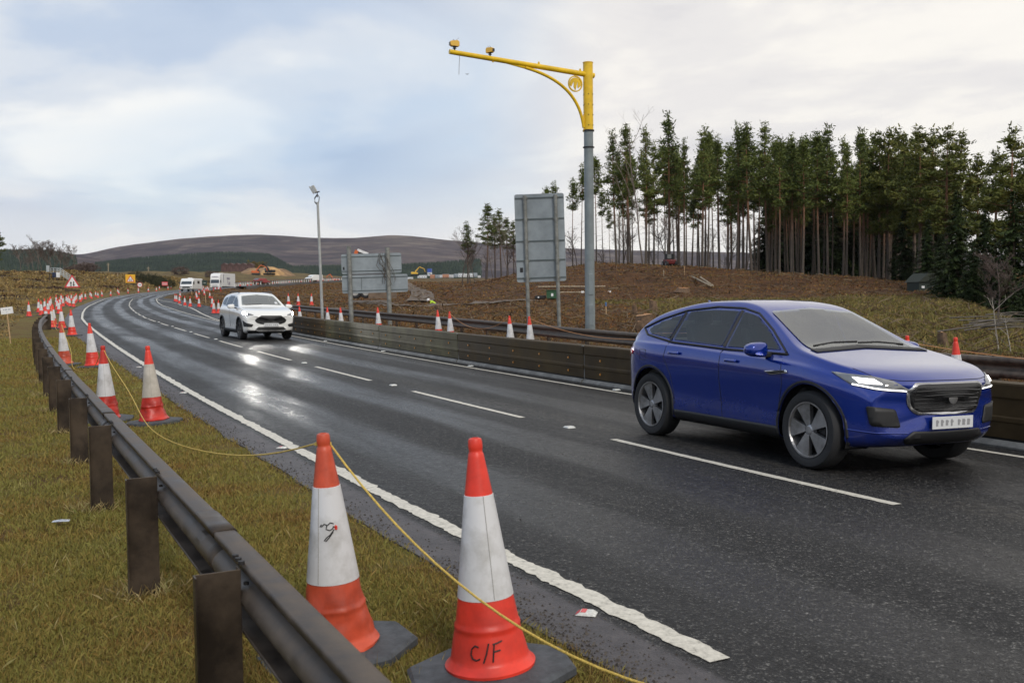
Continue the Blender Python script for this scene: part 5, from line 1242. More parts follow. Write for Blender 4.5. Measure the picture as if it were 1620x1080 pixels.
def tuft(C,n,size,spread,flat=.6,up=.25):
    """needle sprays round clump centres"""
    k=len(C); idx=np.repeat(np.arange(k),n); P=C[idx]+rng.normal(0,1,(k*n,3))*np.array([1,1,flat])*spread
    d=rng.normal(0,1,(k*n,3)); d[:,2]=d[:,2]*.5+up; d/=np.linalg.norm(d,axis=1)[:,None]
    e=np.cross(d,rng.normal(0,1,(k*n,3))); e/=np.linalg.norm(e,axis=1)[:,None]; s_=size*rng.uniform(.6,1.3,(k*n,1))
    V=np.stack([P-e*s_*.20,P+e*s_*.20,P+d*s_+e*s_*.10,P+d*s_-e*s_*.10],1); return V,rng.uniform(0,1,k*n)*.6+.4*np.repeat(rng.uniform(0,1,k),n)
def make_pine(H=20,crown=.42,rad=2.1,seed=0,dens=1.0,name='pine_tree',needles='pine_needles',bark=None,r0=.19,spire=1.0,deadbr=14,size=.34):
    rd=random.Random(seed); r=empty(name,(0,0,0)); bend=[rd.uniform(-.35,.35) for _ in range(4)]
    ax_=lambda z:Vector((bend[0]*math.sin(z/H*2.6)+bend[1]*(z/H)**2,bend[2]*math.sin(z/H*2.2)+bend[3]*(z/H)**2,z))
    b=MB(); b.tube([ax_(z)-Vector((0,0,.5 if z==0 else 0)) for z in np.linspace(0,H*.985,13)],[r0*(1.25 if i==0 else 1)*(1-(i/12)**1.25*.93) for i in range(13)],8)
    for k in range(deadbr):
        z=H*rd.uniform(.22,1-crown+.04); a=rd.uniform(0,6.28); l=rd.uniform(.3,1.5); p=ax_(z); q=p+Vector((math.cos(a)*l,math.sin(a)*l,rd.uniform(-.3,.35))); b.tube([p,(p+q)/2+Vector((0,0,.06)),q],[.025,.018,.008],3,cap=False)
    C=[]; z=H*(1-crown)
    while z<H*.97:
        t=(z-H*(1-crown))/(H*crown); nb=rd.randint(2,4)
        R_=rad*(min(1,.45+t*2.2) if t<.25 else (1-((t-.25)/.75)**(1.25*spire))*.95+.07)
        for k in range(nb):
            a=rd.uniform(0,6.28); l=R_*rd.uniform(.45,1.18); p=ax_(z); rise=rd.uniform(.0,.45)*l*(.75-.3*t)
            q=p+Vector((math.cos(a)*l,math.sin(a)*l,rise)); b.tube([p,p.lerp(q,.5)-Vector((0,0,.05*l)),q],[.05*(1.1-t),.035*(1.1-t),.012],4,cap=False)
            for j in range(max(2,int(l*3.0*dens))):
                f=rd.uniform(.35,1.05); c=p.lerp(q,f)+Vector((rd.uniform(-.28,.28),rd.uniform(-.28,.28),rd.uniform(-.05,.28)))*(.4+.3*l); C.append(tuple(c))
        z+=H*crown/ (15+2*rd.random())*rd.uniform(.6,1.25)
    for k in range(7): C.append(tuple(ax_(H*(.90+.018*k))+Vector((rd.uniform(-.12,.12),rd.uniform(-.12,.12),0))))
    b.build('trunk',bark or BARK,r,True)
    V,rn=tuft(np.array(C),int(17*dens),size,.27,.6,.45); face_mesh('crown',V,MATS[needles],rn,r); return r
def make_spruce(H=14,rad=3.6,seed=0,dens=1.0,low=.02):
    rd=random.Random(seed); r=empty('spruce_tree',(0,0,0)); b=MB(); b.tube([(0,0,-.6),(0,0,H*.5),(0,0,H*.98)],[.22,.13,.02],8); b.build('trunk',BARKG,r,True)
    V=[];RN=[]; z=H*low
    while z<H*.985:
        t=z/H; R_=rad*(1-t)**.8+.12; nb=int(5+9*(1-t))
        for k in range(nb):
            a=rd.uniform(0,6.28); l=R_*rd.uniform(.7,1.13); droop=rd.uniform(.10,.34); n=max(4,int(l*9*dens)); cs=[]
            for j in range(n):
                f=(j+rd.random())/n; x=l*f; w_=(.12+.42*f*(1-f*.75))*min(1,l*.6); o_=rd.uniform(-w_,w_); zz=z-droop*l*f**1.5*1.2+.12*l*max(0,f-.75)
                cs.append((math.cos(a)*x-math.sin(a)*o_,math.sin(a)*x+math.cos(a)*o_,zz))
            c=np.array(cs); k_=4; idx=np.repeat(np.arange(len(c)),k_); P=c[idx]+rng.normal(0,.07,(len(idx),3)); out=np.array([math.cos(a),math.sin(a),-.45])
            d=out+rng.normal(0,.55,(len(idx),3)); d/=np.linalg.norm(d,axis=1)[:,None]; e=np.cross(d,[0,0,1.]); e/=np.linalg.norm(e,axis=1)[:,None]; s_=.30*rng.uniform(.6,1.3,(len(idx),1))
            V.append(np.stack([P-e*s_*.28,P+e*s_*.28,P+d*s_+e*s_*.08,P+d*s_-e*s_*.08],1)); RN.append(rng.uniform(0,.6,len(idx))+.4*rd.random())
        z+=H*.034*(1.15-.5*t)
    face_mesh('crown',np.concatenate(V),MATS['spruce_needles'],np.concatenate(RN),r); return r
def make_birch(H=9,seed=0,tww=.008,bark=None,twigs=1.0,name='birch_tree',spread=.42,lean=0,r0=.09,levels=4):
    rd=random.Random(seed); r=empty(name,(0,0,0)); b=MB(); tw=[]
    def grow(p,d,l,rad_,lv):
        pts=[p]; q=p; dd=d.copy(); n=4 if lv<2 else 3
        for i in range(n):
            dd=(dd+Vector((rd.uniform(-1,1),rd.uniform(-1,1),rd.uniform(-.3,.8)))*.16).normalized(); q=q+dd*(l/n); pts.append(q)
        if rad_>.006: b.tube(pts,[rad_*(1-.55*i/n) for i in range(n+1)],5 if lv==0 else 3,cap=False)
        else:
            for a_,c_2 in zip(pts,pts[1:]):
                w_=Vector((rd.uniform(-1,1),rd.uniform(-1,1),rd.uniform(-1,1))).cross(c_2-a_).normalized()*tww; tw.append((a_-w_,a_+w_,c_2+w_*.6,c_2-w_*.6))
        if lv>=levels: return
        nk=int({0:11,1:5,2:4,3:3}.get(lv,3)*twigs)
        for k in range(nk):
            f=rd.uniform(.3 if lv==0 else .2,1); i=min(n-1,int(f*n)); s_=pts[i].lerp(pts[i+1],f*n-i); a=rd.uniform(0,6.28); dv=(dd*.8+Vector((math.cos(a),math.sin(a),.25))*(spread*2 if lv==0 else .8)).normalized()
            grow(s_,dv,l*rd.uniform(.3,.5)*(1.15-f*.5 if lv==0 else 1),rad_*.42,lv+1)
    grow(Vector((0,0,-.2)),Vector((lean,0,1)).normalized(),H*.92,r0,0); b.build('trunk',bark or BIRCH,r,True)
    if tw: V=np.array([[tuple(v) for v in t] for t in tw]); face_mesh('twigs',V,MATS['bare_twigs'],rng.uniform(0,1,len(V)),r)
    return r
def make_bush(H=1.6,rad=1.6,seed=0,name='gorse_bush',m_='gorse_leaves',n=260,size=.16):
    r=empty(name,(0,0,0)); rd=random.Random(seed); b=MB()
    for k in range(7): a=rd.uniform(0,6.28); b.tube([(0,0,-.2),(rad*.3*math.cos(a),rad*.3*math.sin(a),H*.4),(rad*.6*math.cos(a),rad*.6*math.sin(a),H*.7)],[.03,.02,.008],4)
    b.build('stem',TWG,r); C=rng.normal(0,1,(n,3)); C/=np.linalg.norm(C,axis=1)[:,None]; C*=(rng.uniform(.35,1,(n,1)))**.5; C=C*np.array([rad,rad,H*.62])*(1+.25*np.sin(C[:,0:1]*5+seed))+np.array([0,0,H*.42]); C=C[C[:,2]>0]
    V,rn=tuft(C,9,size,.12,.8,.4); face_mesh('foliage',V,MATS[m_],rn,r); return r
HID=[]
def place(proto,x,y,sc,rz,label,group=None,cat_=None,lean=0,dz=-.05,name=None):
    if proto.get('used'): o=copy_tree(proto); 
    else: o=proto
    if 'used' in o: del o['used']
    o.location=(x,y,ground(x,y)+dz); o.rotation_euler=(0,lean,rz); o.scale=(sc*.97,sc*.97,sc) if isinstance(sc,(int,float)) else sc
    for k in ('label','group','category'):
        if k in o: del o[k]
    tag(o,label,cat_ or 'tree',group); proto['used']=True; return o
PINES=[make_pine(20,.50,2.35,s,1.0,spire=.5) for s in range(5)]+[make_pine(20,.56,2.4,s+20,.95,spire=.42,deadbr=22) for s in range(2)]
THIN=[make_pine(17,.33,1.2,s+40,.8,r0=.11,deadbr=26) for s in range(3)]
WIDE=[make_pine(19,.66,3.6,s+60,1.15,needles='pine_needles_yellow',r0=.24,spire=1.0,size=.38) for s in range(3)]
SPR=[make_spruce(14,3.3,s,1.0) for s in range(3)]
# front row read off the photograph: trunk x, tip y, foot y
front=[(974,170+38,423,'P','leftmost tall pine of the main stand with an orange trunk'),(997,199,421,'P',None),(1020,203,420,'P',None),(1057,181,418,'P','tallest pine of the stand with a narrow pointed top'),(1082,222,418,'P',None),(1110,203,419,'P',None),(1119,212,420,'P',None),(1138,217,421,'P',None),(1166,197,423,'P',None),(1189,196,426,'P',None),(1214,197,428,'P',None),(1233,220,430,'P',None),(1252,215,432,'P',None),(1270,220,434,'P',None),(1296,210,436,'P',None),(1255,222,431,'P',None),(1310,199,438,'P',None),(1334,220,443,'P',None),(1340,228,444,'P',None),(1362,205,446,'P',None),(1391,212,452,'W',None),(1407,206,453,'W',None),(1430,216,458,'W','pine with a bare pole trunk at the right end of the felled mound')]
PG='tall pines in the front row above the felled mound'
rd=random.Random(12)
def depth_of_foot(px,py,y0=112,y1=160):
    y=y0
    while y<y1:
        p=W3(px,py,y)
        if soft(p.x,y)>=p.z: return y
        y+=.5
    return 137
for i,(px,ty,fy,kk,lb) in enumerate(front):
    y=131+rd.uniform(-3,7); p=W3(px,ty,y); z=ground(p.x,y); h=p.z-z
    pr=rd.choice(PINES) if kk=='P' else rd.choice(WIDE); base_=20 if kk=='P' else 19
    place(pr,p.x,y,(.98*h/base_*rd.uniform(.82,1.08),)*2+(h/base_,),rd.uniform(0,6.28),lb or 'tall straight pine with orange upper bark in the front row of the stand',None if lb else PG)
GB='pines standing farther back in the stand'
for k in range(74):
    px=965+rd.random()**1.0*480; y=rd.uniform(139,176); ty=200+rd.uniform(4,75)+(18 if px<1000 else 0); p=W3(px,ty,y); z=ground(p.x,y); h=max(12,min(22,p.z-z))
    thin=rd.random()<.4; pr=rd.choice(THIN if thin else PINES); bs=17 if thin else 20
    place(pr,p.x,y,(.95*h/bs,)*2+(h/bs,),rd.uniform(0,6.28),'slender dark trunked pine seen between the front trunks of the stand',GB)
# left of the stand: loose thin pines
for px,ty,y,lb in [(942,248,150,'thin pine standing apart just right of the gantry pole'),(954,300,158,'short thin pine right of the gantry pole'),(905,285,150,'thin pine just left of the gantry pole'),(918,262,156,'taller thin pine whose crown shows left of the gantry pole'),(872,290,160,'pine whose tip shows just above the tall sign back'),(863,297,165,None),(738,352,175,'leftmost of the small pines left of the tall sign back'),(768,324,172,'tallest of the small pines left of the tall sign back'),(782,340,178,None),(792,332,174,'right hand tree of the small pine group left of the tall sign'),(803,345,180,None),(812,350,176,None),(965,330,160,None)]:
    p=W3(px,ty,y); z=ground(p.x,y); h=max(6,p.z-z); pr=rd.choice(THIN if px>850 else PINES[:5]); bs=17 if px>850 else 20
    place(pr,p.x,y,(1.05*h/bs if px>850 else 1.35*h/bs,)*2+(h/bs,),rd.uniform(0,6.28),lb or 'small slender pine left of the main stand',None if lb else 'slender outlying pines')
# big pines and spruces at the right
for px,ty,y,kk in [(1455,203,118,'W'),(1478,206,128,'W'),(1500,203,112,'W'),(1522,212,122,'W'),(1448,212,140,'W'),(1548,246,118,'W'),(1603,204,96,'W'),(1575,240,105,'W'),(1640,215,100,'W'),(1680,230,95,'W'),(1420,205,150,'W'),(1385,215,150,'W')]:
    p=W3(px,ty,y); z=ground(p.x,y); h=p.z-z
    place(rd.choice(WIDE),p.x,y,(1.08*h/19,)*2+(h/19,),rd.uniform(0,6.28),'broad bushy pine with a rounded crown at the right of the stand','broad crowned pines at the right')
for px,ty,y,lb in [(1515,300,84,'large dark drooping spruce filling the right edge, its point under the pines'),(1560,330,78,None),(1605,300,74,None),(1468,345,100,None),(1490,370,92,None),(1540,380,72,None),(1640,330,66,None),(1590,390,62,None),(1700,300,70,None),(1430,330,128,None)]:
    p=W3(px,ty,y); z=ground(p.x,y); h=p.z-z
    place(rd.choice(SPR),p.x,y,(1.12*h/14,)*2+(h/14,),rd.uniform(0,6.28),lb or 'dark green spruce with branches down to the ground at the right',None if lb else 'dark spruces at the right')
for k in range(34):
    px=1215+k*8.4+rd.uniform(-8,8); y=rd.uniform(172,192); p=W3(px,rd.uniform(255,320),y); z=ground(p.x,y); h=p.z-z
    place(rd.choice(SPR),p.x,y,(1.05*h/14,)*2+(h/14,),rd.uniform(0,6.28),'dark spruce closing off the view behind the pine trunks','spruces behind the pine trunks')
# bare birches and saplings among and behind the trunks
BIR=[make_birch(9,s,tww=.014) for s in range(3)]+[make_birch(6,9,bark=TWG,twigs=1.1,spread=.6)]
for k in range(30):
    px=rd.choice([rd.uniform(900,1200),rd.uniform(730,840),rd.uniform(950,1150)]); y=rd.uniform(150,190); p=W3(px,420,y); s_=rd.uniform(.7,1.25)
    place(rd.choice(BIR),p.x,y,s_,rd.uniform(0,6),'bare leafless sapling among the trunks behind the felled mound','leafless saplings behind the mound')
BFAR=[make_birch(9,s+3,tww=.035,twigs=1.35,r0=.13) for s in range(3)]
TB=make_birch(17,31,r0=.12,spread=.25,twigs=.9); p=W3(1017,330,130); place(TB,p.x,130,1.0,0,'tall pale bare birch standing among the left pines of the stand')
for px,ty,y,lb in [(65,379,300,'tallest bare birch left of the metal steps'),(59,384,300,None),(52,392,295,None),(75,386,302,None),(80,388,300,None),(32,390,290,'reddish bare larch left of the birch clump'),(46,404,292,None),(93,388,300,None),(117,390,300,'bare birch standing alone at the right of the clump'),(86,396,305,None),(100,398,300,None),(108,405,300,None)]:
    p=W3(px,ty,y); z=ground(p.x,y); h=max(5,p.z-z); place(rd.choice(BFAR),p.x,y,h/9,rd.uniform(0,6),lb or 'bare brown birch in the clump on the left moor',None if lb else 'bare birches on the left moor')
o=place(rd.choice(WIDE),W3(-5,384,230).x,230,(.55,.55,.62),1,'dark green pine cut by the left edge of the picture')
# bushes
BUS=[make_bush(1.8,2.0,s) for s in range(2)]; BBR=[make_birch(3.2,88,bark=TWG,twigs=1.6,spread=.95,name='bare_bush',r0=.05)]; BUSHY=make_bush(2.2,2.6,5,'bare_bush','bare_twigs',300,.28)
for k,(px,fy) in enumerate([(222,444),(232,447),(240,449),(248,452),(256,454),(264,455),(238,444),(252,447),(216,441)]):
    p=at(px,fy); place(BUS[k%2],p.x,p.y,rd.uniform(.9,1.4),rd.uniform(0,6),'dark green gorse bush on the bank beyond the yellow backed sign','gorse bushes on the far left bank','bush')
for k,(px,y) in enumerate([(128,330),(135,335),(142,330),(120,325),(112,320),(285,340),(335,345)]):
    p=W3(px,430,y); place(BUSHY,p.x,y,rd.uniform(.9,1.4),rd.uniform(0,6),'low brown leafless bush on the far moor','brown bushes on the far moor','bush')
DS=make_birch(3.4,77,bark=mat('dead_grey_wood',(.30,.27,.23),.8,var=.3,scale=5),twigs=.55,spread=.7,name='dead_shrub',r0=.05,levels=3)
for px,fy,s_,lb in [(1580,560,.42,'pale dead shrub with bare forked branches below the dark spruces'),(1600,562,.3,'smaller pale dead shrub right of the forked one')]:
    p=at(px,fy); place(DS,p.x,p.y,s_,rd.uniform(0,6),lb,None,'shrub')
p=W3(1578,500,44); place(BBR[0],p.x,44,(.9,.9,.95),2,'reddish brown leafless bush in front of the dark spruces at the right',None,'bush')
# ---- stumps
STU=mat('stump_bark',(.12,.075,.045),.85,var=.4,scale=9,bump=.5); CUTW=mat('cut_wood',(.42,.22,.10),.75,var=.35,scale=14)
def stump(x,y,r_,h,label):
    o=empty('tree_stump',(x,y,ground(x,y)),rd.uniform(0,6),label,'stump',None,(R(6),R(4))); b=MB(); b.lathe([(r_*1.5,-.1),(r_*1.15,h*.3),(r_,h)],14,fn=lambda p,t:(p[0]*(1+.12*math.sin(3*t)),p[1]*(1+.1*math.cos(5*t)),p[2]+(.05*math.cos(t) if p[2]>h*.9 else 0))); b.build('bark',STU,o,True)
    b=MB(); b.lathe([(0,h+.015),(r_*.98,h+.004)],14,fn=lambda p,t:(p[0]*(1+.12*math.sin(3*t)),p[1]*(1+.1*math.cos(5*t)),p[2]+.05*math.cos(t))); b.build('cut_face',CUTW,o)
for px,fy,r_,h,lb in [(1034,492,.2,.6,'tall splintered orange stump on the bank left of the blue car roof'),(1018,521,.30,.55,'broad orange stump just above the steel rail'),(1011,523,.16,.3,'small pale stump beside the broad one'),(1080,462,.55,.38,'rounded orange root mound low on the felled slope'),(1493,549,.11,.35,'small pale topped stump between the two right cones'),(694,491,.2,.3,'low dark stump left of the tall sign'),(1005,500,.12,.6,'narrow grey splintered stump left of the broad one')]:
    p=at(px,fy); stump(p.x,p.y,r_,h,lb)
LOGG=mat('grey_branch',(.11,.095,.08),.8,var=.4,scale=6); LOG=mat('pale_log',(.33,.27,.19),.8,var=.4,scale=6)
for k,(a,b_) in enumerate([((1095,441),(1122,454)),((1108,442),(1128,455)),((1100,444),(1125,455))]):
    p,q=at(*a),at(*b_); b=MB(); b.tube([p+Vector((0,0,.25)),q+Vector((0,0,.2))],.085,8); o=b.build('cut_pole',LOG); tag(o,['longest of the three pale poles lying on the felled slope','right hand pale pole lying on the felled slope','lowest of the three pale poles lying on the felled slope'][k],'log')
for k in range(16):
    p=at(1545+rd.uniform(0,75),512+rd.uniform(0,32)); a=R(-25)+rd.uniform(-.3,.3); l=rd.uniform(.8,2.4); b=MB(); d=Vector((math.cos(a),math.sin(a)*.6,rd.uniform(-.05,.12))); c=p+Vector((0,0,.2+rd.random()*.35)); b.tube([c-d*l/2,c+Vector((0,0,.05)),c+d*l/2],[.026,.02,.01],5); o=b.build('fallen_branch',LOGG); tag(o,'grey fallen branch in the pile at the foot of the spruces','branch','branches piled at the foot of the spruces')
# ================================================================ SIGNS AND THINGS ALONG THE LEFT
WHT=mat('sign_white',(.72,.72,.72),.4,var=.06,scale=4); SRED=mat('sign_red',(.55,.03,.04),.4); SBLK=mat('sign_black',(.01,.01,.012),.5); SYEL=mat('sign_yellow',(.75,.40,.02),.4); WOOD=mat('stake_wood',(.42,.28,.15),.8,var=.3,scale=9); SGRN=mat('dark_green_board',(.015,.035,.025),.5)
def tri(s,cx=0,cz=0,r=0): 
    h=s*.866; return [(cx-s/2,cz-h/3),(cx+s/2,cz-h/3),(cx,cz+h*2/3)]
def rounded(poly,r,n=4):
    q=[]
    for i in range(len(poly)):
        a,b_,c=Vector(poly[i-1]),Vector(poly[i]),Vector(poly[(i+1)%len(poly)]); e1=b_+(a-b_).normalized()*r; e2=b_+(c-b_).normalized()*r
        for k in range(n+1): t=k/n; q.append(tuple(e1*(1-t)**2+b_*2*t*(1-t)+e2*t*t))
    return q
def arrow(cx,cz,h,up,w=.035,hw=.09):
    s=1 if up else -1
    return [(cx-w,cz-s*h/2),(cx+w,cz-s*h/2),(cx+w,cz+s*h*.15),(cx+hw,cz+s*h*.12),(cx,cz+s*h/2),(cx-hw,cz+s*h*.12),(cx-w,cz+s*h*.15)]
def warn(px,fy,size,hc,label,backing=False,yaw=None,dx=0):
    p=at(px,fy); yw=math.atan2(-p.x,p.y)*0+R(18); r=empty('warning_sign',(p.x,p.y,gz(p.x,p.y)),yw,label,'road sign')
    M=Matrix.Translation((0,0,hc)); b=MB(); 
    if backing: b.prism([(-size*.6,-size*.42),(size*.6,-size*.42),(size*.6,size*.68),(-size*.6,size*.68)],.012,.02,'XZ',M=M); b.build('backing_board',SYEL,r); b=MB()
    b.prism(rounded(tri(size),size*.08),.0,.010,'XZ',M=M); pl_=b.build('plate',SRED,r)
    b=MB(); b.prism(rounded(tri(size*.74),size*.03),-.006,-.002,'XZ',M=M); b.build('field',WHT,pl_)
    b=MB(); b.prism(arrow(-size*.08,-size*.05,size*.34,True,size*.03,size*.075),-.012,-.008,'XZ',M=M); b.prism(arrow(size*.09,-size*.05,size*.34,False,size*.03,size*.075),-.012,-.008,'XZ',M=M); b.build('arrows',SBLK,pl_)
    for s_ in (-1,1): b=MB(); b.tube([(s_*size*.42,.05,-.3),(s_*size*.42,.05,hc-size*.2)],.03,8); b.build('leg',STEEL,r)
    b=MB(); b.box((0,.04,hc-size*.48),(size*.95,.05,.22)); b.build('cross_frame',STEEL_P,r)
    return r
p=at(115,470); 
def sized(px,fy,wpx): p=at(px,fy); return wpx*p.y/FPX,p
s_,p=sized(115,470.5,24); 
warn(115,470.5,s_,(470.5-448)*p.y/FPX,'red bordered triangle sign with two opposed arrows, nearest on the left verge')
s_,p=sized(207,465.5,12); warn(207,465.5,s_,(465.5-442.5)*p.y/FPX,'small two way arrows triangle on a yellow square board',True)
# round sign
wpx,p=sized(221.5,462.5,7.6); r=empty('round_sign',(p.x,p.y,gz(p.x,p.y)),R(15),'small round white sign with a red rim and two arrows on the far left verge','road sign'); hc=(462.5-450.5)*p.y/FPX; M=Matrix.Translation((0,0,hc))
circ=lambda q:[(q*math.cos(t),q*math.sin(t)) for t in np.linspace(0,2*math.pi,28,endpoint=False)]
b=MB(); b.prism(circ(wpx/2),0,.01,'XZ',M=M); pl_=b.build('plate',SRED,r); b=MB(); b.prism(circ(wpx*.41),-.006,-.002,'XZ',M=M); b.build('field',WHT,pl_)
b=MB(); b.prism([(-.28*wpx,-.0),(-.1*wpx,.1*wpx),(-.1*wpx,-.1*wpx)],-.012,-.008,'XZ',M=M); b.prism([(.28*wpx,0),(.08*wpx,-.1*wpx),(.08*wpx,.1*wpx)],-.012,-.008,'XZ',M=M); b.box((0,-.01,hc),(.32*wpx,.004,.06*wpx)); b.build('arrows',SBLK,pl_); b=MB(); b.tube([(0,.04,-.3),(0,.04,hc)],.035,8); b.build('post',STEEL,r)
# red board with pale lines of text too small to read
wpx,p=sized(261,459.5,8.8); r=empty('red_board_sign',(p.x,p.y,gz(p.x,p.y)),R(12),'small red rectangular board with pale unreadable lines left of the motorhome','road sign'); hc=(459.5-448.8)*p.y/FPX; hh_=6.0*p.y/FPX
b=MB(); b.box((0,0,hc),(wpx,.02,hh_)); pl_=b.build('plate',SRED,r); b=MB()
for k in range(3):
    for j in range(6): b.box((wpx*(-.38+.15*j),-.013,hc+hh_*(.26-.26*k)),(wpx*.10,.004,hh_*.12))
b.build('lettering',WHT,pl_)
for s_ in (-1,1): b=MB(); b.tube([(s_*wpx*.3,.03,-.2),(s_*wpx*.3,.03,hc)],.03,6); b.build('leg',STEEL,r)
# dark green board
p=at(324,460.5); w_=8*p.y/FPX; r=empty('green_board_sign',(p.x,p.y,gz(p.x,p.y)),R(12),'dark green rectangular board standing between the motorhome and the lorry','road sign'); hc=(460.5-447.5)*p.y/FPX; b=MB(); b.box((0,0,hc),(w_,.03,w_*1.05)); pl_=b.build('plate',SGRN,r); b=MB(); b.box((0,-.018,hc),(w_*.4,.004,w_*.06)); b.build('lettering',WHT,pl_)
for s_ in (-1,1): b=MB(); b.tube([(s_*w_*.35,.03,-.2),(s_*w_*.35,.03,hc)],.04,6); b.build('leg',STEEL,r)
# red and white works barrier with a round disc in front of the lorry
p=at(343.5,462); k_=p.y/FPX; r=empty('works_barrier',(p.x,p.y,gz(p.x,p.y)),R(10),'red and white works barrier in front of the lorry','works barrier'); b=MB(); 
for k in range(5): b.box(((k-2)*2.4*k_,0,5.8*k_),(2.4*k_,.04,2.0*k_),mi=k%2)
b.build('board',[SRED,WHT],r)
for s_ in (-1,1): b=MB(); b.box((s_*5.6*k_,.03,2.8*k_),(.10,.05,5.6*k_)); b.build('leg',SRED,r)
# white paper notice on a stake by the rail end
p=at(17,545); k_=p.y/FPX; r=empty('notice_on_stake',(p.x,p.y,ground(p.x,p.y)),R(22),'white paper notice nailed to a thin wooden stake at the left edge','notice'); r.rotation_euler=(0,R(-4),R(22))
b=MB(); b.box((0,.01,24*k_),(.035,.03,60*k_)); b.build('stake',WOOD,r); b=MB(); b.box((0,-.012,54*k_),(17.5*k_,.008,10.5*k_),ry=R(-3)); pp=b.build('board',WHT,r); b=MB()
for j,(wd,zz) in enumerate(((10.5,55.5),(3.2,51.8))):
    n_=9 if j==0 else 4
    for q in range(n_):
        if (q*7+j)%4==3: continue
        b.box(((-wd/2+wd*(q+.5)/n_)*k_,-.018,zz*k_),(wd/n_*.72*k_,.003,(1.7 if j==0 else .7)*k_),ry=R(-3))
b.build('faded_lettering',mat('faded_ink',(.28,.31,.38),.7),pp)
for px,fy,h,lb in [(303.5,466,5,'thin pale stake on the verge by the motorhome'),(326,483,1.0*17,'tall wooden stake on the grass verge left of the doubled cones'),(332,460,12,'thin white stake in front of the lorry'),(186.5,438,5,'short pale marker post on the left bank above the cones'),(1050,442-7+3,10,'white marker stake standing on the mound crest below the tallest pine'),(1083,436,14,'brown marker post on the mound crest'),(959,500,19,'blue topped stake on the rough ground right of the gantry'),(1475,463,9,'short orange marker stake at the right end of the mound')]:
    p=at(px,fy); k_=p.y/FPX; b=MB(); w_=max(.05,.9*k_); b.box((0,0,h*k_/2-.1),(w_,w_*.6,h*k_+.2)); b.prism([(-w_/2,h*k_),(w_/2,h*k_),(0,h*k_+w_)],-w_*.3,w_*.3,'XZ'); o=b.build('stake',WOOD if px not in (332,1050,186.5) else LOG,loc=(p.x,p.y,ground(p.x,p.y))); tag(o,lb,'stake'); o.rotation_euler=(R(2),R(-2),R(20))
    if px==959: b=MB(); b.box((0,0,h*k_),(w_*1.5,w_*1.2,6*k_)); b.build('blue_top',mat('blue_paint',(.05,.15,.35),.5),o)
# telegraph poles on the moor
for px,ty,by in [(171,416,427),(234.5,422,430)]:
    y=420; q=W3(px,ty,y); b=MB(); b.tube([(0,0,0),(0,0,q.z-ground(q.x,y))],[.22,.18],8); b.box((0,0,q.z-ground(q.x,y)-.6),(1.6,.15,.15)); o=b.build('telegraph_pole',LOG,loc=(q.x,y,ground(q.x,y))); tag(o,['taller wooden telegraph pole on the far moor, left one','shorter wooden telegraph pole on the far moor, right one'][px>200],'pole')
# metal steps up to a small platform
p=W3(97,444,205); k_=205/FPX; zg=ground(p.x,205); r=empty('metal_steps',(p.x,205,zg),0,'grey metal staircase with railings and small platform on the left moor','steps'); GM=mat('galvanised_steps',(.42,.45,.46),.5,.3)
def K(px,py): q=W3(px,py,205); return Vector((q.x-p.x,0,q.z-zg))
for s_ in (0,1.3):
    b=MB(); o_=Vector((0,s_,0))
    for d in (0,3.5,7): b.tube([K(80,424+d)+o_,K(91,424+d)+o_,K(111,438+d*.75)+o_,K(115,438+d*.6)+o_],.055,5)
    for x_,z_ in ((80,424),(85,424),(91,424),(96,427.5),(101,431),(106,434.5),(111,438)): b.tube([K(x_,z_)+o_,K(x_,z_+8)+o_],.05,5)
    b.build('railing',GM,r)
b=MB()
for i in range(9): b.box(tuple(K(92+2.3*i,432+1.55*i)+Vector((0,.65,0))),(.34,1.3,.05))
b.build('treads',GM,r); b=MB(); b.box(tuple(K(81,432)+Vector((0,.65,0))),(15*k_,1.4,.12)); 
b.build('platform',STEEL_P,r)
for x_ in (76,82,88): b=MB(); b.tube([K(x_,432)+Vector((0,.6,0)),K(x_,440)+Vector((0,.6,-.5))],.09,6); b.build('leg',STEEL_P,r)
b=MB(); b.box(tuple(K(74,425)+Vector((0,.5,0))),(.5,.5,1.3)); b.build('post_box',GM,r,bevel=.05)
b=MB(); q=W3(92,434,203.5); b.box((0,0,.5),(.62,.5,1.0)); o=b.build('white_cabinet',WHT,loc=(q.x,203.5,q.z-.6),bevel=.03); tag(o,'small white cabinet beside the metal steps','cabinet')
b=MB(); q=W3(86,434,203.5); b.lathe([(0,0),(.4,0),(.42,.1),(.42,.95),(.38,1.0),(0,1.0)],16); o=b.build('blue_drum',mat('dark_blue_plastic',(.01,.02,.06),.5),loc=(q.x,203.5,q.z-.6)); tag(o,'dark blue drum under the metal steps','drum')
# ================================================================ DISTANT VEHICLES
VW=mat('vehicle_white',(.74,.74,.73),.35,coat=.4); VR=mat('vehicle_red',(.25,.02,.02),.35,coat=.4); VO=mat('excavator_orange',(.55,.12,.03),.45,var=.15); VY=mat('plant_yellow',(.68,.42,.04),.45,var=.15); VD=mat('dark_under',(.015,.015,.016),.7); LORT=mat('livery_text',(.16,.14,.20),.5)
def wheel(parent,x,y,r_,w=.26,hub=True):
    e=empty('wheel',(x,y,r_)); e.parent=parent; b=MB(); b.lathe([(r_*.55,-w/2),(r_*.92,-w/2),(r_,-w*.3),(r_,w*.3),(r_*.92,w/2),(r_*.55,w/2)],22,'Y'); b.build('tyre',TYRE,e,True)
    b=MB(); b.lathe([(0,-w*.32),(r_*.3,-w*.40),(r_*.56,-w*.42),(r_*.56,w*.42),(r_*.3,w*.40),(0,w*.32)],18,'Y'); b.build('hub',mat('hub_grey',(.30,.29,.27),.5,var=.3),e)
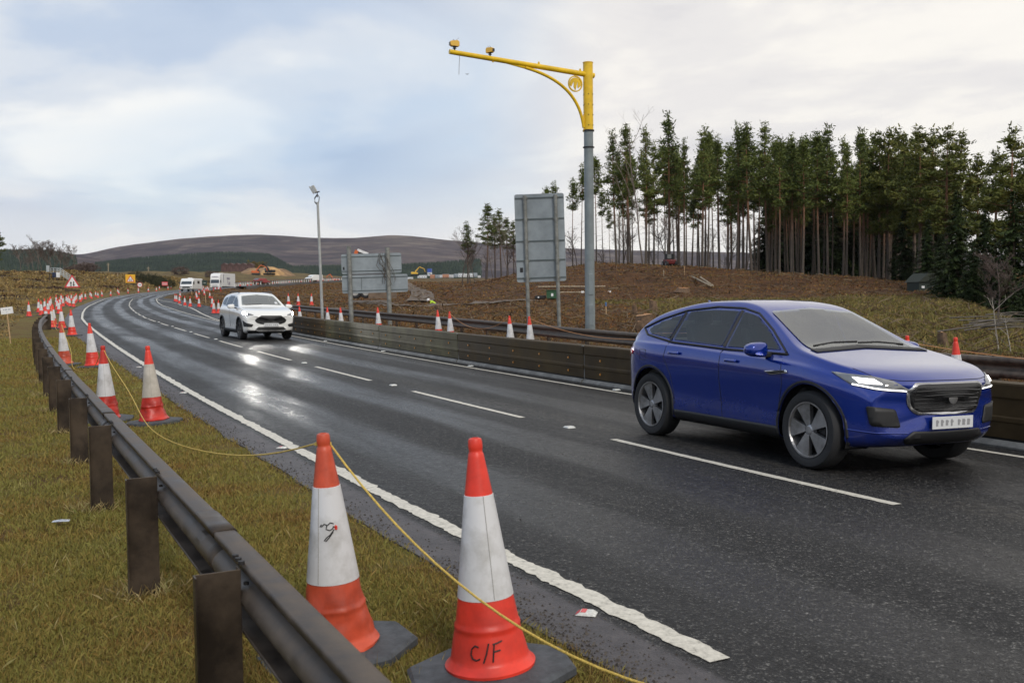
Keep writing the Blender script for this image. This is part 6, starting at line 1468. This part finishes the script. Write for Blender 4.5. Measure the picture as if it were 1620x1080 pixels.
# motorhome (front faces +X locally)
p=at(291,461.3); d=(PT(3,p.y-4)-PT(3,p.y+4)); az=math.atan2(d.y,d.x); r=empty('motorhome',(p.x,p.y+3,gz(p.x,p.y+3)),az-R(8),'white motorhome coming round the far bend','motorhome')
H_=20.5*p.y/FPX; W_=22*p.y/FPX*.92; hw=W_/2
b=MB(); b.prism([(-5.6,.42),(1.35,.42),(1.6,.5),(1.62,1.1),(1.35,1.5),(.95,H_-.5),(.6,H_-.12),(.2,H_),(-5.4,H_),(-5.6,H_-.2)],-hw,hw,'XZ'); b.build('body',VW,r,bevel=.12)
b=MB(); b.add([(1.385,-hw*.84,1.48),(1.385,hw*.84,1.48),(1.05,hw*.78,H_-.62),(1.05,-hw*.78,H_-.62)],[(0,1,2,3)]); o=b.build('windscreen',DGLASS,r); md=o.modifiers.new('s','SOLIDIFY'); md.thickness=.05; md.offset=0
b=MB(); b.box((1.63,0,.85),(.05,W_*.60,.32)); b.build('grille',BLK,r,bevel=.02)
for s_ in (-1,1):
    b=MB(); b.box((1.62,s_*hw*.80,.95),(.06,.28,.22)); b.build('headlamp',LENS,r); b=MB(); b.box((.6,s_*(hw+.02),1.75),(.75,.03,.7)); b.build('cab_window',DGLASS,r,bevel=.02); b=MB(); b.box((1.2,s_*(hw+.14),1.75),(.12,.16,.42)); b.build('mirror',BLK,r,bevel=.02); b=MB(); b.box((-2.5,s_*(hw+.02),1.9),(1.4,.03,.6)); b.build('side_window',DGLASS,r)
b=MB(); b.box((1.65,0,.55),(.03,.52,.11)); b.build('number_plate',PLATE,r); b=MB(); b.box((-1.2,0,H_+.08),(.9,.7,.18)); b.build('roof_vent',VW,r,bevel=.05)
for x_ in (.6,-3.6):
    for s_ in (-1,1): wheel(r,x_,s_*(hw-.16),.34)
# lorry and its box trailer
p=W3(348,458,262); zg=ground(p.x,262); k_=262/FPX; r=empty('lorry',(p.x-.9,262,zg-.6),math.atan2(-.90,.30)-R(18),'white articulated lorry with dark lettering facing the camera in the distance','lorry'); Hc=27*k_; w_=2.5; hw=1.25
b=MB(); b.prism([(-.9,.9),(1.2,.5),(1.35,.6),(1.38,1.6),(1.18,2.75),(.95,Hc-.75),(.35,Hc-.15),(-.9,Hc-.1)],-hw,hw,'XZ'); cab=b.build('cab',VW,r,bevel=.07)
b=MB(); b.add([(1.37,-hw*.88,1.85),(1.37,hw*.88,1.85),(1.19,hw*.84,2.75),(1.19,-hw*.84,2.75)],[(0,1,2,3)]); o=b.build('windscreen',DGLASS,r); md=o.modifiers.new('s','SOLIDIFY'); md.thickness=.05; md.offset=0
b=MB()
for k in range(7): b.box((1.05,-.72+.24*k,Hc-.98),(.05,.16,.20),ry=R(-20))
for k in range(8): b.box((1.40,-.62+.17*k,1.28),(.03,.11,.17))
b.build('front_lettering',LORT,cab)
b=MB(); b.box((1.38,0,.75),(.05,1.5,.35)); b.build('grille',BLK,r)
for s_ in (-1,1): b=MB(); b.box((1.38,s_*.98,.72),(.06,.35,.2)); b.build('headlamp',LENS,r); b=MB(); b.box((1.0,s_*(hw+.2),2.3),(.15,.2,.75)); b.build('mirror',BLK,r,bevel=.03)
b=MB(); b.box((-7.6,0,1.05+(Hc-1.0)/2),(12.4,2.52,Hc-1.0)); tr=b.build('trailer_box',VW,r,bevel=.03)
b=MB()
for s_ in (-1,1):
    for k in range(5): b.box((-5.6-.62*k,s_*1.275,3.15),(.42,.02,.62))
    b.box((-6.5,s_*1.275,2.1),(.5,.02,1.3),ry=R(25)); b.box((-8.0,s_*1.275,1.9),(.7,.02,.9),ry=R(-30)); b.box((-2.2,s_*1.275,3.1),(.35,.02,2.2))
b.build('side_livery',LORT,tr)
b=MB(); b.box((-7.6,0,.85),(12,1.0,.3)); b.build('chassis',VD,r)
for x_ in (.6,-2.2,-9.5,-10.9,-12.2):
    for s_ in (-1,1): wheel(r,x_,s_*1.1,.48,.3)
# road of the far carriageway: parapet with van and cars on it
pa=[at(px,py) for px,py in ((372,458),(400,456.5),(430,454),(460,451.5),(490,449.5),(530,446.5),(545,446))]
m_asph=MATS['wet_asphalt']; fr_=[]; 
b=MB(); vs=[]
dense=resample([(q.x,q.y) for q in pa],3)
for i,q in enumerate(dense):
    z=soft(q.x,q.y,False)+.9; vs+= [(q.x,q.y,z-1.2),(q.x,q.y,z+.05),(q.x,q.y+9,z+.05),(q.x,q.y+9,z-1.2)]
for i in range(len(dense)-1): b.add([],[]); 
b.v=vs; b.f=[(4*i+j,4*i+4+j,4*i+5+j,4*i+1+j) for i in range(len(dense)-1) for j in range(3)]; b.m=[0]*len(b.f); far_road=b.build('far_road',mat('far_asphalt',(.06,.058,.058),.5,var=.2,scale=.3)); tag(far_road,kind='structure')
far_z=lambda q:soft(q[0],q[1],False)+.95
fb=empty('crash_barrier',(0,0,0),0,'long dark rail on white posts beside the distant road','crash barrier')
rail([(q.x,q.y-.02) for q in dense],lambda x,y:soft(x,y,False)+1.75,wave_section(0),'beam',STEEL_P,fb,.01,1)
b=MB()
for q in resample([(q.x,q.y) for q in pa],2.6): b.box((q.x,q.y+.05,soft(q.x,q.y,False)+1.2),(.16,.12,.9))
b.build('posts',WHT,fb)['kind']='stuff'
def carlet(px,y_,label,paint,kind,facing):
    q=W3(px,440,y_); 
    i=min(range(len(dense)),key=lambda k:abs(FPX*dense[k].x/dense[k].y+810-px)); b0=dense[i]; z=far_z((b0.x,b0.y)); r=empty(kind,(b0.x,b0.y+3.2,z),facing,label,kind.split('_')[-1]); return r,b0
r,_=carlet(496,0,'white van with a raised roof on the distant road left of the slim pole',VW,'white_van',R(-125)); k_=_.y/FPX; hv=10.5*k_
b=MB(); b.prism([(-2.9,.35),(2.5,.35),(2.65,.5),(2.62,.95),(1.9,1.25),(1.35,hv*.72),(1.0,hv*.9),(.4,hv),(-2.9,hv)],-1.05,1.05,'XZ'); b.build('body',VW,r,bevel=.08)
b=MB(); b.add([(1.92,-.9,1.28),(1.92,.9,1.28),(1.40,.82,hv*.72),(1.40,-.82,hv*.72)],[(0,1,2,3)]); o=b.build('windscreen',DGLASS,r); md=o.modifiers.new('s','SOLIDIFY'); md.thickness=.08; md.offset=0
b=MB(); b.box((2.62,0,.7),(.06,1.3,.25)); b.build('grille',BLK,r)
for x_ in (1.7,-1.9):
    for s_ in (-1,1): wheel(r,x_,s_*.95,.36)
r,_=carlet(415,0,'small dark red car seen from behind on the distant road',VR,'red_car',R(60)); b=MB(); b.prism([(-2.1,.35),(2.1,.35),(2.15,.8),(1.2,.95),(.6,1.45),(-1.4,1.5),(-2.05,1.05)],-.9,.9,'XZ'); b.build('body',VR,r,bevel=.12)
b=MB(); b.add([(-1.96,-.7,1.08),(-1.96,.7,1.08),(-1.50,.62,1.45),(-1.50,-.62,1.45)],[(0,1,2,3)]); o=b.build('rear_window',DGLASS,r); md=o.modifiers.new('s','SOLIDIFY'); md.thickness=.06; md.offset=0
for s_ in (-1,1): b=MB(); b.box((-2.1,s_*.7,.85),(.08,.25,.15)); b.build('tail_lamp',TAIL,r)
for x_ in (1.3,-1.3):
    for s_ in (-1,1): wheel(r,x_,s_*.8,.32)
# row of far cones along it
for k in range(24):
    q=dense[int((k+.5)/24*(len(dense)-1))]; lowcone((q.x+rd.uniform(-.5,.5),q.y+rd.uniform(.8,7),far_z((q.x,q.y))-.02),'speck sized traffic cone beside the distant road behind the rail','cones on the distant road')
# ---- excavators
def excavator(x,y,z,sc,yaw,label,paint,arm=((0,0,2.2),(2.2,0,4.6),(4.6,0,3.6),(5.2,0,1.6))):
    r=empty('excavator',(x,y,z),yaw,label,'excavator'); r.scale=(sc,)*3
    for s_ in (-1,1): b=MB(); b.prism([(-1.9,.15),(-1.6,0),(1.6,0),(1.9,.15),(2.0,.45),(1.7,.8),(-1.7,.8),(-2.0,.45)],s_*1.2-.28,s_*1.2+.28,'XZ'); b.build('track',VD,r)
    b=MB(); b.prism([(-2.1,1.0),(1.3,1.0),(1.3,1.5),(.2,1.9),(-1.9,2.1),(-2.2,1.7)],-1.25,1.25,'XZ'); b.box((.75,.75,2.0),(1.2,.9,1.7)); b.build('body',paint,r,bevel=.08)
    b=MB(); b.box((1.0,.75,2.25),(.80,.95,.9)); b.build('cab_glass',DGLASS,r); b=MB(); b.tube(arm[:2],[.28,.22],6); b.tube(arm[1:3],[.22,.18],6); b.tube(arm[2:],[.18,.12],6); b.build('boom',paint,r); e=arm[-1]; b=MB(); b.prism([(e[0]-.5,e[2]+.3),(e[0]+.4,e[2]+.3),(e[0]+.5,e[2]-.4),(e[0]-.2,e[2]-.7)],-.5,.5,'XZ'); b.build('bucket',VD,r); return r
def farpt(px,py,y): q=W3(px,py,y); return q.x,y,q.z
x,y,z=farpt(405,434,440); excavator(x,y,z-.3,.95,R(20),'orange excavator on the distant quarry heap',VO)
x,y,z=farpt(426,434,445); excavator(x,y,z-.3,1.1,R(160),'dark excavator at the right of the distant quarry heap',VD)
x,y,z=farpt(527,446,470); excavator(x,y,z-.2,.85,R(195),'bright orange excavator on the distant ground right of the slim pole',VO,((0,0,2),(1.5,0,4.6),(3.2,0,3.6),(3.6,0,1.8)))
x,y,z=farpt(657,436.5,560); excavator(x,y,z,1.1,R(10),'yellow excavator in the distant compound',VY)
# quarry heap
b=MB(); 
def heap(name,px0,px1,py,top,y,depth,m_,label,seed=0,kind='structure'):
    a=W3(px0,py,y); c=W3(px1,py,y); n=26; vs=[];fs=[]
    for i in range(n):
        t=i/(n-1); x=a.x+(c.x-a.x)*t
        for j in range(12):
            s_=j/11; hh_=top*math.sin(math.pi*min(1,t*1.02))**.7*math.sin(math.pi*s_)**.8*(1+.35*noise.noise(Vector((t*6,s_*4,seed)))); vs.append((x,y-depth/2+depth*s_,a.z-1.5+hh_+(0 if 0<j<11 else -1)))
    for i in range(n-1):
        for j in range(11): fs.append((i*12+j,(i+1)*12+j,(i+1)*12+j+1,i*12+j+1))
    b=MB(); b.add(vs,fs); o=b.build(name,m_,None,True); tag(o,kind=kind); return o
heap('quarry_heap',360,478,445,8.0,470,60,mat('quarry_earth',(.24,.145,.07),.9,var=.5,scale=.25,detail=9),'')
heap('quarry_heap',412,452,434,4.6,462,30,mat('bright_gravel',(.42,.25,.10),.9,var=.4,scale=.3,detail=8),'',3)
# autumn oak over the heap
OK_=make_bush(7,6,4,'autumn_tree','bank_grass',420,.6); x,y,z=farpt(405,426,500); place(OK_,x,y,1.0,0,'reddish green round tree above the distant quarry heap'); OK_.location.z=z-3
for k in range(5):
    b=MB(); x,y,z=farpt(357+10*k,430,480); b.box((0,0,2.2),(3.0,5,4.4)); b.prism([(-1.7,4.4),(1.7,4.4),(0,5.4)],-2.6,2.6,'XZ'); o=b.build('farm_shed',mat('rusty_shed',(.09,.05,.045),.8,var=.4,scale=.6),loc=(x,y,z-1.2)); tag(o,'low dark rusty shed in the row left of the quarry heap','shed','rusty sheds left of the quarry heap')
# distant works compound
CW=mat('cabin_white',(.62,.64,.66),.5,var=.1,scale=.3); CBL=mat('cabin_blue',(.04,.09,.38),.5); COR=mat('cabin_terracotta',(.42,.20,.12),.6); CGY=mat('cabin_grey',(.30,.34,.38),.5)
cab=[(648,440,10,4,'W'),(668,437.5,14,4.5,'W'),(680,434,6,11,'B'),(684,438,7,6,'O'),(692,437.5,6,5,'G'),(699,437,9,4.5,'W'),(705,437,10,5.5,'O'),(714,437,6,5,'W'),(722,436,7,5,'G'),(730,436,9,6,'W'),(738,436,6,5.5,'W'),(745,436,8,6,'W'),(752,435.5,6,6,'G'),(758,437,4,3.5,'W'),(664,440,4,3,'O'),(562,434.5,4,3.5,'G'),(574,434.5,4,3.5,'B'),(590,434.5,6,3.5,'O'),(602,434.5,5,3,'W')]
for i,(px,fy,w_,h_,t) in enumerate(cab):
    y=575+(i%3)*4; x,y,z=farpt(px,fy+1.5,y); k_=y/FPX; m_={'W':CW,'B':CBL,'O':COR,'G':CGY}[t]; r=empty('site_cabin',(x,y,z-.3),R(rd.uniform(-15,15)),{'W':'white site cabin in the distant works compound','B':'blue and white stacked cabins in the distant works compound' if w_>5 else 'small blue cabin seen in the gap between the sign boards','O':'terracotta coloured container in the distant works compound','G':'grey site cabin in the distant works compound'}[t],'cabin','cabins of the distant works compound')
    if t=='B' and w_>5:
        b=MB(); b.box((0,0,h_*k_*.25),(w_*k_,2.5,h_*k_*.5)); b.build('lower_cabin',CW,r,bevel=.08); b=MB(); b.box((0,0,h_*k_*.76),(w_*k_,2.5,h_*k_*.5)); b.build('upper_cabin',CBL,r,bevel=.08)
    else: b=MB(); b.box((0,0,h_*k_/2),(w_*k_,2.5,h_*k_)); b.build('walls',m_,r,bevel=.08); b=MB(); b.box((0,0,h_*k_+.06),(w_*k_+.2,2.7,.12)); b.build('roof',CGY,r)
    if w_>5:
        for q in (-.28,.05,.3): b=MB(); b.box((q*w_*k_,-1.27,h_*k_*.3),(w_*k_*.14,.04,h_*k_*.16)); b.build('window',DGLASS,r)
# ================================================================ THINGS ON THE RIGHT HAND GROUND
# low loader trailer behind the double sign
p=W3(586,470,88); k_=88/FPX; zg=soft(p.x,88,False); r=empty('tipper_lorry',(p.x,88,W3(570,471,88).z-.05),R(6),'dark low trailer lorry with big wheels half hidden behind the two wide sign boards','lorry')
def Kx(px,py): q=W3(px,py,88); return q.x-p.x,q.z-W3(570,471,88).z+.05
for px,rr_2 in ((563,.52),(579.5,.52)):
    x_,_=Kx(px,470)
    for s_ in (-.9,.9): wheel(r,x_,s_,.52,.34)
x0,_=Kx(553,460); x1,_=Kx(622,460); b=MB(); b.box(((x0+x1)/2,0,1.15),(x1-x0,2.2,.35)); b.box(((x0+x1)/2+.6,0,.78),((x1-x0)*.5,1.2,.4)); b.build('chassis',VD,r,bevel=.03)
b=MB(); b.prism([(x0,1.35),(x1,1.35),(x1-.2,2.7),(x0+.1,2.6)],-1.1,1.1,'XZ'); b.build('tipper_body',mat('tipper_grey',(.06,.06,.065),.6),r,bevel=.03)
for px in (597,607): x_,_=Kx(px,468); b=MB(); b.lathe([(0,-.95),(.2,-.95),(.22,-.5),(.22,.5),(0,.5)],12,'Y',c=(x_,-.1,.72)); b.build('axle_hub',mat('hub_pale',(.45,.45,.45),.5),r)
b=MB(); xa,_=Kx(584,475); xb,_=Kx(628,475); b.box(((xa+xb)/2,-1.5,.28),(xb-xa,.08,.62)); o=b.build('blade_board',mat('mud_board',(.14,.10,.07),.9,var=.3,scale=2),r)
b=MB(); e0=Kx(563,400); e1=Kx(568,395); e2=Kx(580,402); 
b.box(((e1[0]+e2[0])/2,0,(e1[1]+e2[1])/2),(1.0,.25,.22),ry=R(22),mi=1); b.box((e0[0]+.05,0,e0[1]+.05),(.3,.3,.35),ry=R(22),mi=0); b.box(((e1[0]+e2[0])/2,0,(e1[1]+e2[1])/2-.2),(.95,.22,.14),ry=R(22),mi=2); b.tube([(e2[0],0,e2[1]-.1),(e2[0]+.1,0,2.4)],.1,6,mi=2); b.build('raised_boom',[VO,WHT,VD],r)
# green cabinet, black crate and long pipes under the tall sign
GRN=mat('green_cabinet',(.02,.075,.03),.5,var=.2,scale=3)
p=at(874,473); k_=p.y/FPX; r=empty('green_cabinet',(p.x,p.y,ground(p.x,p.y)),R(-5),'dark green metal box behind the posts of the tall sign','cabinet'); b=MB(); b.box((0,0,6.5*k_),(18*k_,.8,13*k_)); b.build('box',GRN,r,bevel=.03); b=MB(); b.box((0,0,13.4*k_),(19.5*k_,.95,.06)); b.build('lid',GRN,r); b=MB(); b.box((0,-.42,6*k_),(3.4*k_,.03,4.5*k_)); b.build('white_label',WHT,r)
p=at(855,473); k_=p.y/FPX; r=empty('black_crate',(p.x,p.y,ground(p.x,p.y)),R(-3),'low black crate left of the green box','crate'); b=MB(); b.box((0,0,2.6*k_),(17*k_,.7,5.0*k_)); b.build('box',VD,r,bevel=.04); b=MB(); b.box((-3*k_,-.37,2.3*k_),(2.2*k_,.03,2.4*k_)); b.build('white_label',WHT,r)
for (a,b_,zz,lb) in (((851,459),(960,458),.35,'upper long pale rail lying across the slope behind the gantry pole'),((872,465),(967,464.5),.15,'lower long grey rail with white caps behind the gantry pole')):
    p,q=at(*a),at(*b_); q=Vector((q.x,p.y+1,q.z)); b=MB(); b.tube([p+Vector((0,0,zz)),q+Vector((0,0,zz))],.075,6); o=b.build('timber_rail',LOG); tag(o,lb,'rail')
    if zz<.3:
        for f in (.53,.99): 
            c=p.lerp(q,f); b=MB(); b.box((c.x,c.y-.12,c.z+zz),(.26,.16,.26)); b.build('white_cap',WHT,o)
# track across the cutting
pa=[at(px,py) for px,py in ((648,486),(700,483),(760,480),(800,477),(850,474))]
m_tr=mat('track_dirt',(.15,.115,.085),.9,col2=(.075,.052,.036),scale=1.2,detail=8,bump=.3,bscale=6)
def path(pp,wd,name='path'):
    P=resample([(q.x,q.y) for q in pp],.8); b=MB(); 
    for i,q in enumerate(P):
        d=(P[min(i+1,len(P)-1)]-P[max(i-1,0)]).normalized(); nn=Vector((-d.y,d.x)); 
        for k in range(5): e=q+nn*wd*((k-2)/4+.10*noise.noise(Vector((i*.3,k*9,1)))); b.v.append((e.x,e.y,ground(e.x,e.y)+.11))
    for i in range(len(P)-1):
        for k in range(4): b.f.append((i*5+k,i*5+k+1,(i+1)*5+k+1,(i+1)*5+k)); b.m.append(0)
    tag(b.build(name,m_tr,None,True),kind='structure')
path(pa,2.2); path([at(px,py) for px,py in ((560,480),(600,482),(648,486))],2.4); path([at(px,py) for px,py in ((640,447),(652,455),(662,462),(668,470),(660,480))],2.5)
path([at(px,py) for px,py in ((455,486),(520,489),(560,491))],1.6)
# forestry machine at the mound crest
p=W3(1059,419,134); r=empty('forestry_machine',(p.x,134,ground(p.x,134)+.05),R(-80),'small red and black forestry machine on the mound crest under the tallest pine','machine'); r.scale=(.68,)*3; VR=mat('dark_red_machine',(.12,.012,.012),.5); 
b=MB(); b.prism([(-1.2,.5),(1.3,.5),(1.4,1.2),(.9,1.4),(-1.1,1.5)],-.95,.95,'XZ'); b.build('body',VR,r,bevel=.08); b=MB(); b.box((-.1,0,1.95),(1.3,1.5,1.2)); b.build('cab',VD,r,bevel=.1); b=MB(); b.box((.56,0,2.0),(.04,1.2,.8)); b.build('windscreen',DGLASS,r)
for x_ in (-.9,1.0):
    for s_ in (-1,1): wheel(r,x_,s_*.9,.55,.5)
b=MB(); b.tube([(-.6,.2,2.4),(-.5,.3,4.3),(.6,.5,5.2),(1.3,.6,3.6)],.1,6); b.build('crane',VD,r)
# green hut at the edge of the spruces
p=W3(1463,470,98); b=MB(); r=empty('green_hut',(p.x,98,ground(p.x,98)-.1),R(12),'small green roofed hut half hidden by the dark spruces','hut'); b.box((0,0,.5),(2.6,2.0,1.0)); b.build('walls',mat('hut_dark_green',(.012,.022,.016),.6),r); b=MB(); b.prism([(-1.45,1.0),(1.45,1.0),(.5,1.85),(-.5,1.85)],-1.2,1.2,'XZ'); b.build('roof',mat('hut_roof',(.022,.028,.020),.8),r); b=MB(); b.box((-.9,-1.03,.5),(.3,.04,.22)); b.build('white_label',WHT,r)
# worker
SK=mat('skin',(.45,.27,.2),.6); HV=mat('hi_vis_yellow',(.50,.72,.04),.6,emit=None); NAV=mat('navy_trousers',(.015,.018,.03),.8)
def person(x,y,z,yaw,label):
    r=empty('person',(x,y,z),yaw,label,'person')
    J=dict(pel=(0,0,.82,.15),ab=(.10,0,.98,.145),ch=(.33,0,1.13,.16),nk=(.47,0,1.19,.065),hd=(.58,0,1.20,.09),hd2=(.66,0,1.17,.075),
     lh=(-.02,.11,.78,.10),lk=(.10,.14,.44,.07),la=(0,.14,.08,.05),lt=(.18,.15,.04,.045),rh=(-.02,-.11,.78,.10),rk=(.10,-.14,.44,.07),ra=(-.02,-.14,.08,.05),rt=(.16,-.15,.04,.045),
     ls=(.38,.19,1.12,.065),le=(.48,.24,.86,.05),lw=(.66,.20,.68,.035),lp=(.72,.19,.63,.04),rs=(.38,-.19,1.12,.065),re=(.46,-.25,.86,.05),rw=(.62,-.20,.66,.035),rp=(.68,-.19,.61,.04))
    E_=[('pel','ab'),('ab','ch'),('ch','nk'),('nk','hd'),('hd','hd2'),('pel','lh'),('lh','lk'),('lk','la'),('la','lt'),('pel','rh'),('rh','rk'),('rk','ra'),('ra','rt'),('ch','ls'),('ls','le'),('le','lw'),('lw','lp'),('ch','rs'),('rs','re'),('re','rw'),('rw','rp')]
    for hnd in 'lr':
        bx,by,bz,_=J[hnd+'p']
        for f in range(5):
            J[hnd+'f%d'%f]=(bx+.045,by+(f-2)*.017,bz-.045+(.02 if f==0 else 0),.009); J[hnd+'g%d'%f]=(bx+.055,by+(f-2)*.018,bz-.085+(.03 if f==0 else 0),.008); E_+= [(hnd+'p',hnd+'f%d'%f),(hnd+'f%d'%f,hnd+'g%d'%f)]
    names_=list(J); me=bpy.data.meshes.new('body'); me.from_pydata([J[n_][:3] for n_ in names_],[(names_.index(a),names_.index(b_)) for a,b_ in E_],[])
    o=bpy.data.objects.new('body',me); COL.objects.link(o); o.parent=r; md=o.modifiers.new('skin','SKIN'); sv=me.skin_vertices[0].data
    for i,n_ in enumerate(names_): sv[i].radius=(J[n_][3],)*2; sv[i].use_root=(n_=='pel')
    sd=o.modifiers.new('sub','SUBSURF'); sd.levels=1; sd.render_levels=1
    dg=bpy.context.evaluated_depsgraph_get(); m2=bpy.data.meshes.new_from_object(o.evaluated_get(dg)); o.modifiers.clear(); o.data=m2; m2.materials.clear()
    for m_ in (SK,HV,NAV): m2.materials.append(m_)
    for p_ in m2.polygons:
        c=p_.center; p_.material_index=2 if (c.z<.86 and c.x<.32 and abs(c.y)<.23 and c.x<.3) else (1 if (c.x<.47 or (c.x<.60 and abs(c.y)>.13)) else 0); p_.use_smooth=True
    b=MB(); b.lathe([(.16,0),(.135,.02),(.13,.07),(.10,.13),(.05,.155),(0,.16)],16); h_=b.build('helmet',WHT,r,True,loc=(.60,0,1.23)); h_.rotation_euler=(0,R(40),0)
    b=MB(); b.box((.22,0,1.21),(.05,.34,.01),ry=R(-33)); b.box((.08,0,1.10),(.05,.30,.01),ry=R(-33)); b.build('reflective_band',WHT,r)
    return r
person(-6.5,85.2,soft(-6.5,85.2)+.02,R(190),'person in a yellow hi vis jacket and white helmet bending over beyond the rail')
# ================================================================ AIR
hz=bpy.data.materials.new('haze'); hz.use_nodes=True; _t=hz.node_tree; _t.nodes.clear(); _o=_t.nodes.new('ShaderNodeOutputMaterial'); _v=_t.nodes.new('ShaderNodeVolumePrincipled'); _v.inputs['Color'].default_value=(.80,.86,.95,1); _v.inputs['Density'].default_value=3.2e-5; _v.inputs['Anisotropy'].default_value=.2; _t.links.new(_v.outputs[0],_o.inputs['Volume'])
b=MB(); b.box((0,3100,150),(21000,8800,400)); o=b.build('haze',hz); tag(o,kind='stuff')
